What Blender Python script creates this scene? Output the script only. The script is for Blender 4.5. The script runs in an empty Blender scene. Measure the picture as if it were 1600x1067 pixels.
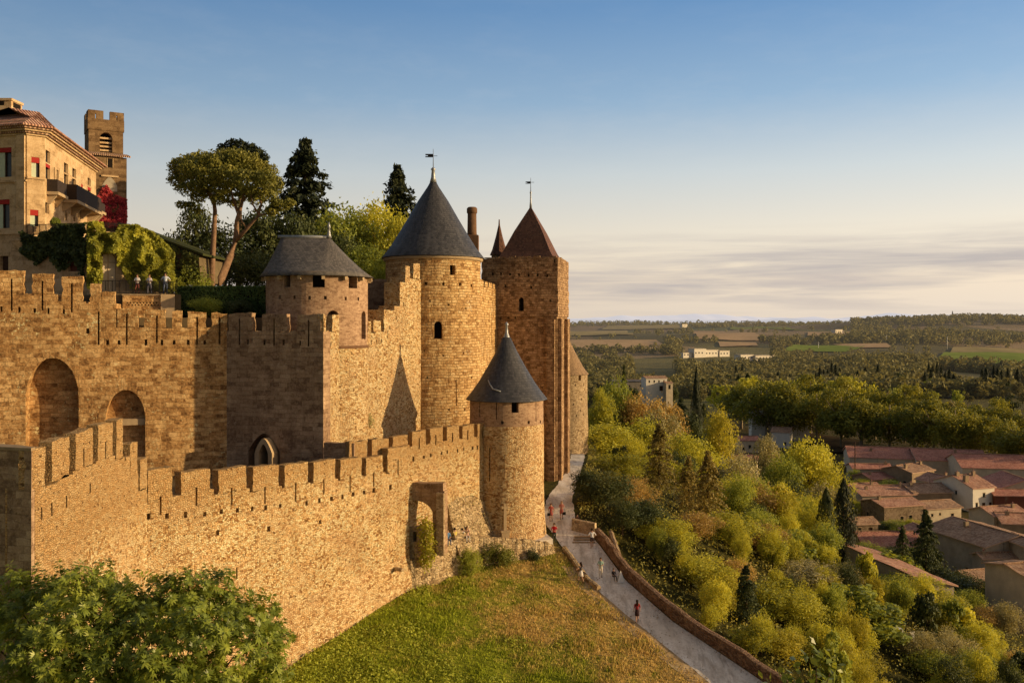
import bpy, bmesh, math, random
import numpy as np
from mathutils import Vector, Matrix
from mathutils import noise as mnoise

random.seed(7)
SC = bpy.context.scene
COL = SC.collection
F = 1400.0            # focal length of the photograph in pixels of its 1600 px width
HY = 508.0            # row of the horizon
R = math.radians
SUN_AZ, SUN_EL = 7.0, 11.4      # degrees behind the right-hand direction, elevation

def PX(px, Z): return (px - 800.0) * Z / F
def PZ(py, Z): return (HY - py) * Z / F
def P(px, py, Z): return Vector((PX(px, Z), Z, PZ(py, Z)))
def lerp(a, b, t): return a + (b - a) * t
def sstep(a, b, x):
    t = min(1.0, max(0.0, (x - a) / (b - a))); return t * t * (3 - 2 * t)
def interp(tab, x):
    if x <= tab[0][0]: return tab[0][1]
    for (x0, y0), (x1, y1) in zip(tab, tab[1:]):
        if x <= x1: return y0 + (y1 - y0) * (x - x0) / (x1 - x0)
    return tab[-1][1]

# ------------------------------------------------------------------ objects
def tag(o, label=None, cat=None, group=None, kind=None):
    if label: o['label'] = label
    if cat: o['category'] = cat
    if group: o['group'] = group
    if kind: o['kind'] = kind
    return o
def thing(name, label, cat, loc=(0, 0, 0), rz=0.0, group=None):
    o = bpy.data.objects.new(name, None); COL.objects.link(o)
    o.empty_display_size = 0.2
    o.location = loc; o.rotation_euler = (0, 0, rz)
    return tag(o, label, cat, group, 'thing')
def obj(name, data, mat=None, parent=None, loc=None, rz=None):
    """bmesh or mesh -> one linked object"""
    if isinstance(data, bmesh.types.BMesh):
        me = bpy.data.meshes.new(name); data.to_mesh(me); data.free()
    else:
        me = data
    o = bpy.data.objects.new(name, me); COL.objects.link(o)
    if mat is not None and len(me.materials) == 0:
        for m in (mat if isinstance(mat, (list, tuple)) else [mat]): me.materials.append(m)
    if parent is not None: o.parent = parent
    if loc is not None: o.location = loc
    if rz is not None: o.rotation_euler = (0, 0, rz)
    return o
def single(name, data, mat, label, cat, group=None, loc=None, rz=None, kind='thing'):
    return tag(obj(name, data, mat, None, loc, rz), label, cat, group, kind)
def structure(name, data, mat):
    o = obj(name, data, mat); o['kind'] = 'structure'; return o
def copy_tree(src, loc, rz=0.0, scale=None, label=None, group=None, mats=None):
    r = src.copy(); COL.objects.link(r); r.location = loc; r.rotation_euler = (0, 0, rz)
    if scale is not None: r.scale = scale
    if label: r['label'] = label
    if group: r['group'] = group
    for ch in src.children:
        c = ch.copy(); COL.objects.link(c); c.parent = r
        if mats and mats.get(ch.name.split('.')[0]):
            c.material_slots[0].link = 'OBJECT'; c.material_slots[0].material = mats[ch.name.split('.')[0]]
        for g in ch.children:
            d = g.copy(); COL.objects.link(d); d.parent = c
    return r

# ------------------------------------------------------------------ mesh makers
def np_mesh(name, V, Q, uv=None):
    """V (n,3), Q (m,k) all faces with the same corner count"""
    V = np.asarray(V, dtype=np.float32); Q = np.asarray(Q, dtype=np.int32)
    me = bpy.data.meshes.new(name)
    m, k = Q.shape
    me.vertices.add(len(V)); me.vertices.foreach_set('co', V.ravel())
    me.loops.add(m * k); me.loops.foreach_set('vertex_index', Q.ravel())
    me.polygons.add(m)
    me.polygons.foreach_set('loop_start', np.arange(0, m * k, k, dtype=np.int32))
    try: me.polygons.foreach_set('loop_total', np.full(m, k, dtype=np.int32))
    except Exception: pass
    if uv is not None:
        l = me.uv_layers.new(name='UVMap'); l.data.foreach_set('uv', np.asarray(uv, dtype=np.float32).ravel())
    me.update(calc_edges=True); me.validate()
    return me
def box_uv(me, smooth=False):
    """metre-scaled box-projected UVs from the mesh's own coordinates"""
    l = me.uv_layers.get('UVMap') or me.uv_layers.new(name='UVMap')
    for p in me.polygons:
        n = p.normal; ax, ay, az = abs(n.x), abs(n.y), abs(n.z)
        for li in p.loop_indices:
            c = me.vertices[me.loops[li].vertex_index].co
            if az > 0.75: uv = (c.x, c.y)
            elif ay >= ax: uv = (c.x, c.z)
            else: uv = (c.y, c.z)
            l.data[li].uv = uv
    return me
def bm_box(bm, x0, x1, y0, y1, z0, z1, M=None):
    vs = [bm.verts.new(v) for v in ((x0, y0, z0), (x1, y0, z0), (x1, y1, z0), (x0, y1, z0), (x0, y0, z1), (x1, y0, z1), (x1, y1, z1), (x0, y1, z1))]
    if M is not None:
        for v in vs: v.co = M @ v.co
    for f in ((0, 3, 2, 1), (4, 5, 6, 7), (0, 1, 5, 4), (1, 2, 6, 5), (2, 3, 7, 6), (3, 0, 4, 7)):
        bm.faces.new([vs[i] for i in f])
    return vs
def to_mesh(bm, name='mesh', uv=True, smooth=False):
    bm.normal_update()
    me = bpy.data.meshes.new(name); bm.to_mesh(me); bm.free()
    if uv: box_uv(me)
    if smooth:
        for p in me.polygons: p.use_smooth = True
    return me
def boxes(*bs, M=None, bevel=0.0):
    bm = bmesh.new()
    for b in bs: bm_box(bm, *b, M=M)
    if bevel: bmesh.ops.bevel(bm, geom=bm.edges[:], offset=bevel, segments=1, affect='EDGES')
    return to_mesh(bm)
def tube(bm, pts, rad, n=8, cap=True):
    pts = [Vector(p) for p in pts]; rings = []
    for i, p in enumerate(pts):
        d = (pts[min(i + 1, len(pts) - 1)] - pts[max(i - 1, 0)]).normalized()
        a = d.orthogonal().normalized() if abs(d.z) > .95 else d.cross(Vector((0, 0, 1))).normalized()
        b = d.cross(a).normalized(); r = rad[i] if isinstance(rad, (list, tuple)) else rad
        rings.append([bm.verts.new(p + (a * math.cos(t) + b * math.sin(t)) * r) for t in [2 * math.pi * k / n for k in range(n)]])
    for r0, r1 in zip(rings, rings[1:]):
        for k in range(n): bm.faces.new((r0[k], r0[(k + 1) % n], r1[(k + 1) % n], r1[k]))
    if cap:
        bm.faces.new(rings[0][::-1]); bm.faces.new(rings[-1])
def tube_mesh(*args, n=8, smooth=True):
    bm = bmesh.new()
    for pts, rad in args: tube(bm, pts, rad, n)
    bmesh.ops.recalc_face_normals(bm, faces=bm.faces[:])
    return to_mesh(bm, smooth=smooth)
def lathe(profile, n=64, jit=0.0, cx=1.0, cap=True, seed=0, smooth=True):
    """profile [(r, z)] bottom to top -> closed solid with (arc, height) UVs"""
    bm = bmesh.new(); ul = bm.loops.layers.uv.new('UVMap'); rings = []; rng = random.Random(seed)
    L = [0.0]
    for (r0, z0), (r1, z1) in zip(profile, profile[1:]): L.append(L[-1] + math.hypot(r1 - r0, z1 - z0))
    rm = max(r for r, z in profile)
    for r, z in profile:
        rings.append([bm.verts.new(((r + rng.uniform(-jit, jit)) * math.cos(t), (r + rng.uniform(-jit, jit)) * math.sin(t), z + rng.uniform(-jit, jit) * .5)) for t in [2 * math.pi * k / n for k in range(n)]])
    for i, (r0, r1) in enumerate(zip(rings, rings[1:])):
        for k in range(n):
            f = bm.faces.new((r0[k], r0[(k + 1) % n], r1[(k + 1) % n], r1[k])); f.smooth = smooth
            u0, u1 = 2 * math.pi * rm * k / n, 2 * math.pi * rm * (k + 1) / n
            for lp, uv in zip(f.loops, ((u0, L[i]), (u1, L[i]), (u1, L[i + 1]), (u0, L[i + 1]))): lp[ul].uv = uv
    if cap:
        bm.faces.new(rings[0][::-1]); bm.faces.new(rings[-1])
    me = bpy.data.meshes.new('lathe'); bm.to_mesh(me); bm.free(); return me
def cyl_uv(me, r, cx=0.0, cy=0.0):
    """(arc, height) UVs for a round tower after holes were cut in it"""
    l = me.uv_layers.get('UVMap') or me.uv_layers.new(name='UVMap')
    for p in me.polygons:
        c0 = p.center; a0 = math.atan2(c0.y - cy, c0.x - cx)
        for li in p.loop_indices:
            c = me.vertices[me.loops[li].vertex_index].co
            if abs(p.normal.z) > .9: l.data[li].uv = (c.x, c.y); continue
            a = math.atan2(c.y - cy, c.x - cx)
            while a - a0 > math.pi: a -= 2 * math.pi
            while a - a0 < -math.pi: a += 2 * math.pi
            l.data[li].uv = (a * r, c.z)
def cut(me, cutter_bm):
    """boolean difference, done once while building"""
    if len(cutter_bm.faces) == 0: cutter_bm.free(); return me
    bmesh.ops.recalc_face_normals(cutter_bm, faces=cutter_bm.faces[:])
    cm = bpy.data.meshes.new('cutter'); cutter_bm.to_mesh(cm); cutter_bm.free()
    a = bpy.data.objects.new('a', me); b = bpy.data.objects.new('b', cm)
    COL.objects.link(a); COL.objects.link(b)
    m = a.modifiers.new('d', 'BOOLEAN'); m.operation = 'DIFFERENCE'; m.object = b; m.solver = 'EXACT'
    dg = bpy.context.evaluated_depsgraph_get(); dg.update()
    out = bpy.data.meshes.new_from_object(a.evaluated_get(dg))
    bpy.data.objects.remove(a); bpy.data.objects.remove(b); bpy.data.meshes.remove(cm)
    if len(out.polygons) < 4: return me
    return out
def rough_poly(poly, step=0.35, amp=0.025, seed=0, keep=None):
    """subdivide a closed outline and make it slightly uneven"""
    rng = random.Random(seed); out = []
    n = len(poly)
    for i in range(n):
        (x0, z0), (x1, z1) = poly[i], poly[(i + 1) % n]
        L = math.hypot(x1 - x0, z1 - z0); k = max(1, int(L / step))
        lock = keep and keep((x0, z0), (x1, z1))
        nx, nz = (-(z1 - z0) / (L + 1e-9), (x1 - x0) / (L + 1e-9))
        for j in range(k):
            t = j / k; a = 0 if (lock or j == 0) else rng.gauss(0, amp)
            out.append((x0 + (x1 - x0) * t + nx * a, z0 + (z1 - z0) * t + nz * a))
            if lock: break
    return out
def prism(poly, y0, y1, bottom=True):
    """outline in x,z extruded from y0 (front) to y1 (back)"""
    bm = bmesh.new()
    a = [bm.verts.new((x, y0, z)) for x, z in poly]; b = [bm.verts.new((x, y1, z)) for x, z in poly]
    bm.faces.new(a); bm.faces.new(b[::-1]); n = len(poly)
    for i in range(n): bm.faces.new((a[i], b[i], b[(i + 1) % n], a[(i + 1) % n]))
    bmesh.ops.recalc_face_normals(bm, faces=bm.faces[:])
    return bm
def arch_pts(u0, u1, zb, zs, zc, pointed=False, n=14):
    """outline of an arched opening: bottom zb, springing zs, crown zc"""
    c = (u0 + u1) / 2; h = (u1 - u0) / 2; pts = [(u0, zb), (u1, zb)]
    for k in range(n + 1):
        t = k / n
        if pointed:
            s = abs(2 * t - 1); x = c + h * (1 - 2 * t); z = zs + (zc - zs) * (1 - s ** 1.7)
        else:
            a = math.pi * t; x = c + h * math.cos(a); z = zs + (zc - zs) * math.sin(a)
        pts.append((x, z))
    return pts
def leaf_quads(C, Nrm, size, rng, aspect=0.55, jitter=0.7):
    """diamond leaves: centres C, outward normals Nrm"""
    n = len(C)
    N = Nrm + rng.normal(0, jitter, (n, 3)); N /= np.linalg.norm(N, axis=1)[:, None] + 1e-9
    A = rng.normal(0, 1, (n, 3)); T = np.cross(N, A); T /= np.linalg.norm(T, axis=1)[:, None] + 1e-9
    B = np.cross(N, T); s = (size * rng.uniform(.65, 1.35, n))[:, None]
    V = np.stack([C - T * s, C + B * s * aspect, C + T * s, C - B * s * aspect], 1)
    return V.reshape(-1, 3), np.arange(4 * n).reshape(n, 4)
# ------------------------------------------------------------------ materials
class NT:
    def __init__(s, name):
        s.m = bpy.data.materials.new(name); s.m.use_nodes = True
        s.t = s.m.node_tree; s.t.nodes.clear()
        s.out = s.n('ShaderNodeOutputMaterial')
    def n(s, typ, ins=None, **kw):
        x = s.t.nodes.new(typ)
        for k, v in kw.items(): setattr(x, k, v)
        for k, v in (ins or {}).items(): s.set(x, k, v)
        return x
    def set(s, x, k, v):
        if isinstance(v, bpy.types.NodeSocket): s.t.links.new(v, x.inputs[k])
        elif isinstance(v, bpy.types.Node): s.t.links.new(v.outputs[0], x.inputs[k])
        else: x.inputs[k].default_value = v
    def mix(s, f, a, b, mode='MIX'):
        x = s.n('ShaderNodeMix', data_type='RGBA', blend_type=mode)
        s.set(x, 0, f); s.set(x, 6, a); s.set(x, 7, b); return x.outputs[2]
    def math(s, op, a, b=0.0, clamp=False):
        x = s.n('ShaderNodeMath', operation=op, use_clamp=clamp); s.set(x, 0, a); s.set(x, 1, b); return x.outputs[0]
    def noise(s, vec, scale, detail=3.0, rough=.55, dist=0.0):
        return s.n('ShaderNodeTexNoise', {'Vector': vec, 'Scale': scale, 'Detail': detail, 'Roughness': rough, 'Distortion': dist})
    def ramp(s, f, stops, interp='LINEAR'):
        x = s.n('ShaderNodeValToRGB'); s.set(x, 0, f); e = x.color_ramp; e.interpolation = interp
        while len(e.elements) < len(stops): e.elements.new(.5)
        for el, (p, c) in zip(e.elements, stops):
            el.position = p; el.color = c if len(c) == 4 else (*c, 1)
        return x.outputs[0]
    def step(s, f, lo, hi):
        x = s.n('ShaderNodeMapRange', {'From Min': lo, 'From Max': hi}); x.clamp = True; s.set(x, 0, f); return x.outputs[0]
    def mapping(s, vec, scale=(1, 1, 1), loc=(0, 0, 0), rot=(0, 0, 0)):
        return s.n('ShaderNodeMapping', {'Vector': vec, 'Scale': scale, 'Location': loc, 'Rotation': rot}).outputs[0]
    def uv(s): return s.n('ShaderNodeTexCoord').outputs['UV']
    def ob(s): return s.n('ShaderNodeTexCoord').outputs['Object']
    def pos(s): return s.n('ShaderNodeNewGeometry').outputs['Position']
    def bump(s, h, strength=.6, dist=.05, normal=None):
        x = s.n('ShaderNodeBump', {'Height': h, 'Strength': strength, 'Distance': dist})
        if normal is not None: s.set(x, 'Normal', normal)
        return x.outputs[0]
    def bsdf(s, col, rough=.9, normal=None, spec=.15, metal=0.0, **kw):
        b = s.n('ShaderNodeBsdfPrincipled'); s.set(b, 'Base Color', col); s.set(b, 'Roughness', rough)
        b.inputs['Specular IOR Level'].default_value = spec; b.inputs['Metallic'].default_value = metal
        if normal is not None: s.set(b, 'Normal', normal)
        s.t.links.new(b.outputs[0], s.out.inputs[0]); return b
def c4(c): return (*c, 1.0)

def mat_plain(name, col, rough=.8, var=.25, scale=3.0, spec=.2, metal=0.0, bump=.15):
    s = NT(name); o = s.ob(); nz = s.noise(o, scale, 4)
    nz2 = s.noise(o, scale * 7, 2)
    f = s.step(nz.outputs[0], .25, .75)
    c = s.mix(f, c4([x * (1 - var) for x in col]), c4([min(1, x * (1 + var)) for x in col]))
    c = s.mix(s.math('MULTIPLY', s.step(nz2.outputs[0], .35, .7), .35), c, c4([x * (1 - var * 1.3) for x in col]))
    s.bsdf(c, rough, s.bump(nz2.outputs[0], bump, .03), spec, metal)
    return s.m

def mat_ashlar(name, dark, mid, light, bw=.8, rh=.34, mortar=.012, stain=.55, relief=.8, lichen=.5, seed=0.0, pale=.0):
    """coursed squared masonry with uneven courses, stains and pale lichen"""
    s = NT(name); uv0 = s.mapping(s.uv(), loc=(seed * 7.3, seed * 3.1, 0))
    w = s.noise(uv0, .7, 2); w2 = s.noise(uv0, 3.5, 2)
    d = s.n('ShaderNodeVectorMath', operation='SCALE'); s.set(d, 0, s.n('ShaderNodeVectorMath', {0: w.outputs['Color'], 1: (.5, .5, .5)}, operation='SUBTRACT')); d.inputs['Scale'].default_value = .30
    d2 = s.n('ShaderNodeVectorMath', operation='SCALE'); s.set(d2, 0, s.n('ShaderNodeVectorMath', {0: w2.outputs['Color'], 1: (.5, .5, .5)}, operation='SUBTRACT')); d2.inputs['Scale'].default_value = .09
    uv = s.n('ShaderNodeVectorMath', {0: uv0, 1: d.outputs[0]}, operation='ADD').outputs[0]
    uv = s.n('ShaderNodeVectorMath', {0: uv, 1: d2.outputs[0]}, operation='ADD').outputs[0]
    br = s.n('ShaderNodeTexBrick', {'Vector': uv, 'Color1': (0, 0, 0, 1), 'Color2': (1, 1, 1, 1), 'Mortar': (.5, .5, .5, 1), 'Scale': 1.0, 'Mortar Size': mortar, 'Mortar Smooth': .35, 'Brick Width': bw, 'Row Height': rh})
    br.offset = .45; br.squash = 1.25; br.squash_frequency = 3
    rnd = s.n('ShaderNodeSeparateColor', {0: br.outputs['Color']}).outputs[0]
    fine = s.noise(uv0, 5.5, 5, .7); big = s.noise(uv0, .22, 4, .6); med = s.noise(uv0, 1.6, 4, .65)
    streak = s.noise(s.mapping(uv0, (1.3, .12, 1)), 1.0, 4, .6)
    f = s.math('ADD', s.math('MULTIPLY', rnd, .22), s.math('MULTIPLY', fine.outputs[0], .52))
    f = s.math('ADD', f, s.math('MULTIPLY', med.outputs[0], .50))
    col = s.ramp(f, [(.46, dark), (.60, mid), (.77, light)])
    col = s.mix(s.math('MULTIPLY', s.step(big.outputs[0], .42, .72), stain), col, c4([dark[0] * .75, dark[1] * .72, dark[2] * .72]))
    col = s.mix(s.math('MULTIPLY', s.step(streak.outputs[0], .5, .78), stain * .8), col, c4([dark[0] * .6, dark[1] * .58, dark[2] * .6]))
    lich = s.noise(uv0, 3.1, 6, .8); lz = s.noise(uv0, .45, 3, .6); lm = s.math('MULTIPLY', s.step(s.math('ADD', lich.outputs[0], s.math('MULTIPLY', s.math('SUBTRACT', lz.outputs[0], .5), .45)), .60, .66), lichen)
    col = s.mix(lm, col, c4([min(.95, light[0] * 1.35), min(.85, light[1] * 1.45), min(.7, light[2] * 1.6)]))
    mj = s.noise(uv0, 1.4, 4, .7); sp = s.noise(uv0, 15.0, 3, .7)
    col = s.mix(s.step(sp.outputs[0], .40, .66), s.mix(.30, col, c4([x * .45 for x in dark])), col)
    mort = s.math('MULTIPLY', br.outputs['Fac'], s.math('MULTIPLY', s.step(mj.outputs[0], .36, .62), .6))
    col = s.mix(mort, col, c4([lerp(d_ * .5, l_ * .9, pale) for d_, l_ in zip(dark, light)]))
    h = s.math('ADD', s.math('MULTIPLY', s.math('SUBTRACT', 1.0, br.outputs['Fac']), .55), s.math('MULTIPLY', rnd, .5))
    h = s.math('ADD', h, s.math('MULTIPLY', fine.outputs[0], .75)); h = s.math('ADD', h, s.math('MULTIPLY', med.outputs[0], .6))
    s.bsdf(col, .95, s.bump(h, relief, .11), .08)
    return s.m

def mat_rubble(name, dark, mid, light, scale=3.4, relief=.9, stain=.4, seed=0.0, squash=1.35, holes=.0, crest=None):
    """rubble masonry of small rough stones"""
    s = NT(name); uv0 = s.mapping(s.uv(), loc=(seed * 5.7, seed * 2.9, 0))
    w = s.noise(uv0, 2.2, 3)
    d = s.n('ShaderNodeVectorMath', operation='SCALE'); s.set(d, 0, s.n('ShaderNodeVectorMath', {0: w.outputs['Color'], 1: (.5, .5, .5)}, operation='SUBTRACT')); d.inputs['Scale'].default_value = .30
    uv = s.n('ShaderNodeVectorMath', {0: uv0, 1: d.outputs[0]}, operation='ADD').outputs[0]
    uv = s.mapping(uv, (1, squash, 1))
    v1 = s.n('ShaderNodeTexVoronoi', {'Vector': uv, 'Scale': scale, 'Randomness': .85}, voronoi_dimensions='2D')
    ve = s.n('ShaderNodeTexVoronoi', {'Vector': uv, 'Scale': scale, 'Randomness': .85}, voronoi_dimensions='2D', feature='DISTANCE_TO_EDGE')
    rnd = s.n('ShaderNodeSeparateColor', {0: v1.outputs['Color']}).outputs[0]
    fine = s.noise(uv0, 7.0, 5, .7); big = s.noise(uv0, .16, 4, .6); med = s.noise(uv0, 1.1, 5, .68)
    f = s.math('ADD', s.math('MULTIPLY', rnd, .34), s.math('MULTIPLY', fine.outputs[0], .42)); f = s.math('ADD', f, s.math('MULTIPLY', med.outputs[0], .50))
    col = s.ramp(f, [(.45, dark), (.59, mid), (.78, light)])
    strk = s.noise(s.mapping(uv0, (1.1, .10, 1)), 1.0, 5, .65); col = s.mix(s.math('MULTIPLY', s.step(strk.outputs[0], .5, .74), .45), col, c4([x * .62 for x in mid]))
    pat = s.noise(uv0, .33, 5, .7); col = s.mix(s.math('MULTIPLY', s.step(pat.outputs[0], .48, .66), .5), col, c4([min(1, mid[0] * 1.12), mid[1] * 1.12, mid[2] * 1.3]))
    sp = s.noise(uv0, 16.0, 3, .7); col = s.mix(s.step(sp.outputs[0], .40, .64), s.mix(.35, col, c4([x * .45 for x in dark])), col)
    col = s.mix(s.math('MULTIPLY', s.step(big.outputs[0], .45, .75), stain), col, c4([x * .6 for x in dark]))
    grey = s.noise(uv0, .42, 4, .65); col = s.mix(s.math('MULTIPLY', s.step(grey.outputs[0], .52, .72), .5), col, c4((mid[0] * .60, mid[1] * .66, mid[2] * .80)))
    if crest:   # weathered darker stone towards the battlements, pale below
        vz = s.math('ADD', s.n('ShaderNodeSeparateXYZ', {0: s.uv()}).outputs[1], s.math('MULTIPLY', s.math('SUBTRACT', med.outputs[0], .5), 3.0))
        col = s.mix(s.math('MULTIPLY', s.step(vz, crest[0], crest[1]), .75), col, c4((mid[0] * .50, mid[1] * .47, mid[2] * .45)))
    joint = s.math('SUBTRACT', 1.0, s.step(ve.outputs['Distance'], .01, .12))
    jn = s.noise(uv0, 2.6, 4, .7); joint = s.math('MULTIPLY', joint, s.step(jn.outputs[0], .42, .66))
    col = s.mix(s.math('MULTIPLY', joint, .55), col, c4([dark[0] * .5, dark[1] * .46, dark[2] * .45]))
    hole = s.noise(uv0, 4.3, 3, .6); hm = s.step(hole.outputs[0], .64 - holes, .70 - holes)
    col = s.mix(s.math('MULTIPLY', hm, .75), col, c4([dark[0] * .35, dark[1] * .33, dark[2] * .33]))
    h = s.math('ADD', s.math('MULTIPLY', s.step(ve.outputs['Distance'], 0.0, .22), .45), s.math('MULTIPLY', rnd, .5))
    h = s.math('ADD', h, s.math('MULTIPLY', fine.outputs[0], .6)); h = s.math('ADD', h, s.math('MULTIPLY', med.outputs[0], .8)); h = s.math('SUBTRACT', h, hm)
    s.bsdf(col, .95, s.bump(h, relief, .10), .08)
    return s.m

def mat_slate(name, base, alt, row=.26, bw=.34, rough=.5, streak=.5):
    s = NT(name); uv = s.uv()
    br = s.n('ShaderNodeTexBrick', {'Vector': uv, 'Color1': (0, 0, 0, 1), 'Color2': (1, 1, 1, 1), 'Mortar': (0, 0, 0, 1), 'Scale': 1.0, 'Mortar Size': .012, 'Mortar Smooth': .2, 'Brick Width': bw, 'Row Height': row})
    rnd = s.n('ShaderNodeSeparateColor', {0: br.outputs['Color']}).outputs[0]
    n1 = s.noise(s.mapping(uv, (1, .22, 1)), 1.1, 4); n2 = s.noise(uv, 4, 4)
    f = s.math('ADD', s.math('MULTIPLY', rnd, .75), s.math('MULTIPLY', n2.outputs[0], .4))
    col = s.mix(f, c4([x * .75 for x in base]), c4([x * 1.25 for x in alt]))
    col = s.mix(s.math('MULTIPLY', s.step(n1.outputs[0], .5, .75), streak), col, c4([min(1, x * 1.9) for x in alt]))
    col = s.mix(s.math('MULTIPLY', br.outputs['Fac'], .6), col, c4([x * .5 for x in base]))
    h = s.math('ADD', s.math('SUBTRACT', 1.0, br.outputs['Fac']), s.math('MULTIPLY', rnd, .6))
    s.bsdf(col, rough, s.bump(h, .8, .05), .4)
    return s.m

def mat_tiles(name, cols, period=.26, rough=.9):
    """curved terracotta roof tiles; u runs along the ridge, v down the slope"""
    s = NT(name); uv = s.uv()
    sep = s.n('ShaderNodeSeparateXYZ', {0: uv})
    n0 = s.noise(uv, .5, 3)
    wv = s.math('SINE', s.math('MULTIPLY', s.math('ADD', sep.outputs[0], s.math('MULTIPLY', n0.outputs[0], .2)), 2 * math.pi / period))
    wr = s.math('FRACT', s.math('MULTIPLY', sep.outputs[1], 2.6))
    cell = s.n('ShaderNodeTexWhiteNoise', noise_dimensions='2D'); s.set(cell, 'Vector', s.n('ShaderNodeVectorMath', {0: s.mapping(uv, (1 / period, 2.6, 1))}, operation='FLOOR').outputs[0])
    n1 = s.noise(uv, .35, 4, .65); n2 = s.noise(uv, 2.2, 4, .7)
    f = s.math('ADD', s.math('MULTIPLY', cell.outputs[0], .45), s.math('MULTIPLY', n2.outputs[0], .55))
    col = s.ramp(f, [(.15, cols[0]), (.5, cols[1]), (.85, cols[2])])
    col = s.mix(s.math('MULTIPLY', s.step(n1.outputs[0], .45, .7), .55), col, c4([x * .5 for x in cols[0]]))
    col = s.mix(s.math('MULTIPLY', s.step(wv, .2, -.9), .7), col, c4([x * .35 for x in cols[0]]))
    h = s.math('ADD', s.math('MULTIPLY', wv, .6), s.math('MULTIPLY', wr, .35))
    s.bsdf(col, rough, s.bump(h, .8, .07), .1)
    return s.m

def mat_leaf(name, cols, trans=.34, rough=.6, objvar=.35, gain=1.0, haze=0.0):
    """cols: dark, mid, light; varies per leaf, per clump and per plant"""
    cols = [tuple(x * gain for x in c) for c in cols]
    s = NT(name); g = s.n('ShaderNodeNewGeometry'); oi = s.n('ShaderNodeObjectInfo')
    nz = s.noise(g.outputs['Position'], .55, 2)
    f = s.math('ADD', s.math('MULTIPLY', g.outputs['Random Per Island'], .32), s.math('MULTIPLY', s.step(nz.outputs[0], .3, .7), .48))
    f = s.math('ADD', f, s.math('MULTIPLY', s.math('SUBTRACT', oi.outputs['Random'], .3), objvar))
    col = s.ramp(f, [(.1, cols[0]), (.45, cols[1]), (.9, cols[2])])
    d = s.n('ShaderNodeBsdfPrincipled', {'Base Color': col, 'Roughness': rough}); d.inputs['Specular IOR Level'].default_value = .25
    t = s.n('ShaderNodeBsdfTranslucent', {'Color': s.mix(.5, col, c4((cols[2][0] * 1.5, cols[2][1] * 1.35, cols[2][2] * .6)))})
    mx = s.n('ShaderNodeMixShader', {0: trans, 1: d, 2: t})
    if haze:
        y_ = s.n('ShaderNodeSeparateXYZ', {0: g.outputs['Position']}).outputs[1]; e_ = s.n('ShaderNodeEmission', {'Color': c4((.62, .53, .46)), 'Strength': s.math('MULTIPLY', s.step(y_, 350.0, 3000.0), haze)}); mx = s.n('ShaderNodeAddShader', {0: mx.outputs[0], 1: e_.outputs[0]})  # painted haze: leaves emit more with distance
    s.t.links.new(mx.outputs[0], s.out.inputs[0]); return s.m

M = {}
# masonry
M['wall_dark'] = mat_ashlar('weathered_ashlar', (.20, .100, .040), (.60, .335, .132), (.95, .63, .30), .58, .33, .020, .5, 1.1, 1.0, 1.0, .75)
M['block'] = mat_ashlar('shaded_ashlar', (.21, .13, .080), (.45, .295, .18), (.64, .45, .29), .75, .34, .012, .6, .7, .35, 2.0)  # darker stone colour carries part of the shade on unlit faces
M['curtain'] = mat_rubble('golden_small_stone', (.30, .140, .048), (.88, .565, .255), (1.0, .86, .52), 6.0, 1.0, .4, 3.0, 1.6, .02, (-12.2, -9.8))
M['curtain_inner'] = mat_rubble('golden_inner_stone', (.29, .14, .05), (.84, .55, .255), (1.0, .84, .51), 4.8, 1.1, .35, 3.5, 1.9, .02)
M['tower'] = mat_ashlar('round_tower_stone', (.25, .125, .048), (.74, .455, .195), (1.0, .73, .38), .46, .27, .03, .4, 1.3, .6, 4.0)
M['rubble'] = mat_rubble('rubble_golden', (.34, .17, .066), (.80, .51, .24), (1.0, .79, .46), 5.2, 1.0, .3, 5.0, 1.5)
M['rubble_grey'] = mat_rubble('rubble_greyer', (.25, .165, .09), (.50, .36, .21), (.68, .52, .33), 4.6, .8, .3, 6.0, 1.4)
M['square'] = mat_ashlar('square_tower_stone', (.16, .094, .05), (.46, .285, .155), (.74, .50, .29), .42, .28, .02, .5, 1.0, .35, 7.0)
M['plaster'] = mat_ashlar('pale_small_brick', (.26, .16, .10), (.44, .285, .185), (.58, .40, .265), .3, .12, .006, .3, .3, .1, 8.0)
M['hotel'] = mat_ashlar('dressed_limestone', (.40, .265, .14), (.68, .47, .26), (.82, .61, .37), 1.0, .4, .006, .3, .2, .05, 9.0)
M['belfry'] = mat_ashlar('belfry_stone', (.13, .08, .042), (.25, .155, .08), (.36, .24, .13), .9, .4, .008, .5, .3, .1, 10.0)
M['coping'] = mat_plain('coping_stone', (.36, .26, .16), .95, .35, 2.0, .08)
M['trim'] = mat_plain('cut_stone_trim', (.46, .34, .21), .95, .2, 2.0, .08)
M['dark'] = mat_plain('dark_interior', (.018, .013, .010), .9, .2, 2.0, .1)
M['brickwall'] = mat_rubble('reddish_wall', (.12, .068, .042), (.24, .145, .092), (.36, .24, .155), 4.6, .8, .3, 11.0, 1.6)
M['lowwall'] = mat_rubble('low_wall_rubble', (.25, .16, .08), (.55, .40, .22), (.75, .58, .36), 3.2, 1.0, .3, 12.0, 1.5, .04)
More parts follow.
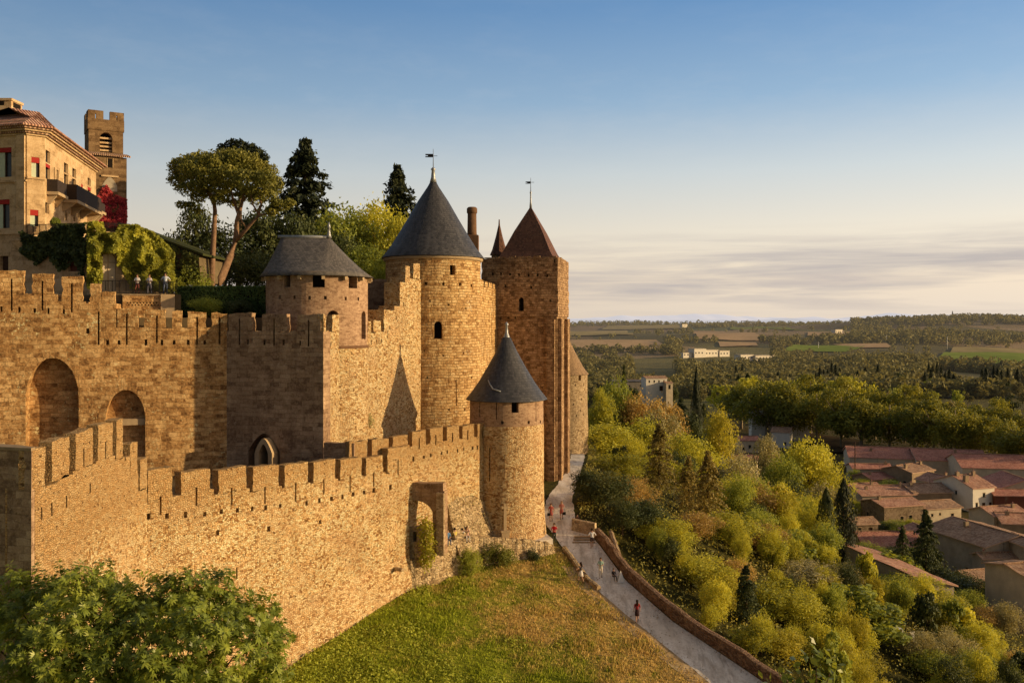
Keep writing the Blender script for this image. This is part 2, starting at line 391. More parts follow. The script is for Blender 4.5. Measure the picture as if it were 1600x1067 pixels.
# roofs
M['slate'] = mat_slate('slate', (.028, .029, .036), (.058, .056, .062))
M['slate_warm'] = mat_slate('weathered_slate', (.075, .068, .066), (.13, .115, .105), .2, .26, .7, .4)
M['tile_brown'] = mat_slate('flat_brown_tile', (.085, .034, .020), (.15, .065, .038), .2, .22, .8, .25)
M['tile_tan'] = mat_slate('flat_tan_tile', (.24, .15, .08), (.33, .215, .12), .2, .22, .85, .3)
M['terra'] = mat_tiles('terracotta_tiles', ((.32, .15, .10), (.58, .31, .215), (.76, .51, .37)))
M['terra_red'] = mat_tiles('red_terracotta_tiles', ((.36, .145, .105), (.58, .26, .195), (.72, .41, .31)))
M['terra_old'] = mat_tiles('old_brown_tiles', ((.27, .15, .095), (.50, .31, .20), (.70, .49, .34)))
M['lead'] = mat_plain('lead_sheet', (.34, .35, .37), .45, .2, 3.0, .4, .4)
M['iron'] = mat_plain('black_iron', (.02, .018, .017), .5, .2, 5.0, .4, .6)
M['terracotta_chimney'] = mat_plain('chimney_brick', (.17, .095, .055), .9, .3, 3.0, .1)
# house paint etc.
M['render_cream'] = mat_plain('cream_render', (.62, .52, .38), .95, .18, .8, .08)
M['render_white'] = mat_plain('white_render', (.78, .72, .62), .95, .1, .8, .08)
M['render_grey'] = mat_plain('grey_render', (.42, .355, .27), .95, .25, .7, .08)
M['render_brown'] = mat_plain('brown_render', (.34, .25, .165), .95, .3, .7, .08)
M['stone_house'] = mat_rubble('house_rubble', (.18, .125, .08), (.34, .245, .155), (.46, .35, .23), 3.0, .6, .3, 13.0)
M['wood'] = mat_plain('dark_wood', (.07, .035, .02), .8, .3, 4.0, .2)
M['wood_red'] = mat_plain('red_brown_boards', (.20, .07, .045), .85, .3, 4.0, .2)
M['shutter_green'] = mat_plain('green_shutter_paint', (.12, .30, .10), .6, .15, 4.0, .3)
M['shutter_pale'] = mat_plain('pale_green_shutter', (.50, .56, .40), .6, .1, 4.0, .3)
M['awning'] = mat_plain('red_awning', (.36, .028, .022), .8, .12, 4.0, .2)
M['glass'] = mat_plain('window_glass', (.03, .035, .04), .15, .2, 1.0, .6)
M['white_paint'] = mat_plain('white_paint', (.78, .76, .72), .6, .08, 4.0, .3)
M['bronze_cloth'] = mat_plain('balcony_screen', (.045, .032, .026), .8, .2, 4.0, .15)
# plants
M['bark'] = mat_plain('bark', (.10, .065, .042), .95, .45, 6.0, .08, 0, .6)
M['bark_pine'] = mat_plain('pine_bark', (.27, .165, .105), .95, .45, 4.0, .08, 0, .8)
M['bark_pale'] = mat_plain('plane_bark', (.34, .27, .19), .95, .35, 4.0, .08, 0, .3)
M['l_green'] = mat_leaf('leaf_green', ((.020, .028, .006), (.064, .076, .013), (.14, .145, .024)), gain=3.71)
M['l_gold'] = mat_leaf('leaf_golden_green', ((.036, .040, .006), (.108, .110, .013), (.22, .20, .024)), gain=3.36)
M['l_yellow'] = mat_leaf('leaf_yellow', ((.09, .085, .010), (.20, .185, .018), (.34, .29, .036)), gain=1.83)
M['l_dark'] = mat_leaf('leaf_dark', ((.010, .016, .006), (.026, .034, .010), (.060, .064, .018)), .15, gain=2.38)
M['l_conifer'] = mat_leaf('needle_dark', ((.006, .010, .006), (.016, .022, .010), (.034, .038, .014)), .1, gain=1.88)
M['l_bronze'] = mat_leaf('needle_bronze', ((.030, .026, .008), (.070, .056, .015), (.13, .10, .028)), .2, gain=3.60)
M['l_pine'] = mat_leaf('umbrella_pine_needle', ((.020, .024, .006), (.050, .054, .012), (.10, .092, .018)), .2, gain=2.75)
M['l_olive'] = mat_leaf('leaf_olive', ((.045, .040, .018), (.105, .092, .042), (.20, .175, .085)), .25, gain=2.90)
M['l_brown'] = mat_leaf('leaf_brownish', ((.05, .034, .012), (.11, .075, .024), (.19, .13, .04)), .3, gain=3.41)
M['l_plane'] = mat_leaf('leaf_plane_tree', ((.018, .024, .005), (.060, .064, .011), (.14, .125, .018)), .3, gain=3.16)
M['l_fig'] = mat_leaf('leaf_fig', ((.022, .032, .005), (.068, .084, .013), (.15, .16, .026)), .28, .35, gain=3.12)
M['l_ivy'] = mat_leaf('leaf_ivy', ((.018, .024, .005), (.055, .062, .012), (.125, .120, .020)), .25, gain=2.98)
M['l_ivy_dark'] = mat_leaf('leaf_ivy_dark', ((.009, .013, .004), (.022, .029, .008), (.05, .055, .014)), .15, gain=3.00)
M['l_red'] = mat_leaf('leaf_red_creeper', ((.06, .006, .010), (.16, .014, .022), (.27, .045, .035)), .2, gain=2.25)
M['l_hedge'] = mat_leaf('leaf_hedge', ((.010, .018, .005), (.024, .036, .010), (.07, .085, .018)), .15, gain=4.00)
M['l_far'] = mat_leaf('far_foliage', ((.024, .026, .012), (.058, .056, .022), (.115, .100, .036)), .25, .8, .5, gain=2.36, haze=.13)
M['l_under'] = mat_leaf('undergrowth_leaf', ((.025, .030, .008), (.080, .078, .018), (.19, .155, .035)), .3, gain=3.25)
M['l_grass'] = None
# ------------------------------------------------------------------ terrain
T_PATH = [(0, -27), (45, -27), (55, -26), (61, -24.4), (68, -22.5), (74, -21.2), (79, -19.6), (84, -18.2), (95, -17.4), (110, -17.5), (125, -18.5), (150, -21), (180, -24), (240, -34), (300, -43), (360, -43)]
T_L = [(45, 24), (50, 20), (61.5, 13.3), (68, 9.4), (74.5, 6.2), (79.5, 4.4), (84, 2.9), (90, 3.5), (96, 4.7), (105, 6.2), (125, 8.3), (150, 10), (200, 12)]
T_R = [(45, 28.5), (50, 24.5), (61.5, 16.9), (68, 12.2), (74.5, 9.3), (79.5, 7.7), (84, 6.0), (90, 6.0), (96, 6.8), (105, 8), (125, 10.2), (150, 12), (200, 15)]
T_S = [(45, 28.9), (50, 24.9), (61.5, 17.3), (68, 12.6), (74.5, 9.7), (79.5, 8.1), (84, 8.6), (90, 9.0), (96, 9.0), (105, 9.6), (125, 11.5), (150, 13.5), (200, 17)]
def fbm(x, y, s, o=3):
    return mnoise.fractal(Vector((x * s, y * s, 3.3)), 1.0, 2.0, o)
def ground(X, Z):
    if Z < 352:
        b = interp(T_PATH, Z)
        xl, xs = interp(T_L, Z), interp(T_S, Z)
        if X < xl: z = b + .065 * min(xl - X, 28) + .10 * fbm(X, Z, .35) * sstep(0, 2, xl - X)
        elif X <= xs: z = b
        else:
            d = X - xs
            z = b - .7 * sstep(0, .6, d) - .40 * max(0, d - .4) + .35 * fbm(X, Z, .12) * sstep(0, 6, d)
        k = 2.0; z = -43 + k * math.log1p(math.exp(max(-30, min(30, (z + 43) / k))))
        z += .25 * fbm(X, Z, .03) * sstep(60, 120, X)
        if Z > 300: z = lerp(z, -43 , sstep(300, 350, Z))
        return z
    z = interp([(350, -43), (700, -42.5), (1000, -36), (1500, -20), (2000, -8), (2450, -3), (2800, -5), (4200, -75), (30000, -80)], Z)
    if Z > 450:
        a = sstep(450, 1400, Z) * (1 - sstep(2900, 3800, Z))
        z += a * (14.0 * fbm(X, Z, .0017, 3) + 2.0 * fbm(X, Z, .009, 2))
        z += 24 * math.exp(-((X - 1060) / 420) ** 2 - ((Z - 1980) / 330) ** 2)
        z += 7 * math.exp(-((X - 380) / 260) ** 2 - ((Z - 2450) / 260) ** 2)
    return z
def hit(px, py, z0=58.0, z1=5000.0, off=0.0):
    """where the sight line of a photo point meets the terrain"""
    a, b = (px - 800) / F, (HY - py) / F
    Z = z0
    while Z < z1:
        s = max(.25, Z * .006)
        if b * (Z + s) <= ground(a * (Z + s), Z + s) + off:
            lo, hi = Z, Z + s
            for _ in range(18):
                m = (lo + hi) / 2
                if b * m <= ground(a * m, m) + off: hi = m
                else: lo = m
            return Vector((a * hi, hi, ground(a * hi, hi)))
        Z += s
    return None

def axis(parts):
    out = []
    for a, b, n in parts: out += list(np.linspace(a, b, n, endpoint=False))
    return out + [parts[-1][1]]
xs = axis([(-9000, -800, 16), (-800, -120, 16), (-120, -24, 16), (-24, 40, 128), (40, 130, 70), (130, 400, 54), (400, 1400, 90), (1400, 4000, 40), (4000, 16000, 14)])
ys = axis([(-200, 20, 8), (20, 50, 16), (50, 112, 124), (112, 200, 80), (200, 360, 64), (360, 800, 60), (800, 2900, 120), (2900, 5000, 20), (5000, 26000, 12)])
V = np.array([(x, y, ground(x, y)) for y in ys for x in xs]); nx, ny = len(xs), len(ys)
I = np.arange(nx * ny).reshape(ny, nx)
Q = np.stack([I[:-1, :-1], I[:-1, 1:], I[1:, 1:], I[1:, :-1]], -1).reshape(-1, 4)
me = np_mesh('ground', V, Q)
for p in me.polygons: p.use_smooth = True

def ground_material():
    s = NT('ground_earth_and_grass'); p = s.pos(); sep = s.n('ShaderNodeSeparateXYZ', {0: p})
    x, y = sep.outputs[0], sep.outputs[1]
    n1 = s.noise(p, .16, 5, .62); n2 = s.noise(p, 1.1, 5, .7); n3 = s.noise(p, 6.0, 4, .7)
    green = s.ramp(n2.outputs[0], [(.3, (.16, .19, .018)), (.6, (.42, .46, .045)), (.8, (.56, .54, .08))])
    dry = s.ramp(n2.outputs[0], [(.3, (.42, .27, .08)), (.6, (.70, .48, .15)), (.8, (.82, .62, .24))])
    f = s.math('ADD', s.math('MULTIPLY', n1.outputs[0], .75), s.math('MULTIPLY', n2.outputs[0], .42))
    # drier towards the path, greener under the wall
    f = s.math('ADD', f, s.math('MULTIPLY', s.step(s.math('ADD', x, s.math('MULTIPLY', s.math('SUBTRACT', y, 60.0), .62)), -4.0, 12.0), .25))
    meadow = s.mix(s.step(f, .66, .84), green, dry)
    meadow = s.mix(s.math('MULTIPLY', s.step(n3.outputs[0], .45, .75), .45), meadow, c4((.05, .038, .014)))
    slope = s.ramp(n2.outputs[0], [(.3, (.03, .032, .010)), (.6, (.08, .072, .020)), (.85, (.15, .12, .04))])
    near = s.mix(s.step(s.math('SUBTRACT', x, s.math('MULTIPLY', s.math('SUBTRACT', 66.0, y), .75)), 12.0, 14.5), meadow, slope)
    mid = s.ramp(n1.outputs[0], [(.35, (.06, .052, .022)), (.5, (.10, .078, .036)), (.7, (.085, .085, .03))])
    big = s.noise(p, .0042, 3, .5)
    vor = s.n('ShaderNodeTexVoronoi', {'Vector': s.mapping(p, (1, .45, 1)), 'Scale': .0065, 'Randomness': 1.0})
    vr = s.n('ShaderNodeSeparateColor', {0: vor.outputs['Color']})
    far = s.ramp(vr.outputs[0], [(.0, (.17, .14, .06)), (.3, (.26, .18, .09)), (.5, (.15, .15, .055)), (.7, (.33, .235, .13)), (.88, (.19, .165, .065))], 'CONSTANT')
    far = s.mix(s.math('MULTIPLY', s.step(big.outputs[0], .4, .6), .5), far, c4((.075, .07, .03)))
    far = s.mix(s.step(n1.outputs[0], .3, .8), far, s.mix(.35, far, c4((.03, .03, .015))))
    c = s.mix(s.step(y, 130.0, 200.0), near, mid)
    c = s.mix(s.step(y, 380.0, 520.0), c, far)
    h = s.math('ADD', n3.outputs[0], s.math('MULTIPLY', n2.outputs[0], 1.2))
    b_ = s.bsdf(c, .95, s.bump(h, 1.0, .30), .05); b_.inputs['Emission Color'].default_value = (.62, .53, .46, 1); s.set(b_, 'Emission Strength', s.math('MULTIPLY', s.step(y, 350.0, 3000.0), .13))  # aerial haze put into the ground as emission, stronger far away
    return s.m
structure('ground', me, ground_material())

# distant mountains: three low ranges standing far beyond the plain
def mountain_range(Z, x0, x1, py0, amp, seed, col):
    xs_ = np.linspace(x0, x1, 220); V = []; D = [0, .25, .6, 1.0, 1.6]
    for j, d in enumerate(D):
        for x in xs_:
            h = fbm(x + seed * 999, Z, .00035, 5) * .65 + fbm(x - seed * 511, 7, .0012, 3) * .22
            top = (HY - py0) * Z / F + amp * h
            k = [0.0, .45, .82, 1.0, .2][j]
            V.append((x, Z + d * 2500 - 2500, lerp(-90, top, k) + (0 if j in (0, 3) else 25 * fbm(x, j * 91 + seed, .0011, 3))))
    n = len(xs_); I = np.arange(n * len(D)).reshape(len(D), n)
    Q = np.stack([I[:-1, :-1], I[:-1, 1:], I[1:, 1:], I[1:, :-1]], -1).reshape(-1, 4)
    me = np_mesh('mountains', V, Q)
    for p in me.polygons: p.use_smooth = True
    s = NT('hazy_mountain'); b_ = s.bsdf(c4([x * .5 for x in col]), 1.0, None, 0.0); b_.inputs['Emission Color'].default_value = c4(col); b_.inputs['Emission Strength'].default_value = 1.0  # pale haze over the mountains is painted as emission
    structure('mountains', me, s.m)
mountain_range(26000, -3000, 22000, 495, 190, 1, (.52, .505, .535))
mountain_range(19000, -2000, 15000, 501, 110, 2, (.45, .445, .475))

# path: a pale dusty strip lying on the ground
def strip(name, left, right, zs_, mat, lift=.03, k=5, uvs=True):
    V = []; uv = []
    for Z in zs_:
        a, b = left(Z), right(Z)
        for j in range(k):
            x = lerp(a, b, j / (k - 1)); V.append((x, Z, ground(x, Z) + lift))
    n = len(zs_); I = np.arange(n * k).reshape(n, k)
    Q = np.stack([I[:-1, :-1], I[:-1, 1:], I[1:, 1:], I[1:, :-1]], -1).reshape(-1, 4)
    me = np_mesh(name, V, Q)
    for p in me.polygons: p.use_smooth = True
    return me
def path_material():
    s = NT('dusty_path'); p = s.pos()
    n1 = s.noise(s.mapping(p, (1.0, .3, 1), rot=(0, 0, R(28))), .8, 5, .65); n2 = s.noise(p, 5, 4, .7); n3 = s.noise(p, .25, 3)
    c = s.ramp(n1.outputs[0], [(.3, (.50, .44, .37)), (.5, (.76, .70, .62)), (.7, (.95, .90, .83))])
    c = s.mix(s.math('MULTIPLY', s.step(n2.outputs[0], .45, .7), .5), c, c4((.40, .32, .25)))
    c = s.mix(s.math('MULTIPLY', s.step(n3.outputs[0], .45, .65), .35), c, c4((.50, .40, .29)))
    n4 = s.noise(s.mapping(p, (1.6, .22, 1), rot=(0, 0, R(28))), 1.0, 5, .7); c = s.mix(s.math('MULTIPLY', s.step(n4.outputs[0], .52, .64), .55), c, c4((.30, .25, .20)))
    s.bsdf(c, .95, s.bump(n2.outputs[0], .5, .04), .1); return s.m
M['path'] = path_material()
PZs = [45 + i * .5 for i in range(0, 290)]
wob = lambda Z, s: .14 * mnoise.noise(Vector((Z * .35, s * 9, 1.7))) + .10 * mnoise.noise(Vector((Z * 1.3, s * 9, 4.1)))
structure('path', strip('path', lambda Z: interp(T_L, Z) + wob(Z, 0) - .1, lambda Z: interp(T_R, Z) + wob(Z, 1.7) * (1 if Z > 80 else 0), PZs, M['path']), M['path'])
# trodden dusty verge between grass and path
def verge_material():
    s = NT('dry_trodden_verge'); p = s.pos(); n1 = s.noise(p, 1.2, 5, .7); n2 = s.noise(p, 6, 3)
    c = s.ramp(n1.outputs[0], [(.3, (.26, .165, .07)), (.55, (.48, .34, .18)), (.8, (.66, .52, .34))])
    s.bsdf(c, .95, s.bump(n2.outputs[0], .6, .05), .05); return s.m
structure('path_verge', strip('path_verge', lambda Z: interp(T_L, Z) - 1.5 + .9 * wob(Z * 1.3, 4), lambda Z: interp(T_L, Z) + .15 + wob(Z, 0), [50 + i * .4 for i in range(66)], None, .018, 4), verge_material())

# far fields laid on the terrain
def field(pts, mat, n=14):
    """pts: four photo points, near-left, near-right, far-right, far-left"""
    H = [hit(*q, z0=300) for q in pts]
    if any(h is None for h in H): return
    V = []
    for j in range(n + 1):
        for i in range(n + 1):
            a = H[0].lerp(H[1], i / n); b = H[3].lerp(H[2], i / n); q = a.lerp(b, j / n)
            V.append((q.x, q.y, max(ground(q.x + dx, q.y + dy) for dx in (-8, 0, 8) for dy in (-12, 0, 12)) + .5))
    I = np.arange((n + 1) ** 2).reshape(n + 1, n + 1)
    structure('field', np_mesh('field', V, np.stack([I[:-1, :-1], I[:-1, 1:], I[1:, 1:], I[1:, :-1]], -1).reshape(-1, 4)), mat)
def field_material(name, a, b, rows):
    s = NT(name); p = s.pos(); n = s.noise(p, .02, 4); w = s.noise(s.mapping(p, (.25, .012, 1), rot=(0, 0, rows)), 1.0, 2)
    c = s.mix(s.step(s.math('ADD', s.math('MULTIPLY', n.outputs[0], .6), s.math('MULTIPLY', w.outputs[0], .4)), .35, .65), c4(a), c4(b))
    b_ = s.bsdf(c, 1.0, None, 0.0); b_.inputs['Emission Color'].default_value = (.62, .53, .46, 1); s.set(b_, 'Emission Strength', s.math('MULTIPLY', s.step(s.n('ShaderNodeSeparateXYZ', {0: p}).outputs[1], 350.0, 3000.0), .13)); return s.m  # emission stands in for haze over the distant fields
FIELD_PX = [((1448, 569), (1640, 583), (1640, 556), (1475, 552), 'v'), ((1222, 550), (1322, 551), (1352, 542), (1240, 540), 'v'), ((1345, 545), (1395, 544), (1385, 538), (1300, 540), 't'),
            ((890, 547), (1045, 547), (1025, 532), (890, 532), 't'), ((1090, 531), (1190, 533), (1180, 521), (1080, 518), 't'), ((1125, 543), (1185, 542), (1180, 535), (1122, 535), 't'),
            ((940, 516), (1080, 514), (1060, 508.5), (950, 510), 'o'), ((1140, 515), (1250, 517), (1230, 511.5), (1145, 511), 'g'), ((890, 525), (990, 524), (980, 517), (890, 518), 'o'),
            ((1262, 527), (1330, 526), (1330, 519), (1262, 520), 't'), ((1450, 598), (1545, 606), (1580, 590), (1460, 580), 'o'), ((1485, 552), (1640, 556), (1640, 547), (1490, 544), 'o')]
FM = {'v': field_material('vineyard_green', (.14, .19, .03), (.24, .28, .06), .5), 't': field_material('bare_tan_field', (.36, .24, .13), (.48, .33, .19), .2),
      'o': field_material('pale_stubble', (.22, .18, .08), (.34, .265, .13), .9), 'g': field_material('green_ridge_field', (.15, .175, .045), (.21, .215, .07), .1)}
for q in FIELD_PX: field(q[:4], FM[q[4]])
# bare brown field beside the plane trees
def brown_field():
    s = NT('brown_earth'); p = s.pos(); n = s.noise(p, .12, 4); n2 = s.noise(p, 1.4, 3)
    c = s.ramp(n.outputs[0], [(.3, (.07, .05, .03)), (.6, (.105, .075, .045)), (.8, (.09, .08, .035))]); s.bsdf(c, 1.0, s.bump(n2.outputs[0], .4, .1), 0.0); return s.m
field([(1290, 712), (1345, 728), (1345, 690), (1262, 678)], brown_field(), 10)
# ------------------------------------------------------------------ walls
class Frame:
    """local frame of a straight wall: x along it (left to right as seen), y into it, z up"""
    def __init__(s, A, B):
        s.A, s.B = Vector((A[0], A[1])), Vector((B[0], B[1])); s.d = (s.B - s.A).normalized(); s.L = (s.B - s.A).length
        s.rz = math.atan2(s.d.y, s.d.x)
    def u(s, px):
        k = (px - 800) / F; return (k * s.A.y - s.A.x) / (s.d.x - k * s.d.y)
    def z(s, px, py): return (HY - py) * (s.A.y + s.d.y * s.u(px)) / F
    def w(s, u, y=0, z=0):
        n = Vector((-s.d.y, s.d.x)); p = s.A + s.d * u + n * y; return Vector((p.x, p.y, z))
def prism_cut(bm, pts, y0, y1):
    a = [bm.verts.new((x, y0, z)) for x, z in pts]; b = [bm.verts.new((x, y1, z)) for x, z in pts]
    bm.faces.new(a); bm.faces.new(b[::-1])
    for i in range(len(pts)): bm.faces.new((a[i], b[i], b[(i + 1) % len(pts)], a[(i + 1) % len(pts)]))
def castle_wall(name, label, cat, A, B, body, merlons, zb, thick, mat, holes=(), slits=(), arches=(), hole=(.19, .42), mth=.55, seed=1, group=None, extra=None, mname='merlon', amp=.045):
    fr = Frame(A, B); rng = random.Random(seed)
    t = thing(name, label, cat, (A[0], A[1], 0), fr.rz, group)
    segs = [[fr.u(a), fr.u(b), fr.z((a + b) / 2, y)] for a, b, y in body]
    segs[0][0] = 0.0; segs[-1][1] = fr.L
    for i in range(len(segs) - 1): segs[i][1] = segs[i + 1][0] = (segs[i][1] + segs[i + 1][0]) / 2
    top = []
    for u0, u1, z in reversed(segs): top += [(u1, z), (u0, z)]
    poly = [(0, zb), (fr.L, zb)] + top
    out = [poly[0]]
    for q in poly[1:]:
        if math.hypot(q[0] - out[-1][0], q[1] - out[-1][1]) > .01: out.append(q)
    poly = rough_poly(out, .4, amp, seed, keep=lambda p, q: p[1] <= zb + .01 or q[1] <= zb + .01)
    def cutters(zlo, zhi):
        bm = bmesh.new()
        for px, py in holes:
            u, z = fr.u(px), fr.z(px, py)
            if zlo < z < zhi:
                w, h = hole[0] * rng.uniform(.8, 1.25), hole[1] * rng.uniform(.75, 1.15); bm_box(bm, u - w / 2, u + w / 2, -.2, .55, z - h / 2, z + h / 2)
        for px, y0, y1 in slits:
            u, za, zb_ = fr.u(px), fr.z(px, y1), fr.z(px, y0)
            if zb_ > zlo and za < zhi: bm_box(bm, u - .07, u + .07, -.2, .42, max(za, zlo - 1), min(zb_, zhi + 1))
        return bm
    me = to_mesh(prism(poly, 0, thick), uv=False)
    bm = cutters(-99, 99)
    for (p0, p1, yb, ys, yc, dep, pt) in arches:
        prism_cut(bm, arch_pts(fr.u(p0), fr.u(p1), fr.z((p0 + p1) / 2, yb), fr.z((p0 + p1) / 2, ys), fr.z((p0 + p1) / 2, yc), pt), -.3, dep)
    if extra: extra(bm, fr)
    me = cut(me, bm); box_uv(me)
    obj('wall_body', me, mat, t)
    zt = max(s_[2] for s_ in segs) - 30
    for i, m in enumerate(merlons):
        p0, p1, yt = m[:3]; u0, u1 = fr.u(p0), fr.u(p1); uc = (u0 + u1) / 2
        zt = fr.z((p0 + p1) / 2, yt)
        z0 = None
        for a, b, z in segs:
            if a - .01 <= uc <= b + .01: z0 = z
        if z0 is None: z0 = segs[0][2] if uc < 0 else segs[-1][2]
        tl = rng.uniform(-.05, .05)
        pl = rough_poly([(u0, z0), (u1, z0), (u1, zt + tl), (u0, zt - tl)], .3, amp * .8, seed * 31 + i, keep=lambda p, q: p[1] <= z0 + .01 and q[1] <= z0 + .01)
        mm = to_mesh(prism(pl, 0, mth), uv=False)
        bmc = bmesh.new(); any_ = False
        for px, y0, y1 in slits:
            if p0 < px < p1:
                u = fr.u(px); za, zb_ = fr.z(px, y1), fr.z(px, y0)
                if zb_ > z0 + .05: bm_box(bmc, u - .07, u + .07, -.2, mth * .8, z0 - 1, zb_); any_ = True
        mm = cut(mm, bmc) if any_ else mm
        if not any_: bmc.free() if bmc.is_valid else None
        box_uv(mm); obj(mname, mm, mat, t)
    return t, fr, segs

# inner wall on the left: steps down to the right, two deep arched recesses
A_A, A_B = (-52.0, 62.4), (-22.7, 71.3)
inner, frA, _ = castle_wall('inner_curtain_wall', 'weathered brown inner wall with two tall arched recesses, stepped battlements at left', 'castle wall', A_A, A_B,
    [(-300, 42, 457), (42, 90, 460), (90, 134, 471), (134, 181, 474), (181, 360, 512)],
    [(-160, -125, 412), (-112, -82, 415), (-68, -33, 419), (-20, 37.5, 423), (50.5, 83.5, 428), (96.5, 129, 432), (141.5, 157.5, 443), (158.5, 180, 456), (183, 216, 482), (225, 259, 484), (269, 284.5, 486), (293, 322, 487.5), (330.5, 355, 489.5)],
    -14, 3.2, M['wall_dark'],
    holes=[(2, 483), (30, 484), (54, 485), (75.5, 486), (99.5, 487), (137, 517), (168, 535), (186, 535), (228, 535), (253, 535), (272, 535), (294, 535), (320, 535)],
    slits=[(-8, 436, 486), (18, 436, 486), (66, 439, 485), (112, 443, 488), (154, 487, 539), (198, 490, 539), (245, 493, 536), (308, 495, 539), (343, 496, 538)],
    arches=[(40, 123, 790, 622, 559, 1.3, False), (165, 227, 790, 655, 609, .95, False)], seed=3)
# voussoir rings and the stone slab across the smaller recess
def arch_ring(fr, p0, p1, ys, yc, w, parent, mat, proud=.02):
    pc = (p0 + p1) / 2; u0, u1 = fr.u(p0), fr.u(p1); zs, zc = fr.z(pc, ys), fr.z(pc, yc); c = (u0 + u1) / 2; h = (u1 - u0) / 2; bm = bmesh.new()
    n = 15
    for k in range(n):
        a0, a1 = math.pi * k / n + .015, math.pi * (k + 1) / n - .015; ww = w * random.uniform(.85, 1.2)
        q = [(c + h * math.cos(a0) , zs + (zc - zs) * math.sin(a0)), (c + (h + ww) * math.cos(a0), zs + (zc - zs + ww) * math.sin(a0)), (c + (h + ww) * math.cos(a1), zs + (zc - zs + ww) * math.sin(a1)), (c + h * math.cos(a1), zs + (zc - zs) * math.sin(a1))]
        pr = random.uniform(.5, 1.3) * proud
        a = [bm.verts.new((x, -pr, z)) for x, z in q]; b = [bm.verts.new((x, .25, z)) for x, z in q]
        bm.faces.new(a[::-1])
        for i in range(4): bm.faces.new((a[i], a[(i + 1) % 4], b[(i + 1) % 4], b[i]))
    bmesh.ops.recalc_face_normals(bm, faces=bm.faces[:])
    obj('arch_ring', to_mesh(bm), mat, parent)
arch_ring(frA, 40, 123, 622, 559, .55, inner, M['wall_dark'])
arch_ring(frA, 165, 227, 655, 609, .5, inner, M['wall_dark'])
u0, u1 = frA.u(165), frA.u(227)
obj('stone_shelf', boxes((u0 + .02, u1 - .02, .25, .93, frA.z(196, 665), frA.z(196, 655))), M['trim'], inner)

# projecting square block: shaded face B, sunlit face C
B_B = (-14.6, 69.3); C_B = (-13.9, 73.2)
def tunnel(bm, fr): bm_box(bm, fr.u(405), fr.L + 1, .9, 3.4, fr.z(415, 735), fr.z(415, 690))
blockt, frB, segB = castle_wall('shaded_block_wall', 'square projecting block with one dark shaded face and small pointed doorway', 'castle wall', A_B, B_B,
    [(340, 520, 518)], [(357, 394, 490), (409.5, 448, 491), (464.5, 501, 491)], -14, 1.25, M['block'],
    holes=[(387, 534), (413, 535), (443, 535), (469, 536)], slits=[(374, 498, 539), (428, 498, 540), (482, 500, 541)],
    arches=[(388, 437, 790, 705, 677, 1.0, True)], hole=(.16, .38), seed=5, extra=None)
# carved door surround, pushed out past the wall face to catch sunlight
u0, u1 = frB.u(406), frB.u(433); zb_, zs_, zc_ = frB.z(418, 790), frB.z(418, 706), frB.z(418, 683)
bm = bmesh.new(); pts = arch_pts(u0, u1, zb_, zs_, zc_, True); inn = arch_pts(u0 + .35, u1 - .35, zb_, zs_, zc_ - .45, True)
vo = [bm.verts.new((x, -.8, z)) for x, z in pts]; vi = [bm.verts.new((x, -.8, z)) for x, z in inn]; vb = [bm.verts.new((x, .95, z)) for x, z in inn]; ve = [bm.verts.new((x, .4, z)) for x, z in pts]
n = len(pts)
for i in range(1, n): j = (i + 1) % n; bm.faces.new((vo[i], vo[j], vi[j], vi[i])); bm.faces.new((vi[i], vi[j], vb[j], vb[i])); bm.faces.new((vo[i], vo[j], ve[j], ve[i]))
bmesh.ops.recalc_face_normals(bm, faces=bm.faces[:])
obj('doorway_moulding', to_mesh(bm), M['trim'], blockt)
obj('door', boxes((u0 + .3, u1 - .3, .97, .99, zb_, zc_ - .3)), M['dark'], blockt)
# return face of the block, sunlit
cwall, frC, _ = castle_wall('block_return_wall', 'narrow sunlit return of the square block beside the slate-roofed tower', 'castle wall', (-14.50, 69.8), C_B,
    [(505, 545, 518)], [(505.5, 509.5, 491.5), (519, 530, 492)], -14, .5, M['curtain_inner'], holes=[(507, 537), (517, 538)], hole=(.16, .38), mth=.45, seed=6)

# inner wall from the slate-roofed tower to the big round tower, rising in steps
E_A, E_B = (-12.44, 75.6), (-8.75, 86.3)
ewall, frE, _ = castle_wall('stepped_curtain_wall', 'golden inner wall climbing in steps to the big round tower', 'castle wall', E_A, E_B,
    [(573, 600, 519), (600, 616, 484), (616, 625, 478), (625, 633, 441), (633, 656, 435)], [(575.5, 580, 502), (584, 595.5, 501), (633.5, 640.5, 416), (646, 656, 412)], -14, 1.6, M['curtain_inner'],
    holes=[(580, 535), (588, 534), (596, 533), (609, 512), (619, 497), (631, 476), (639, 463), (650, 450)], slits=[(606, 515, 530)], hole=(.17, .38), mth=.5, seed=8)

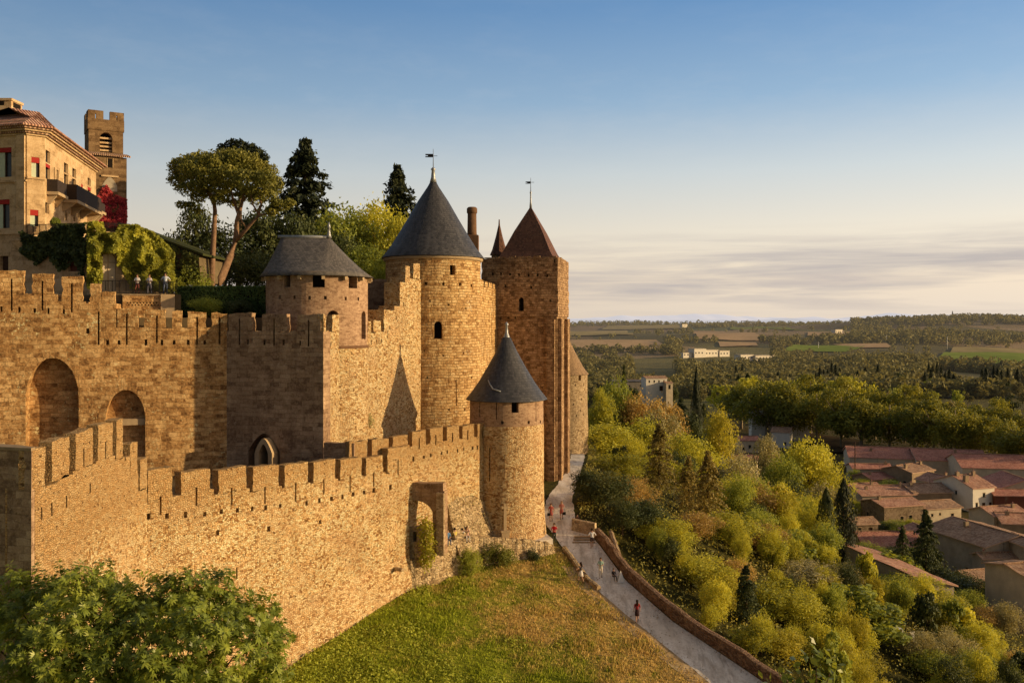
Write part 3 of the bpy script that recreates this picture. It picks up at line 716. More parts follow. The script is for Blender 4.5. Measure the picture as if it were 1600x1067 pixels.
# ------------------------------------------------------------------ round towers
def radial(cx, cy, theta):
    d0 = Vector((-cx, -cy, 0)).normalized(); r = Vector((-d0.y, d0.x, 0))
    d = d0 * math.cos(theta) + r * math.sin(theta)
    t = Vector((-d.y, d.x, 0))     # to the right as seen from outside
    return d, t
def theta_px(cx, cy, rad, px):
    pc = 800 + F * cx / cy; return math.asin(max(-.98, min(.98, (px - pc) / (rad * F / cy))))
def cut_radial(bm, cx, cy, rad, px, z0, z1, w, depth, arch=False, th=None):
    th = theta_px(cx, cy, rad, px) if th is None else th
    d, t = radial(cx, cy, th)
    pts = arch_pts(-w / 2, w / 2, z0, z1 - w / 2, z1, False, 8) if arch else [(-w / 2, z0), (w / 2, z0), (w / 2, z1), (-w / 2, z1)]
    a = [bm.verts.new(d * (rad + .5) + t * x + Vector((0, 0, z))) for x, z in pts]; b = [bm.verts.new(d * (rad - depth) + t * x + Vector((0, 0, z))) for x, z in pts]
    bm.faces.new(a); bm.faces.new(b[::-1])
    for i in range(len(pts)): bm.faces.new((a[i], b[i], b[(i + 1) % len(pts)], a[(i + 1) % len(pts)]))
def drum(name, parent, cx, cy, rad, prof, mat, wins=(), n=72, jit=.015, seed=0):
    """prof [(r, z)]; wins: (px, py0, py1, width m, depth m, arched)"""
    P_ = []
    for (r0, z0), (r1, z1) in zip(prof, prof[1:]):
        k = max(1, int((z1 - z0) / .9))
        P_ += [(lerp(r0, r1, j / k), lerp(z0, z1, j / k)) for j in range(k)]
    P_.append(prof[-1])
    me = lathe(P_, n, jit, seed=seed, smooth=False)
    bm = bmesh.new()
    zf = cy - rad
    for w in wins:
        th = theta_px(cx, cy, rad, w[0]); Z = cy - rad * math.cos(th)
        cut_radial(bm, cx, cy, rad, w[0], PZ(w[2], Z), PZ(w[1], Z), w[3], w[4], w[5], th)
    me = cut(me, bm); cyl_uv(me, rad)
    return obj(name, me, mat, parent)
def shutter_panel(name, parent, cx, cy, rad, px, py0, py1, w, depth, mat):
    th = theta_px(cx, cy, rad, px); Z = cy - rad * math.cos(th); d, t = radial(cx, cy, th); bm = bmesh.new()
    M_ = Matrix((( t.x, -d.x, 0, d.x * (rad - depth)), (t.y, -d.y, 0, d.y * (rad - depth)), (0, 0, 1, 0), (0, 0, 0, 1)))
    bm_box(bm, -w / 2 - .02, w / 2 + .02, -.04, 0, PZ(py1, Z) - .02, PZ(py0, Z) + .02, M_)
    return obj(name, to_mesh(bm), mat, parent)
def spire_with_vane(parent, x, y, z0, z1, z2, r0, mat, flag=True, fsz=.5):
    sp = obj('spire', lathe([(r0, z0), (r0 * .62, z0 + (z1 - z0) * .35), (r0 * .45, z0 + (z1 - z0) * .8), (r0 * .75, z0 + (z1 - z0) * .88), (r0 * .3, z1)], 12), mat, parent, (x, y, 0))
    bm = bmesh.new(); tube(bm, [(0, 0, z1 - .05), (0, 0, z2)], [.045, .02], 6)
    if flag:
        zf = z1 + (z2 - z1) * .55
        bm_box(bm, -fsz, -.03, -.015, .015, zf, zf + fsz * .62); bm_box(bm, -fsz * 1.45, -fsz * 1.001, -.012, .012, zf + fsz * .36, zf + fsz * .62); bm_box(bm, -fsz * 1.45, -fsz * 1.001, -.012, .012, zf, zf + fsz * .2)
        bm_box(bm, .03, .42, -.012, .012, zf + .12, zf + .16)
    obj('weathervane', to_mesh(bm), M['iron'], sp)
    return sp

# slate-roofed horseshoe tower D
Dx, Dy, Dr = -16.5, 76.0, 4.22
tD = thing('horseshoe_tower', 'squat brick tower with low grey slate hipped roof and square upper windows', 'tower', (Dx, Dy, 0))
drum('lower_drum', tD, Dx, Dy, Dr, [(Dr + .12, -14), (Dr + .06, -1.75)], M['curtain_inner'], seed=3)
drum('upper_storey', tD, Dx, Dy, Dr, [(Dr, -1.748), (Dr, 4.3)], M['plaster'],
     [(452, 428, 449, .62, 1.2, False), (498, 429, 449, .95, 1.6, False), (549, 430, 450, .95, 1.6, False), (441, 462, 467.5, .22, .4, False), (462.5, 462, 467.5, .22, .4, False), (484.5, 462.5, 468, .22, .4, False), (507.5, 462.5, 468, .22, .4, False), (537.5, 463.5, 469, .22, .4, False), (557, 464, 469.5, .22, .4, False),
      (519, 485, 530, 1.0, 1.3, True), (566, 486, 530, .9, 1.3, True)], jit=.006, seed=4)
for px in (452, 498, 549): shutter_panel('window', tD, Dx, Dy, Dr, px, 428, 450, .9, .9, M['dark'])
obj('brick_band', lathe([(Dr + .02, -1.95), (Dr + .09, -1.9), (Dr + .09, -1.72), (Dr + .02, -1.68)], 64), M['terracotta_chimney'], tD)
def hip_roof_loft(r, z0, xa, xb, y, z1, n=64, drop=.0):
    bm = bmesh.new(); ul = bm.loops.layers.uv.new('UVMap'); K = 6; rings = []
    for j in range(K + 1):
        t = j / K; ring = []
        for k in range(n):
            a = 2 * math.pi * k / n; ex, ey = r * math.cos(a), r * math.sin(a)
            tx = max(xa, min(xb, ex)); q = t ** .93
            ring.append(bm.verts.new((lerp(ex, tx, q), lerp(ey, y, q), lerp(z0, z1, t ** 1.12))))
        rings.append(ring)
    for j in range(K):
        for k in range(n):
            f = bm.faces.new((rings[j][k], rings[j][(k + 1) % n], rings[j + 1][(k + 1) % n], rings[j + 1][k])); f.smooth = True
            for lp, (kk, jj) in zip(f.loops, ((k, j), (k + 1, j), (k + 1, j + 1), (k, j + 1))): lp[ul].uv = (2 * math.pi * r * kk / n, jj * (z1 - z0) * 1.5 / K)
    bm.faces.new(rings[0][::-1]); bmesh.ops.remove_doubles(bm, verts=bm.verts[:], dist=.001)
    me = bpy.data.meshes.new('roof'); bm.to_mesh(me); bm.free(); return me
rx0, rx1 = PX(440, Dy) - Dx, PX(514, Dy) - Dx
roofD = obj('roof', hip_roof_loft(4.78, PZ(431, 72.5), rx0, rx1, 0, PZ(370, Dy)), M['slate_warm'], tD)
obj('ridge_capping', tube_mesh(([(rx0 - .3, 0, PZ(370, Dy) + .0), (rx1 + .1, 0, PZ(370, Dy) - .05)], .14)), M['lead'], roofD)
obj('finial', lathe([(.25, PZ(372, Dy)), (.14, PZ(366, Dy)), (.09, PZ(357, Dy)), (.16, PZ(356, Dy)), (.03, PZ(347, Dy))], 10), M['lead'], roofD, (rx1, 0, 0))
# corbel stones under the eaves
for a in range(0, 360, 24):
    d = Vector((math.cos(R(a)), math.sin(R(a)), 0)); bm = bmesh.new()
    bm_box(bm, -.13, .13, -.0, .42, -.3, 0, Matrix.Translation(d * (Dr - .02) + Vector((0, 0, PZ(431, 72.5) - .02))) @ Matrix.Rotation(R(a) - math.pi / 2, 4, 'Z'))
    obj('corbel', to_mesh(bm), M['trim'], tD)

# big round tower M
Mx, My, Mr = -8.0, 91.0, 4.82
tM = thing('great_round_tower', 'tallest round stone tower with steep dark slate cone and weathervane', 'tower', (Mx, My, 0))
zeM = PZ(404, My - Mr * .2)
drum('tower_drum', tM, Mx, My, Mr, [(Mr + .25, -18), (Mr + .1, -11), (Mr, -5), (Mr - .02, zeM)], M['tower'],
     [(706, 414, 429.5, .58, 1.2, False), (684.5, 502, 529, .78, 1.3, True), (711, 593, 634, .1, .5, False)] +
     [(p, y - 2.4, y + 2.4, .24, .5, False) for p, y in ((666, 443), (692, 443.5), (717, 444), (735, 446), (614, 442), (640, 442))] +
     [(p, y - 1.6, y + 1.6, .17, .3, False) for p, y in ((672, 470), (700, 476), (726, 482), (664, 548), (692, 556), (722, 552), (742, 500), (668, 590), (735, 590), (700, 640), (724, 640))], n=96, jit=.025, seed=9)
obj('cornice', lathe([(Mr + .02, zeM - .32), (Mr + .2, zeM - .2), (Mr + .24, zeM), (Mr + .02, zeM + .01)], 96), M['trim'], tM)
shutter_panel('window', tM, Mx, My, Mr, 706, 414, 430, .6, .9, M['dark'])
shutter_panel('window', tM, Mx, My, Mr, 684.5, 502, 529, .78, 1.0, M['dark'])
za = PZ(283, My)
roofM = obj('roof', lathe([(5.2, zeM + .012), (5.18, zeM + .1), (4.35, zeM + 1.15), (3.5, zeM + 2.5), (2.55, zeM + 4.1), (1.55, zeM + 5.85), (.55, zeM + 7.35), (.24, za)], 96, .018), M['slate'], tM)
spire_with_vane(tM, 0, 0, za - .15, PZ(262, My), PZ(233, My), .36, M['lead'], True, .55)

# chimney behind the big round tower
chx, chz = PX(737.5, 96), 96
tc = thing('round_chimney', 'tall round brick chimney beside the biggest slate cone', 'chimney', (chx, chz, 0))
obj('chimney_base', boxes((-.72, .72, -.7, .7, 2.0, PZ(368, 96)), bevel=.04), M['terracotta_chimney'], tc)
obj('chimney_shaft', lathe([(.55, PZ(372, 96)), (.5, PZ(362, 96)), (.47, PZ(332, 96))], 20), M['terracotta_chimney'], tc)
obj('chimney_cap', lathe([(.50, PZ(334, 96)), (.56, PZ(332.5, 96)), (.56, PZ(326, 96)), (.42, PZ(324, 96))], 20), M['terracotta_chimney'], tc)

# link wall between the round tower and the square tower
castle_wall('link_wall', 'short sunlit wall between the biggest round tower and the square tower', 'castle wall', (-3.55, 91.6), (-1.75, 101.5),
    [(748, 776, 449)], [(750, 756, 437.5), (757.5, 762.5, 440), (763.8, 768.5, 442), (769.8, 773.5, 444)], -18, 1.6, M['tower'], slits=[(768, 490, 540)], holes=[(756, 470), (763, 472), (770, 474)], mth=.5, seed=12)

# square bishop's tower S
Sd = Vector((math.cos(R(-12)), math.sin(R(-12)))); Sc = Vector((PX(871.5, 100), 100)); Sa = Sc - Sd * 8.75
frS = Frame(Sa, Sc)
tS = thing('square_tower', 'massive square tower with brown pyramid roof and sunlit right flank', 'tower', (Sa.x, Sa.y, 0), frS.rz)
zk = PZ(495, 100); zt = PZ(402, 100)
bm = bmesh.new()
bm.free()
pl = rough_poly([(0, -20), (8.62, -20), (8.62, zk), (0, zk)], .5, .02, 3, keep=lambda p, q: min(p[1], q[1]) < -19)
me = to_mesh(prism(pl, .12, 8.1), uv=False); bm = bmesh.new()
for px, py in ((782, 497), (794, 496.5), (805, 496), (795, 560), (822, 600), (812, 650)):
    bm_box(bm, frS.u(px) - .1, frS.u(px) + .1, -.3, .6, frS.z(px, py) - .14, frS.z(px, py) + .14)
me = cut(me, bm); box_uv(me); obj('tower_shaft', me, M['square'], tS)
pl = rough_poly([(0, zk), (8.75, zk), (8.75, zt), (0, zt)], .45, .03, 5, keep=lambda p, q: max(p[1], q[1]) < zk + .01)
me = to_mesh(prism(pl, 0, 8.25), uv=False); bm = bmesh.new()
c = frS.u(814.5); prism_cut(bm, arch_pts(c - .28, c + .28, frS.z(814, 486), frS.z(814, 470), frS.z(814, 464.5), False, 8), -.3, .9)
for px, py in ((770, 428), (783, 428), (797, 429), (811, 429), (826, 430), (840, 430), (855, 431), (790, 447), (830, 449), (860, 470)):
    bm_box(bm, frS.u(px) - .11, frS.u(px) + .11, -.3, .6, frS.z(px, py) - .15, frS.z(px, py) + .15)
bm_box(bm, frS.u(866.5) - .07, frS.u(866.5) + .07, -.3, 9, frS.z(866, 411), frS.z(866, 405))
for k, zz in enumerate(np.linspace(zk + .8, zt - .8, 9)):
    for yy in (1.0, 2.6, 4.4, 6.4): bm_box(bm, 8.3, 9.2, yy + .2 * math.sin(k * 3 + yy) - .1, yy + .2 * math.sin(k * 3 + yy) + .1, zz - .12, zz + .14)
me = cut(me, bm); box_uv(me); obj('upper_stage', me, M['square'], tS)
obj('window', boxes((c - .3, c + .3, .7, .72, frS.z(814, 487), frS.z(814, 463))), M['dark'], tS)
# parapet stones along the top
for i in range(9):
    u = .25 + i * .95 + random.uniform(-.08, .08)
    obj('merlon', boxes((u, u + .72, .02, .5, zt + .001, zt + random.uniform(.05, .22))), M['square'], tS)
for j in range(5):
    obj('merlon', boxes((8.2, 8.74, .8 + j * 1.5, 1.9 + j * 1.5, zt + .001, zt + random.uniform(.05, .3) - .1 * (j == 4))), M['square'], tS)
# corner buttresses running down to the ground
def batter(x0, x1, y0, y1, z0, z1, dx, dy):
    bm = bmesh.new(); vs = bm_box(bm, x0, x1, y0, y1, z0, z1)
    for i in (0, 1, 2, 3):
        if vs[i].co.x == x1: vs[i].co.x += dx
        if vs[i].co.y == y0: vs[i].co.y -= dy
    return to_mesh(bm)
obj('corner_buttress', batter(7.55, 8.45, -.42, .1, -20, zk - .25, .0, .35), M['square'], tS)
obj('corner_buttress', batter(8.64, 9.1, .5, 1.6, -20, zk - .2, .35, 0), M['square'], tS)
obj('corner_buttress', batter(8.64, 9.05, 5.6, 7.4, -20, zk - .2, .35, 0), M['square'], tS)
# pyramid roof
rc = Vector((frS.u(818), 4.3)); zr = PZ(402, 104) ; zap = PZ(322, 104)
bm = bmesh.new(); ul = None
hw = 3.0; lev = [(hw + .25, zr - .25), (hw - .25, zr + .55), (hw * .55, zr + (zap - zr) * .5), (.06, zap)]
rings = [[bm.verts.new((rc.x + sx * h, rc.y + sy * h, z)) for sx, sy in ((-1, -1), (1, -1), (1, 1), (-1, 1))] for h, z in lev]
for r0, r1 in zip(rings, rings[1:]):
    for k in range(4): bm.faces.new((r0[k], r0[(k + 1) % 4], r1[(k + 1) % 4], r1[k]))
bm.faces.new(rings[0][::-1]); bm.faces.new(rings[-1])
obj('roof', to_mesh(bm), M['tile_brown'], tS)
obj('roof_wall', boxes((rc.x - hw, rc.x + hw, rc.y - hw, rc.y + hw, zt - .5, zr - .251)), M['square'], tS)
spire_with_vane(tS, rc.x, rc.y, zap - .1, PZ(296, 104), PZ(276, 104), .16, M['lead'], True, .42)
# little pointed stair turret behind the square tower
st = thing('stair_turret', 'small pointed turret peeping up left of the brown pyramid roof', 'turret', (PX(780, 109), 109, 0))
obj('turret_drum', lathe([(.95, -10), (.95, PZ(399, 109))], 16), M['square'], st)
obj('roof', lathe([(1.15, PZ(399, 109)), (.85, PZ(390, 109)), (.42, PZ(370, 109)), (.1, PZ(352, 109)), (.06, PZ(343, 109))], 8, smooth=False), M['tile_brown'], st)

# far round tower T
Tx, Ty, Tr = PX(881.5, 140), 140.0, 3.62
tT = thing('far_round_tower', 'distant round tower with tan conical roof half hidden by the square tower', 'tower', (Tx, Ty, 0))
zeT = PZ(584.5, Ty)
drum('tower_drum', tT, Tx, Ty, Tr, [(Tr + .25, -24), (Tr + .1, -15), (Tr, -12), (Tr, zeT)], M['rubble_grey'],
     [(905.5, 586, 594.5, .5, .8, False)] + [(p, 600, 603, .18, .4, False) for p in (899, 911)] + [(p, y, y + 3, .2, .4, False) for p, y in ((896, 630), (906, 640), (900, 648), (911, 646), (908, 622))], seed=21)
obj('roof', lathe([(3.85, zeT + .01), (3.8, zeT + .06), (3.0, zeT + 1.1), (1.9, zeT + 3.1), (.85, zeT + 5.2), (.08, zeT + 7.0)], 64), M['tile_tan'], tT)

# outer turret with bell-shaped slate cone
Ux, Uy, Ur = PX(791.5, 80.8), 80.8, 3.36
tU = thing('outer_turret', 'round golden turret on the outer wall with flared slate cone and pale finial', 'turret', (Ux, Uy, 0))
zeU = PZ(625, Uy - Ur * .3)
drum('turret_drum', tU, Ux, Uy, Ur, [(Ur + .40, -20.5), (Ur + .22, -18.6), (Ur + .05, -16.5), (Ur, -14), (Ur, PZ(664, 79))], M['rubble'], [(766, 700, 752, .12, .5, False)], n=90, jit=.012, seed=14)
drum('upper_storey', tU, Ux, Uy, Ur, [(Ur - .05, PZ(664, 79) + .002), (Ur - .05, zeU)], M['plaster'],
     [(804.5, 626, 645, .62, 1.3, False)] + [(p, 629, y, .08, .5, False) for p, y in ((750, 651), (776, 656), (837, 659))] + [(p, y - 2.5, y + 2.5, .24, .5, False) for p, y in ((785, 660), (825.5, 660), (844.5, 659))], jit=.006, seed=15)
shutter_panel('window', tU, Ux, Uy, Ur, 804.5, 626, 646, .62, .9, M['dark'])
zaU = PZ(527, Uy)
roofU = obj('roof', lathe([(3.68, zeU + .005), (3.66, zeU + .06), (3.1, zeU + .75), (2.5, zeU + 1.6), (1.6, zeU + 3.1), (.95, zeU + 4.3), (.34, zaU)], 96, .014), M['slate'], tU)
obj('finial', lathe([(.34, zaU - .1), (.27, zaU + .1), (.15, PZ(520, Uy)), (.11, PZ(509, Uy)), (.2, PZ(507, Uy)), (.03, PZ(503, Uy))], 12), M['lead'], roofU)
d, t = radial(Ux, Uy, R(-38))
obj('lead_flashing', tube_mesh(([Vector(radial(Ux, Uy, R(a))[0] * r + Vector((0, 0, zeU + h))) for a, r, h in ((-42, 2.42, 1.82), (-34, 2.62, 1.5), (-24, 2.93, 1.1), (-10, 3.06, .92))], .06), n=6), M['lead'], roofU)

# ------------------------------------------------------------------ outer walls
# near stretch G that comes towards the viewer
G_A, G_B = (-20.9, 39.25), (-20.9, 51.3)
gw, frG, _ = castle_wall('near_outer_wall', 'steeply foreshortened outer wall at left with battlements rising over a dark end face', 'castle wall', G_A, G_B,
    [(50, 94, 757), (94, 114, 745), (114, 150, 730), (150, 180, 716), (180, 203, 716), (203, 216, 742), (216, 231, 765)],
    [(50.5, 70.5, 700), (81, 108, 686), (118, 145, 673), (153, 176, 662), (182, 192, 655), (203.5, 215, 692), (219, 230, 716)], -25, 1.3, M['curtain'],
    slits=[(65, 793, 812), (81, 785, 806), (104, 774, 793), (131, 700, 728), (165, 690, 715), (141, 755, 770), (196, 690, 720)], mth=.6, seed=17)
# dark end face: a short return wall facing the viewer
ge = thing('shaded_end_wall', 'dark shaded wall end facing the viewer at the left edge', 'castle wall', (0, 0, 0))
def plan_prism(pts, z0, z1):
    bm = bmesh.new(); a = [bm.verts.new((x, y, z0)) for x, y in pts]; b = [bm.verts.new((x, y, z1)) for x, y in pts]; n = len(pts)
    bm.faces.new(a); bm.faces.new(b)
    for i in range(n): bm.faces.new((a[i], a[(i + 1) % n], b[(i + 1) % n], b[i]))
    bmesh.ops.recalc_face_normals(bm, faces=bm.faces[:]); return to_mesh(bm)
obj('wall_body', plan_prism([(-30, 41.2), (-20.897, 38.95), (-20.91, 39.24), (-22.1, 40.0), (-30, 42.4)], -27, PZ(704, 39)), M['block'], ge)
obj('coping', plan_prism([(-30, 41.14), (-20.88, 38.9), (-20.88, 39.24), (-22.1, 40.0), (-30, 42.46)], PZ(704, 39) + .003, PZ(703, 39) + .1), M['coping'], ge)

# main outer wall F1
F_A, F_B = (-20.9, 51.3), (-8.15, 71.05)
f1, frF, segF = castle_wall('outer_curtain_wall', 'long golden outer wall above the grass with square battlements and putlog holes', 'castle wall', F_A, F_B,
    [(225, 334, 774), (334, 390, 768), (390, 440, 764), (440, 485, 758), (485, 528, 752), (528, 568, 746.5), (568, 602, 741), (602, 645, 735)],
    [(231, 269.5, 732), (283.5, 328, 734.5), (341, 384.5, 731), (395, 436, 728), (445, 481, 724), (490, 524, 719.5), (532, 565, 716), (572, 598, 713.5), (606, 640, 698)], -26, 1.3, M['curtain'],
    holes=[(232, 807), (261, 806), (290, 804), (320, 803), (346, 799), (371, 797), (394, 795), (415, 793), (438, 790), (479, 786), (499, 782), (518, 779), (535, 776), (552, 772), (569, 769), (584, 766), (610, 761), (340, 832), (420, 826), (500, 815)],
    slits=[(251, 775, 804), (307, 761, 790), (362, 762, 789), (414, 760, 787), (462, 754, 784), (506, 748, 772), (547, 742, 768), (584, 738, 760), (622, 718, 742), (370, 886, 904), (476, 958, 980)],
    hole=(.25, .34), mth=.6, seed=19)
# lower battered courses of the outer wall, greyer stone
bm = bmesh.new()
gz = lambda u: ground(*frF.w(u)[:2])
K = 40; ring = []
for i in range(K + 1):
    u = 4 + (frF.L - 4.02) * i / K; zt_ = lerp(-19.2, -18.2, i / K) + .12 * random.uniform(-1, 1)
    ring.append([bm.verts.new((u, -.42, gz(u) - 1.2)), bm.verts.new((u, -.24, lerp(gz(u), zt_, .5))), bm.verts.new((u, -.05 + .01 * random.random(), zt_)), bm.verts.new((u, .1, zt_ + .05))])
for a, b in zip(ring, ring[1:]):
    for j in range(3): bm.faces.new((a[j], b[j], b[j + 1], a[j + 1]))
obj('battered_footing', to_mesh(bm), M['rubble'], f1)
# stone water spouts
def spout(parent, fr, px, py, ln=.75):
    u, z = fr.u(px), fr.z(px, py)
    obj('water_spout', boxes((u - .16, u + .16, -ln, .05, z - .14, z + .1), bevel=.04), M['rubble_grey'], parent)
spout(f1, frF, 615, 887, .95); obj('spout_slot', boxes((frF.u(614) - .05, frF.u(614) + .05, -.012, .02, frF.z(614, 884), frF.z(614, 873))), M['dark'], f1)

# further outer wall F2, from behind F1 to the turret
d2 = Vector((.655, .756)).normalized(); F2o = Vector((-9.93, 69.5)); F2A = F2o - d2 * 3.6; F2B = F2o + d2 * 12.1
f2, frF2, _ = castle_wall('turret_curtain_wall', 'golden outer wall with battlements running up to the flared-cone turret', 'castle wall', F2A, F2B,
    [(545, 578, 716), (578, 611, 711), (611, 641, 702), (641, 669, 696), (669, 695, 691), (695, 720, 687), (720, 765, 683)],
    [(546, 573, 689), (581, 607, 685.5), (614, 637, 681), (644.5, 665.5, 673), (672, 692, 669), (698.5, 717.5, 665.5), (723, 741, 664), (746, 763, 661.8)], -22, 1.1, M['curtain'],
    holes=[(646, 717), (662.5, 714), (673, 711), (690, 708), (699, 706), (715, 704), (724.6, 702), (738.6, 700), (746, 699)],
    slits=[(655, 684, 701), (681, 679, 695), (707, 676, 690), (731, 672, 687), (754, 669, 684)], hole=(.18, .34), mth=.5, seed=23)
# two short shaded parapets of the barbican between the walls
for A_, B_, y0, lab in (((PX(506, 67.5), 67.5), (PX(553, 67.1), 67.1), 693, 'low shaded parapet crossing behind the long outer wall'),):
    castle_wall('barbican_parapet', lab, 'castle wall', A_, B_, [(500, 620, y0)], [], -14, .6, M['block'], seed=int(y0))

# stepped gate pier with an arch, shaded, against F2
gu = frF2.u(641); ga = frF2.w(gu, .50); gp_w = ga
gz1 = PZ(754, ga.y)
gB = Vector((PX(694, ga.y - .95), ga.y - .95))
frP = Frame((ga.x, ga.y), (gB.x, gB.y))
tp = thing('gate_arch', 'dark shaded stone arch standing out from the outer wall beside the turret', 'gate arch', (ga.x, ga.y, 0), frP.rz)
q = lambda px, py: (frP.u(px), frP.z(px, py))
poly = [q(676, 866), q(694.5, 866), q(694.5, 768), q(692.5, 767), q(692.5, 755), q(640, 754), q(640, 783)]
for px, py in ((645, 781.5), (652, 781.8), (660, 784), (667, 788), (673, 794), (676, 800)): poly.append(q(px, py))
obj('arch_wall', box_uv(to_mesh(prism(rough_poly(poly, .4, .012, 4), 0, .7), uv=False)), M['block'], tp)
obj('arch_pier', boxes((frP.u(684), frP.u(695.5), -.35, -.002, frP.z(690, 866), frP.z(690, 769))), M['rubble_grey'], tp)
lo = Frame((ga.x - 0.05, ga.y - .28), (gB.x, gB.y - .28))
ts = thing('ruined_gate_jamb', 'small broken gate jamb under the shaded arch, draped in ivy', 'wall stub', (lo.A.x, lo.A.y, 0), lo.rz)
pl = rough_poly([(lo.u(640), lo.z(640, 886)), (lo.u(660), lo.z(660, 886)), (lo.u(660), lo.z(660, 850)), (lo.u(654), lo.z(654, 824)), (lo.u(640), lo.z(640, 822))], .3, .03, 9)
me = to_mesh(prism(pl, 0, 1.2), uv=False); bm = bmesh.new(); bm_box(bm, lo.u(645), lo.u(651), -.2, .9, lo.z(648, 846), lo.z(648, 830)); me = cut(me, bm); box_uv(me)
obj('jamb_wall', me, M['rubble_grey'], ts)
GATE_IVY = [(lo.w(lo.u(px), -.35, lo.z(px, py))) for px, py in ((662, 820), (668, 818), (674, 824), (664, 835), (671, 838), (676, 842), (665, 850), (672, 855), (668, 866), (676, 866), (670, 878), (664, 874))]

# ruined low wall and terrace in front of the turret
LW = [(PX(628, 71.0), 71.0), (PX(679, 72.3), 72.3), (PX(700, 73.6), 73.6), (PX(748, 75.6), 75.6), (PX(800, 76.8), 76.8), (PX(838, 77.6), 77.6), (PX(866, 78.2), 78.2)]
LT = [-18.9, -18.0, -17.7, -17.8, -18.35, -18.65, -19.15]
bm = bmesh.new(); K = []
for i in range(len(LW) - 1):
    for j in range(8):
        t = j / 8; x, y = lerp(LW[i][0], LW[i + 1][0], t), lerp(LW[i][1], LW[i + 1][1], t)
        K.append((x, y, lerp(LT[i], LT[i + 1], t) + random.uniform(-.10, .12)))
K.append((*LW[-1], LT[-1])); rows = []
for x, y, z in K:
    r = lambda a: random.uniform(-a, a); zb = min(ground(x, y), -20.0) - .8
    rows.append([bm.verts.new((x + .30, y - .55, zb)), bm.verts.new((x + .14 + r(.05), y - .3 + r(.05), lerp(zb, z, .5))), bm.verts.new((x + r(.06), y - .05 + r(.06), z)), bm.verts.new((x - .25 + r(.05), y + .5 + r(.05), z + r(.05))), bm.verts.new((x - .3, y + .55, z - .8))])
for a, b in zip(rows, rows[1:]):
    for j in range(4): bm.faces.new((a[j], b[j], b[j + 1], a[j + 1]))
bm.faces.new(rows[-1]); bm.faces.new(rows[0][::-1])
bmesh.ops.recalc_face_normals(bm, faces=bm.faces[:])
single('low_ruined_wall', to_mesh(bm), M['lowwall'], 'low broken rubble wall people sit on in front of the turret', 'wall')
bm = bmesh.new()
tp_ = [(x - .1, y + .3) for x, y in LW] + [(3.1, 80.5), (2.9, 86), (-3, 86), (-8.0, 72.4)]
top = [bm.verts.new((x, y, -18.72)) for x, y in tp_]; bot = [bm.verts.new((x, y, -22)) for x, y in tp_]
bm.faces.new(top)
for i in range(len(top)): bm.faces.new((bot[i], bot[(i + 1) % len(top)], top[(i + 1) % len(top)], top[i]))
bmesh.ops.recalc_face_normals(bm, faces=bm.faces[:])
structure('terrace_ground', to_mesh(bm), M['path'])
# sloping stone talus left of the turret
bm = bmesh.new(); ta = [frF2.w(frF2.u(px), -.02, frF2.z(px, py)) for px, py in ((699, 790), (715, 776), (740, 774), (758, 786))]; tb = [frF2.w(frF2.u(px), -1.5, -19.1) for px in (699, 715, 740, 758)]
va = [bm.verts.new(p) for p in ta]; vb = [bm.verts.new(p) for p in tb]
for i in range(3): bm.faces.new((vb[i], vb[i + 1], va[i + 1], va[i]))
TALUS = ta + tb
bm.faces.new((vb[0], va[0], bm.verts.new(frF2.w(frF2.u(699), 0, -19.2)))); bm.faces.new((va[3], vb[3], bm.verts.new(frF2.w(frF2.u(758), 0, -19.2))))
bmesh.ops.subdivide_edges(bm, edges=bm.edges[:], cuts=4, use_grid_fill=True)
for v in bm.verts: v.co += Vector((mnoise.noise(v.co * 1.7), mnoise.noise(v.co * 1.7 + Vector((9, 0, 0))), 0)) * .18
bmesh.ops.recalc_face_normals(bm, faces=bm.faces[:])
single('stone_talus', to_mesh(bm), M['lowwall'], 'sloping rough stone bank against the wall left of the turret', 'stone bank')

# wayside cross on a pedestal
cx_, cz_ = PX(789, 76.9), 77.2
tx = thing('wayside_cross', 'slim stone cross on a block pedestal in front of the turret', 'cross', (cx_, cz_, -18.72), R(12))
obj('pedestal', boxes((-.42, .42, -.42, .42, 0, .2), (-.33, .33, -.33, .33, .201, .95), (-.40, .40, -.40, .40, .951, 1.08)), M['trim'], tx)
obj('shaft', batter(-.13, .13, -.13, .13, 1.081, 2.75, .08, .05), M['trim'], tx)
obj('cross_head', boxes((-.11, .11, -.1, .1, 2.751, 3.35), (-.30, -.111, -.09, .09, 2.95, 3.12), (.111, .30, -.09, .09, 2.95, 3.12)), M['trim'], tx)

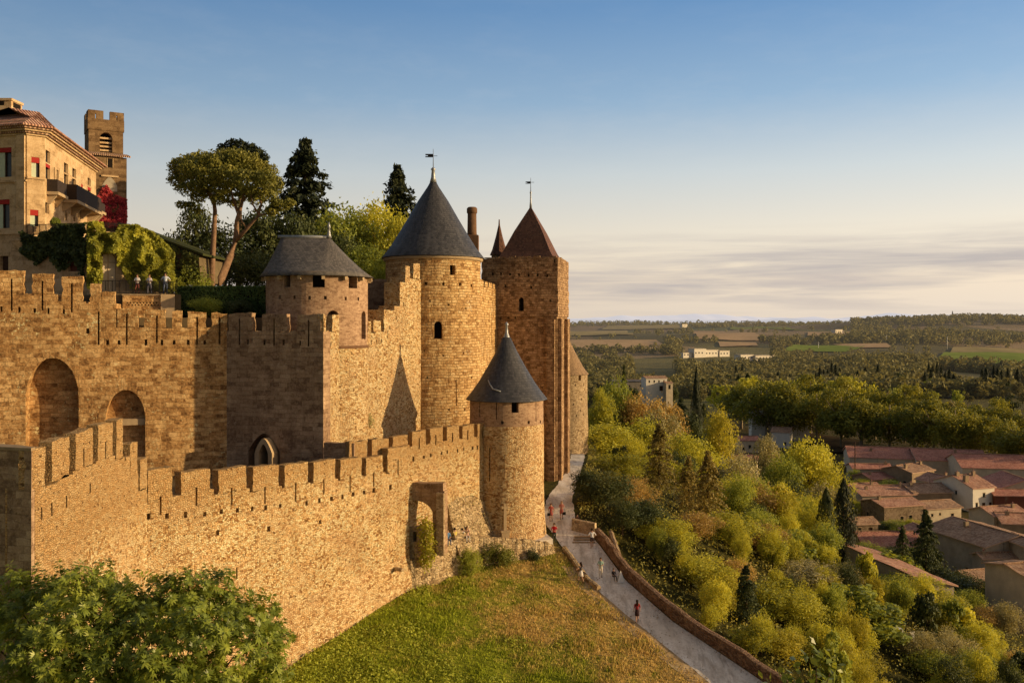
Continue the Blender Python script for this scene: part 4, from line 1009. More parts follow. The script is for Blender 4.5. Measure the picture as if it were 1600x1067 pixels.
# retaining wall beside the path, reddish
def ribbon_wall(name, pts, h, th, mat, label, cat, jit=.05, step=.6, cop=None):
    """pts (x, y, zbase); a wall with an uneven top following the ground"""
    Q_ = []
    for (a, b) in zip(pts, pts[1:]):
        n_ = max(1, int(math.hypot(b[0] - a[0], b[1] - a[1]) / step))
        Q_ += [tuple(lerp(a[i], b[i], j / n_) for i in range(3)) for j in range(n_)]
    Q_.append(pts[-1]); bm = bmesh.new(); ul = bm.loops.layers.uv.new('UVMap'); rows = []; L_ = 0; Ls = []
    for i, (x, y, z) in enumerate(Q_):
        p, q_ = Q_[max(0, i - 1)], Q_[min(len(Q_) - 1, i + 1)]; d = Vector((q_[0] - p[0], q_[1] - p[1])).normalized(); n_ = Vector((-d.y, d.x))
        if i: L_ += math.hypot(x - Q_[i - 1][0], y - Q_[i - 1][1])
        Ls.append(L_); zt_ = z + h + random.uniform(-jit, jit); o = random.uniform(-jit, jit) * .5
        rows.append([bm.verts.new((x + n_.x * s_, y + n_.y * s_, zz)) for s_, zz in ((0, z - .8), (0 + o, z + h * .5), (0, zt_), (-th * .5, zt_ + .05), (-th, zt_ - .02), (-th, z - 1.6))])
    hs = [0, .8 + h * .5, .8 + h, .8 + h + th * .5, .8 + h + th, 2.4 + 2 * h]
    for i in range(len(rows) - 1):
        for j in range(5):
            f = bm.faces.new((rows[i][j], rows[i + 1][j], rows[i + 1][j + 1], rows[i][j + 1]))
            for lp, uv_ in zip(f.loops, ((Ls[i], hs[j]), (Ls[i + 1], hs[j]), (Ls[i + 1], hs[j + 1]), (Ls[i], hs[j + 1]))): lp[ul].uv = uv_
    bm.faces.new(rows[0]); bm.faces.new(rows[-1][::-1])
    bmesh.ops.recalc_face_normals(bm, faces=bm.faces[:])
    me = bpy.data.meshes.new(name); bm.to_mesh(me); bm.free()
    return single(name, me, mat, label, cat)
RW = [(interp(T_R, Z) + .12, Z, interp(T_PATH, Z)) for Z in np.linspace(46, 80.5, 40)]
ribbon_wall('retaining_wall', RW, .95, .5, M['brickwall'], 'long reddish retaining wall along the right of the path', 'wall', .10)
ribbon_wall('low_edge_wall', [(interp(T_L, Z) - .3, Z, ground(interp(T_L, Z) - .3, Z)) for Z in np.linspace(72.5, 78.6, 10)], .32, .35, M['lowwall'], 'knee-high stone edging left of the path below the turret', 'wall')
ribbon_wall('parapet_stub', [(PX(896, 82.3), 82.3, -18.6), (PX(932, 81.2), 81.2, -18.7)], .85, .4, M['rubble_grey'], 'short grey parapet across the head of the path', 'wall')
for k, (px, Z) in enumerate(((893, 81.6), (905, 80.9))):
    pass
single('stone_steps', boxes(*[(PX(893, 81) + .12 * i, PX(928, 81) , 79.7 + .42 * i, 81.0, ground(7, 79.6) - .1, ground(7, 79.6) + .14 * (i + 1)) for i in range(3)]), M['coping'], 'three shallow stone steps below the short grey parapet', 'steps')
ribbon_wall('garden_stub_wall', [(PX(957, 82), 82, -19.6), (PX(966, 79.5), 79.5, -20.4), (PX(976, 77), 77, -21.4)], .9, .35, M['rubble_grey'], 'crumbling grey wall end among dark trees right of the path', 'wall', .14)

# ground inside the walls
def mound(name, poly, z0, zf, mat, step=3.0):
    bm = bmesh.new(); top = [bm.verts.new((x, y, zf(x, y))) for x, y in poly]; f = bm.faces.new(top)
    bot = [bm.verts.new((x, y, z0)) for x, y in poly]
    for i in range(len(poly)): bm.faces.new((bot[i], bot[(i + 1) % len(poly)], top[(i + 1) % len(poly)], top[i]))
    bmesh.ops.recalc_face_normals(bm, faces=bm.faces[:])
    return structure(name, to_mesh(bm), mat)
M['court'] = mat_plain('courtyard_earth', (.16, .12, .07), .95, .35, .8, .05)
mound('lists_ground', [(-34, 41), (-21.9, 41), (-21.5, 52), (-9.6, 71), (-2.6, 80), (-2, 84), (-4, 93), (-12, 86), (-16, 74), (-23, 73.5), (-60, 64)], -26, lambda x, y: -11.8, M['court'])
mound('courtyard', [(-53, 65), (-24, 73.6), (-15.5, 72.4), (-11.5, 84), (-6, 92), (-2.5, 103), (4, 109), (4, 135), (-130, 190), (-150, 60)], -18, lambda x, y: .6, M['court'])
mound('upper_courtyard', [(-46, 72), (-34.5, 74), (-16.5, 85), (-12, 96), (-5, 112), (0, 130), (-130, 188), (-140, 70)], .3, lambda x, y: 2.35 , M['court'])

# shadowed wall of the inner court seen between the slate-roofed tower and the great tower
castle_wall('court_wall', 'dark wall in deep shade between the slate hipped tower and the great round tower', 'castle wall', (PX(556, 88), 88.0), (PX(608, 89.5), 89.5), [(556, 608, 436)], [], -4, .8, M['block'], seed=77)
# ------------------------------------------------------------------ hotel, belfry and terrace above the inner wall
c0 = (PX(-120, 82.5), 82.5); c1 = (PX(42, 79.5), 79.5); c2 = (PX(70, 80.5), 80.5); c3 = (PX(150, 98.9), 98.9)
HE = PZ(214, 80.5)
tH = thing('grand_house', 'large honey stone hotel with red awnings, balconies and deep tiled eaves at far left', 'building', (c1[0], c1[1], 0))
def face_part(name, A, B, z0, z1, cuts, mat, parent, thick=.5):
    fr = Frame(A, B); bm = prism([(0, z0), (fr.L, z0), (fr.L, z1), (0, z1)], 0, thick); me = to_mesh(bm, uv=False); cb = bmesh.new()
    for (p0, p1, y0, y1) in cuts:
        pc = (p0 + p1) / 2; bm_box(cb, fr.u(p0), fr.u(p1), -.2, .35, fr.z(pc, y1), fr.z(pc, y0))
    me = cut(me, cb); box_uv(me); o = obj(name, me, mat, parent)
    o.location = Vector((A[0], A[1], 0)) - Vector(parent.location); o.rotation_euler = (0, 0, fr.rz)
    return o, fr
def win(parent, fr, p0, p1, y0, y1, awning=0, shutter=None, bars=0, back=.33):
    """window set in a cut opening of a face: pane, frame bars, awning, shutter are sub-parts or parts"""
    pc = (p0 + p1) / 2; a, b, zl, zh = fr.u(p0), fr.u(p1), fr.z(pc, y1), fr.z(pc, y0)
    w = obj('window', boxes((a + .01, b - .01, back - .04, back - .005, zl, zh)), M['glass'], parent)
    bm = bmesh.new(); m = (a + b) / 2
    bm_box(bm, m - .04, m + .04, back - .1, back - .05, zl, zh); bm_box(bm, a, a + .06, back - .1, back - .05, zl, zh); bm_box(bm, b - .06, b, back - .1, back - .05, zl, zh)
    if bars:
        zz = lerp(zl, zh, .62); bm_box(bm, a + .061, b - .061, back - .098, back - .052, zz - .05, zz + .05)
    obj('window_frame', to_mesh(bm), M['wood'], w)
    if shutter: obj('shutter', boxes((a + .02, lerp(a, b, shutter), .10, .16, zl, zh - (awning or 0)), ), M['shutter_pale'], w)
    if awning: obj('awning', boxes((a + .0, b - .0, .02, .2, zh - awning, zh - .01)), M['awning'], w)
    return w
FW = [(-6, 18, 231, 277), (-9, 15, 312, 357), (-60, -36, 226, 274), (0, 13, 400, 424)]
o, frf = face_part('facade', c0, c1, .5, HE, FW, M['hotel'], tH)
for a in FW[:3]: win(o, frf, *a, awning=.42, shutter=.5)
obj('door', boxes((frf.u(0) + .02, frf.u(13), .3, .34, frf.z(6, 424), frf.z(6, 400))), M['wood'], o)
for yy in (282, 363, 300 - 110): obj('string_course', boxes((0, frf.L, -.14, -.003, frf.z(20, yy + 3), frf.z(20, yy))), M['hotel'], o)
obj('corner_pilaster', boxes((frf.u(27), frf.u(40), -.16, -.003, 8.0, HE)), M['hotel'], o)
obj('corner_corbel', lathe([(.15, frf.z(36, 396)), (.5, frf.z(36, 390)), (.75, frf.z(36, 384)), (1.0, frf.z(36, 378)), (1.02, frf.z(36, 375))], 20), M['hotel'], o, (frf.u(36), .1, 0))
CW = [(49, 62, 246, 277), (47, 60, 328, 354)]
o, frc = face_part('chamfered_corner', c1, c2, .5, HE, CW, M['hotel'], tH)
for a in CW: win(o, frc, *a, awning=.5, shutter=.6)
obj('string_course', boxes((0, frc.L, -.14, -.003, frc.z(56, 280.5), frc.z(56, 277.5))), M['hotel'], o)
SW = [(71.3, 78.5, 236, 255), (71.3, 78.5, 257, 281), (88.4, 91.8, 266, 290), (100, 106.5, 255.5, 271), (100, 106.5, 273, 297), (113, 119, 264, 278), (113, 119, 280, 301), (126.8, 129.4, 288, 306), (137, 142, 279, 290.5), (137, 142, 293, 315), (70.8, 77, 317, 334), (102, 105, 331, 345), (114.6, 117.6, 336, 346), (84, 86, 262, 284)]
o, frs = face_part('side_wall', c2, c3, .5, HE, SW, M['hotel'], tH)
for i, a in enumerate(SW): win(o, frs, *a, awning=.3 if i in (7, 9, 1) else 0)
def balcony(fr, parent, p0, p1, yt, yb, out, br=2):
    pc = (p0 + p1) / 2; a, b, zb, zt = fr.u(p0), fr.u(p1), fr.z(pc, yb), fr.z(pc, yt)
    s = obj('balcony', boxes((a - .1, b + .1, -out - .1, -.003, zb - .28, zb)), M['trim'], parent)
    obj('balustrade', boxes((a, b, -out, -out + .06, zb + .002, zt), (a, a + .06, -out + .061, -.004, zb + .002, zt), (b - .06, b, -out + .061, -.004, zb + .002, zt)), M['bronze_cloth'], s)
    for k in range(br):
        u = lerp(a + .3, b - .3, k / max(1, br - 1))
        bm = bmesh.new(); vs = bm_box(bm, u - .15, u + .15, -out * .9, -.004, zb - 1.1, zb - .282); vs[0].co.y = vs[1].co.y = -.2
        obj('bracket', to_mesh(bm), M['trim'], s)
balcony(frs, o, 73, 88, 284, 303, .9, 2); balcony(frs, o, 97, 138, 299, 322, 1.3, 4); balcony(frs, o, 143, 149, 318, 331, 1.0, 2)
# corbelled tile courses under the eaves and the roof itself
pl = [Vector(c0), Vector(c1), Vector(c2), Vector(c3), Vector((c3[0] - 11, c3[1] + 2)), Vector((c0[0], c0[1] + 22))]
cen = sum(pl, Vector((0, 0))) / len(pl)
def offset(poly, dist):
    out = []; n = len(poly)
    for i in range(n):
        p, a, b = poly[i], poly[i - 1], poly[(i + 1) % n]; d0 = (p - a).normalized(); d1 = (b - p).normalized(); n0 = Vector((d0.y, -d0.x)); n1 = Vector((d1.y, -d1.x)); m = (n0 + n1).normalized()
        out.append(p + m * dist / max(.4, m.dot(n0)))
    return out
if (offset(pl, 1.0)[1] - cen).length < (pl[1] - cen).length: sgn = -1
else: sgn = 1
def ring_prism(poly, z0, z1):
    bm = bmesh.new(); a = [bm.verts.new((p.x, p.y, z0)) for p in poly]; b = [bm.verts.new((p.x, p.y, z1)) for p in poly]; n = len(poly)
    bm.faces.new(a); bm.faces.new(b)
    for i in range(n): bm.faces.new((a[i], a[(i + 1) % n], b[(i + 1) % n], b[i]))
    bmesh.ops.recalc_face_normals(bm, faces=bm.faces[:]); return bm
inv = Matrix.Translation(-Vector(tH.location))
for k in range(4):
    me = to_mesh(ring_prism(offset(pl, sgn * (.16 + .2 * k)), HE - .05 + .17 * k, HE + .115 + .17 * k)); me.transform(inv); obj('eaves_course', me, M['terra_old'] if k % 2 else M['hotel'], tH)
e0 = offset(pl, sgn * 1.0); e1 = offset(pl, -sgn * 3.6); zr0 = HE + .64
bm = bmesh.new(); ul = bm.loops.layers.uv.new('UVMap'); n = len(pl); lv = [[bm.verts.new((p.x, p.y, z)) for p in q_] for q_, z in ((e0, zr0), (e0, zr0 + .14), (e1, zr0 + 2.3))]
for j in range(2):
    for i in range(n):
        f = bm.faces.new((lv[j][i], lv[j][(i + 1) % n], lv[j + 1][(i + 1) % n], lv[j + 1][i]))
        dd = (Vector(lv[j][(i + 1) % n].co) - Vector(lv[j][i].co)).normalized(); o0 = Vector(lv[j][i].co)
        for lp in f.loops: v = lp.vert.co - o0; u = v.dot(dd); lp[ul].uv = (u, (v - dd * u).length)
bm.faces.new(lv[2]); bm.faces.new(lv[0][::-1])
me = bpy.data.meshes.new('roof'); bm.to_mesh(me); bm.free(); me.transform(inv); roofH = obj('roof', me, M['terra'], tH)
ch = Vector((PX(9, 86), 86, 0)) - Vector(tH.location)
chm = obj('chimney', boxes((-1.25, .98, -.8, 1.1, zr0 + .8, PZ(161, 86)), (-1.35, 1.08, -.9, 1.2, PZ(161, 86) + .002, PZ(157, 86)), bevel=.02), M['hotel'], roofH, ch)
obj('chimney_vent', boxes((-.7, .3, -.82, -.801, PZ(168, 86), PZ(161.5, 86)), (.981, 1.0, -.5, .8, PZ(170, 86), PZ(162, 86))), M['dark'], chm)

# belfry
bz = lambda y: PZ(y, 125)
bA, bB = (PX(138.5, 124), 124.0), (PX(192.5, 126.3), 126.3)
frb = Frame(bA, bB); tB = thing('church_belfry', 'square crenellated church bell tower behind the hotel, red creeper at its foot', 'church tower', (bA[0], bA[1], 0), frb.rz)
U = frb.u; W_ = frb.L
me = to_mesh(prism([(0, 1), (W_, 1), (W_, bz(204)), (0, bz(204))], 0, 5.0), uv=False); cb = bmesh.new()
prism_cut(cb, arch_pts(U(156), U(175.5), bz(238), bz(216), bz(207)), -.3, 1.2)
me = cut(me, cb); box_uv(me); sh = obj('belfry_shaft', me, M['belfry'], tB)
bm = bmesh.new()
for y in (214, 221, 227, 233): bm_box(bm, U(156) - .02, U(175.5) + .02, .35, 1.0, bz(y + 2.6), bz(y))
obj('louvre', to_mesh(bm), M['hotel'], sh)
obj('belfry_opening', boxes((U(155), U(176), 1.16, 1.19, bz(239), bz(206))), M['dark'], sh)
me = to_mesh(prism([(-.12, bz(204) + .002), (W_ + .12, bz(204) + .002), (W_ + .12, bz(187)), (-.12, bz(187))], -.12, .5)); obj('parapet', me, M['belfry'], tB)
for a, b in ((137.4, 161.5), (171.5, 193.5)):
    me = to_mesh(prism([(U(a), bz(187) + .002), (U(b), bz(187) + .002), (U(b), bz(174)), (U(a), bz(174))], -.118, .48), uv=False); cb = bmesh.new(); m = U((a + b) / 2); bm_box(cb, m - .07, m + .07, -.5, 1, bz(189), bz(179)); me = cut(me, cb); box_uv(me); obj('merlon', me, M['belfry'], tB)
for xx in (-.12, W_ - .45):
    obj('merlon', boxes((xx, xx + .55, .6, 2.0, bz(204) + .003, bz(174)), (xx, xx + .55, 3.0, 4.6, bz(204) + .003, bz(174))), M['belfry'], tB)
lA = (PX(145, 121.2), 121.2); frl = Frame(lA, (PX(198, 123.4), 123.4))
ln = obj('lean_to', None or to_mesh(prism([(0, 1), (frl.L, 1), (frl.L, frl.z(170, 245)), (0, frl.z(170, 245))], 0, 2.2)), M['belfry'], tB)
ln.location = Vector((*lA, 0)) - Vector(tB.location); ln.location = Matrix.Rotation(-frb.rz, 3, 'Z') @ ln.location; ln.rotation_euler = (0, 0, frl.rz - frb.rz)
bm = bmesh.new(); zz = frl.z(170, 245); vs = bm_box(bm, -.45, frl.L + .45, -.5, 2.6, zz + .003, zz + .2)
for v in vs:
    if v.co.y > 2: v.co.z += .75
obj('roof', to_mesh(bm), M['terra_old'], ln)
w = obj('window', boxes((frl.u(168), frl.u(176), -.012, -.002, frl.z(172, 262), frl.z(172, 248))), M['dark'], ln)
obj('window_frame', boxes((frl.u(167), frl.u(168) - .002, -.06, -.002, frl.z(172, 263), frl.z(172, 247)), (frl.u(176) + .002, frl.u(177), -.06, -.002, frl.z(172, 263), frl.z(172, 247))), M['hotel'], w)
bm = prism(arch_pts(frl.u(160), frl.u(183), frl.z(170, 299), frl.z(170, 290), frl.z(170, 277), True), -.05, -.004); obj('niche_arch', to_mesh(bm), M['render_grey'], ln)
obj('niche_label', boxes((frl.u(158), frl.u(185), -.22, -.006, frl.z(170, 277), frl.z(170, 274.5))), M['hotel'], ln)

# ivy-clad terrace house with arched door and balustrade
wA, wM, wB = (PX(36, 79.2), 79.2), (PX(140, 77.2), 77.2), (PX(262, 80.2), 80.2)
tW = thing('terrace_house', 'low terrace building under ivy with a glowing arched doorway', 'building', (wA[0], wA[1], 0))
o, fw1 = face_part('shaded_wall', wA, wM, .4, PZ(372, 78.2), [(106, 124, 405, 424)], M['hotel'], tW, 1.2)
obj('window', boxes((fw1.u(106), fw1.u(124), .3, .34, fw1.z(115, 424), fw1.z(115, 405))), M['wood_red'], o)
fw2 = Frame(wM, wB)
ztop = lambda px: fw2.z(px, interp([(130, 362), (200, 362), (235, 376), (270, 402)], px))
pl2 = [(0, .4), (fw2.L, .4), (fw2.L, ztop(268)), (fw2.u(236), ztop(236)), (fw2.u(200), ztop(200)), (0, ztop(142))]
me = to_mesh(prism(pl2, 0, 1.2), uv=False); cb = bmesh.new(); prism_cut(cb, arch_pts(fw2.u(158), fw2.u(181), fw2.z(170, 470), fw2.z(170, 408), fw2.z(170, 394)), -.3, .5); me = cut(me, cb); box_uv(me)
o2 = obj('sunlit_wall', me, M['hotel'], tW); o2.location = Vector((*wM, 0)) - Vector(tW.location); o2.rotation_euler = (0, 0, fw2.rz)
dr = obj('door', box_uv(to_mesh(prism(arch_pts(fw2.u(158.5), fw2.u(180.5), fw2.z(170, 470), fw2.z(170, 408), fw2.z(170, 395)), .12, .18), uv=False)), M['render_cream'], o2)
obj('glazing_bars', boxes((fw2.u(169) - .04, fw2.u(169) + .04, .08, .115, 2.4, fw2.z(170, 396)), (fw2.u(159), fw2.u(180), .085, .112, fw2.z(170, 410) - .04, fw2.z(170, 410) + .04)), M['trim'], dr)
arch_ring(fw2, 157.5, 181.5, 408, 394, .28, o2, M['trim'])
def railing(fr, p0, p1, yb, yt, n, parent, mat, y=0.0, rot=None):
    pc = (p0 + p1) / 2; a, b, zb, zt = fr.u(p0), fr.u(p1), fr.z(pc, yb), fr.z(pc, yt); bm = bmesh.new()
    bm_box(bm, a, b, y - .03, y + .03, zt - .05, zt); bm_box(bm, a, b, y - .02, y + .02, zb + .08, zb + .12)
    for i in range(n + 1):
        u = lerp(a, b, i / n); t = .03 if i % 6 == 0 else .014; bm_box(bm, u - t, u + t, y - t * .8, y + t * .8, zb, zt - .051)
    return to_mesh(bm)
r1 = obj('balustrade', railing(fw1, 38, 138, 366, 349, 60, None, None, .3), M['iron'], o)
r2 = obj('balustrade', railing(fw2, 142, 204, 362, 348, 40, None, None, .3), M['iron'], o2)
# back wing of the terrace house, dark ivy-grown roof sloping to the right
bm = bmesh.new(); q_ = [P(190, 352, 86), P(310, 398, 84), P(314, 440, 84), P(190, 440, 86)]
va = [bm.verts.new(v) for v in q_]; vb = [bm.verts.new(v + Vector((0, 7, 0))) for v in q_]; bm.faces.new(va); bm.faces.new(vb[::-1])
for i in range(4): bm.faces.new((va[i], vb[i], vb[(i + 1) % 4], va[(i + 1) % 4]))
bmesh.ops.recalc_face_normals(bm, faces=bm.faces[:]); bmesh.ops.translate(bm, verts=bm.verts[:], vec=-P(190, 440, 86))
WING = q_
tr = thing('sloping_wing', 'dark ivy-grown wing with a roof sloping down to the right', 'building', P(190, 440, 86)); obj('wall', to_mesh(bm), M['court'], tr)
d = (q_[1] - q_[0]); bm = bmesh.new(); ra = [bm.verts.new(v - P(190, 440, 86)) for v in (q_[0] + Vector((-.2, -.5, .08)), q_[1] + Vector((.6, -.5, .08 - .2)), q_[1] + Vector((.6, 7.4, .08 - .2)), q_[0] + Vector((-.2, 7.4, .08)))]
f = bm.faces.new(ra); r_ = bmesh.ops.extrude_face_region(bm, geom=[f]); bmesh.ops.translate(bm, verts=[v for v in r_['geom'] if isinstance(v, bmesh.types.BMVert)], vec=(0, 0, .2)); bmesh.ops.recalc_face_normals(bm, faces=bm.faces[:])
obj('roof', to_mesh(bm), mat_plain('mossy_roof', (.055, .062, .024), .95, .4, 1.5, .05), tr)

# flower pots on the balustrade
for k, (px, c_, lab) in enumerate(((72, 'round clipped bush in a pot on the terrace railing, the taller of two'), (85, 'low bush in a pot on the terrace railing, the smaller of two'),)) if False else []: pass

# lower terrace: pierced parapet, railing
pA = frA.w(frA.u(183), 3.35); pB = frA.w(frA.u(262), 3.35); fpp = Frame((pA.x, pA.y), (pB.x, pB.y))
tp = thing('pierced_parapet', 'brick terrace parapet pierced with rows of holes below the railing', 'parapet', (pA.x, pA.y, 0), fpp.rz)
me = to_mesh(prism([(0, .2), (fpp.L, .2), (fpp.L, fpp.z(262, 462)), (0, fpp.z(183, 462))], 0, .4), uv=False); cb = bmesh.new()
for r_ in range(2):
    for i in range(16):
        u = .35 + i * .245 + (.12 if r_ else 0)
        if u < fpp.L - .9: bm_box(cb, u - .055, u + .055, -.1, .3, fpp.z(220, 473.2 + r_ * 3.2) - .06, fpp.z(220, 473.2 + r_ * 3.2) + .06)
me = cut(me, cb); box_uv(me); obj('parapet_wall', me, M['wall_dark'], tp)
obj('coping', boxes((-.05, fpp.L + .05, -.06, .46, fpp.z(220, 462) + .01, fpp.z(220, 459.5))), M['coping'], tp)
obj('end_pier', boxes((fpp.L - .75, fpp.L + .3, -.25, -.002, .2, fpp.z(262, 460))), M['trim'], tp)
rl = thing('terrace_railing', 'thin black iron railing along the terrace where three people stand', 'railing', (pA.x, pA.y, 0), fpp.rz)
obj('iron_bars', railing(Frame((pA.x, pA.y), (pB.x, pB.y)), 152, 276, 459.8, 438, 70, None, None, .75), M['iron'], rl)
# ------------------------------------------------------------------ plants
def crown_mesh(name, seed, lobes, n, leaf, zlo=.0, shape='oval', aspect=.55, inner=.35, spr=0.0):
    """foliage inside a box one unit wide and one unit high: overlapping clumps of small leaves"""
    rng = np.random.default_rng(seed); L = []
    for i in range(lobes):
        for _ in range(60):
            q = rng.uniform(-1, 1, 3)
            if np.linalg.norm(q) < 1: break
        zc = (q[2] + 1) / 2
        if shape == 'oval': rr = .34
        elif shape == 'top': rr = .36 * (1 - .25 * abs(zc - .6))
        elif shape == 'cone': rr = .40 * (1 - zc * .85)
        else: rr = .36
        r = rng.uniform(.075, .20)
        L.append((q[0] * rr, q[1] * rr, zlo + (1 - zlo) * (.12 + (.96 - 1.15 * r - .12) * zc) , r))
    L = np.array(L); w = L[:, 3] ** 2; idx = rng.choice(len(L), n, p=w / w.sum())
    d = rng.normal(0, 1, (n, 3)); d /= np.linalg.norm(d, axis=1)[:, None]; d[:, 2] = np.where(rng.random(n) < .25, d[:, 2], np.abs(d[:, 2]) * rng.choice([1, -.55], n, p=[.75, .25]))
    bump = 1 + .30 * np.sin(d[:, 0] * 9 + idx) * np.sin(d[:, 1] * 8 + idx * 2) * np.sin(d[:, 2] * 9)
    rad = L[idx, 3] * (1 - inner * rng.random(n) ** 2.2) * bump
    zs = (1 - zlo)
    C = L[idx, :3] + d * rad[:, None] * np.array([1, 1, .85 * zs + .1])
    far_ = rng.random(n) < .10; C[far_] += d[far_] * rng.uniform(0, .07, (int(far_.sum()), 1))
    if spr: # upright sprigs breaking the outline
        k = rng.choice(n, int(n * .12), replace=False); C[k, 2] += rng.random(len(k)) * spr; d[k, 2] *= .2
    C[:, 2] = np.clip(C[:, 2], .005, 1.06)
    gap = np.sin(C[:, 0] * 23 + seed) * np.sin(C[:, 1] * 21 + seed * 2) + np.sin(C[:, 2] * 19 + seed * 3) * np.sin(C[:, 0] * 13 - C[:, 1] * 17)
    keep = (gap > -.75) | (rng.random(n) < .15); C, d = C[keep], d[keep]
    V_, Q_ = leaf_quads(C, d, leaf, rng, aspect)
    me = np_mesh(name, V_, Q_); me.materials.append(M['l_green']); return me
def trunk_mesh(name, seed, top=.55, r=.035, limbs=6):
    rng = random.Random(seed); parts = []
    pts = [Vector((0, 0, -.06)), Vector((rng.uniform(-.01, .01), 0, top * .4)), Vector((rng.uniform(-.03, .03), rng.uniform(-.02, .02), top)), Vector((0, 0, min(.9, top * 1.6)))]
    parts.append((pts, [r * 1.25, r, r * .75, r * .25]))
    for i in range(limbs):
        a = i * 2.4 + rng.random(); s = pts[1].lerp(pts[2], rng.random()); e = Vector((math.cos(a) * .3, math.sin(a) * .3, min(.92, s.z + rng.uniform(.15, .35))))
        parts.append(([s, s.lerp(e, .5) + Vector((0, 0, -.03)), e], [r * .55, r * .35, r * .1]))
    me = tube_mesh(*parts, n=6); me.materials.append(M['bark']); return me
def cypress_mesh(name, seed, n, leaf):
    rng = np.random.default_rng(seed); z = rng.random(n) ** .85; a = rng.uniform(0, 2 * np.pi, n)
    prof = np.interp(z, [0, .08, .3, .6, .85, 1], [.28, .42, .5, .42, .2, .015]); lump = 1 + .16 * np.sin(a * 5 + z * 17 + seed) + .14 * np.sin(a * 3 - z * 29)
    r = prof * lump * (1 - .45 * rng.random(n) ** 2.5)
    C = np.stack([r * np.cos(a), r * np.sin(a), .03 + z * .97], 1); N_ = np.stack([np.cos(a), np.sin(a), np.full(n, .45)], 1)
    V_, Q_ = leaf_quads(C, N_, leaf, rng, .4, .45); me = np_mesh(name, V_, Q_); me.materials.append(M['l_conifer']); return me
def conifer_mesh(name, seed, tiers, n, leaf, droop=.12, base=.08, gap=.25):
    """fir or cedar: whorls of flat branches, open between the tiers"""
    rng = np.random.default_rng(seed); Cs, Ns = [], []
    per = n // (tiers * 9)
    for t in range(tiers):
        f = (t + rng.uniform(-.2, .2)) / tiers; z0 = base + (1 - base) * f; R_ = .5 * (1 - f) ** .78 + .02
        for b in range(9):
            a = rng.uniform(0, 2 * np.pi); l = R_ * rng.uniform(.62, 1.12); s = rng.random(per) ** .75
            wob = rng.normal(0, .035 + .07 * l, per) * (1.15 - s); x = s * l
            z = z0 + .04 * (1 - f) * np.sin(s * 3) - droop * l * s ** 1.5 + rng.normal(0, .010, per) - .012
            Cs.append(np.stack([x * np.cos(a) - wob * np.sin(a), x * np.sin(a) + wob * np.cos(a), z], 1))
            Ns.append(np.stack([np.cos(a) * .4 * np.ones(per), np.sin(a) * .4 * np.ones(per), np.ones(per)], 1))
    k = n // 12; Cs.append(np.stack([rng.normal(0, .018, k), rng.normal(0, .018, k), .85 + rng.random(k) * .16], 1)); Ns.append(rng.normal(0, 1, (k, 3)))
    C = np.concatenate(Cs); N_ = np.concatenate(Ns); C[:, 2] = np.clip(C[:, 2], .01, 1.02)
    V_, Q_ = leaf_quads(C, N_, leaf, rng, .45, .5); me = np_mesh(name, V_, Q_); me.materials.append(M['l_conifer']); return me
def stem_mesh(r=.02, top=.95):
    me = tube_mesh(([(0, 0, -.05), (0, 0, top * .5), (0, 0, top)], [r, r * .7, r * .15]), n=6); me.materials.append(M['bark']); return me
PR = {
    'broad': [crown_mesh('crown', 11 + i, 44, 8500, .0165, .12, 'top', spr=.10) for i in range(3)],
    'bushy': [crown_mesh('crown', 31 + i, 40, 8500, .0165, .0, 'oval', spr=.14) for i in range(4)],
    'loose': [crown_mesh('crown', 51 + i, 34, 6000, .019, .03, 'oval', .38, .6, .20) for i in range(2)],
    'bigleaf': [crown_mesh('crown', 61 + i, 20, 3000, .034, .0, 'oval', .8, .3) for i in range(2)],
    'plane': [crown_mesh('crown', 71 + i, 26, 6500, .020, .12, 'round') for i in range(3)],
    'far': [crown_mesh('crown', 81 + i, 16, 1500, .036, .1, 'top') for i in range(3)],
    'cypress': [cypress_mesh('crown', 91 + i, 5000, .028) for i in range(2)],
    'conifer': [conifer_mesh('crown', 101 + i, 15, 7500, .022, .22) for i in range(2)],
    'cedar': [conifer_mesh('crown', 111 + i, 17, 9000, .022, .10, .20) for i in range(2)],
}
TR = {'broad': trunk_mesh('trunk', 1, .45, .022), 'bushy': trunk_mesh('trunk', 2, .3, .02), 'loose': trunk_mesh('trunk', 3, .4, .018), 'bigleaf': trunk_mesh('trunk', 4, .3, .018), 'plane': trunk_mesh('trunk', 5, .5, .022, 9), 'far': trunk_mesh('trunk', 6, .4, .03, 3),
      'cypress': stem_mesh(.05), 'conifer': stem_mesh(.022), 'cedar': stem_mesh(.022, .98)}
NTREE = [0]
def tree(kind, loc, h, w, leaf, label, name=None, bark='bark', group=None, cat='tree', var=None, rz=None):
    NTREE[0] += 1; i = NTREE[0]; rng = random.Random(i * 77)
    t = thing(name or {'cypress': 'cypress_tree', 'conifer': 'conifer_tree', 'cedar': 'cedar_tree', 'bushy': 'bushy_tree', 'plane': 'plane_tree'}.get(kind, 'broadleaf_tree'), label, cat, loc, rng.uniform(0, 6.28) if rz is None else rz, group)
    t.scale = (w, w, h)
    for nm, me, mt in (('crown', PR[kind][(i if var is None else var) % len(PR[kind])], leaf), ('trunk', TR[kind], bark)):
        o = bpy.data.objects.new(nm, me); COL.objects.link(o); o.parent = t
        o.material_slots[0].link = 'OBJECT'; o.material_slots[0].material = M[mt]
    return t
def tree_px(kind, px, yt, wpx, Z, leaf, label, gz=None, **k):
    x = PX(px, Z); g = ground(x, Z) if gz is None else gz; h = PZ(yt, Z) - g
    return tree(kind, (x, Z, g), h / 1.0, wpx * Z / F * (1.0 if kind in ('cedar', 'cypress') else 1.45 if kind == 'conifer' else 1.3), leaf, label, **k)

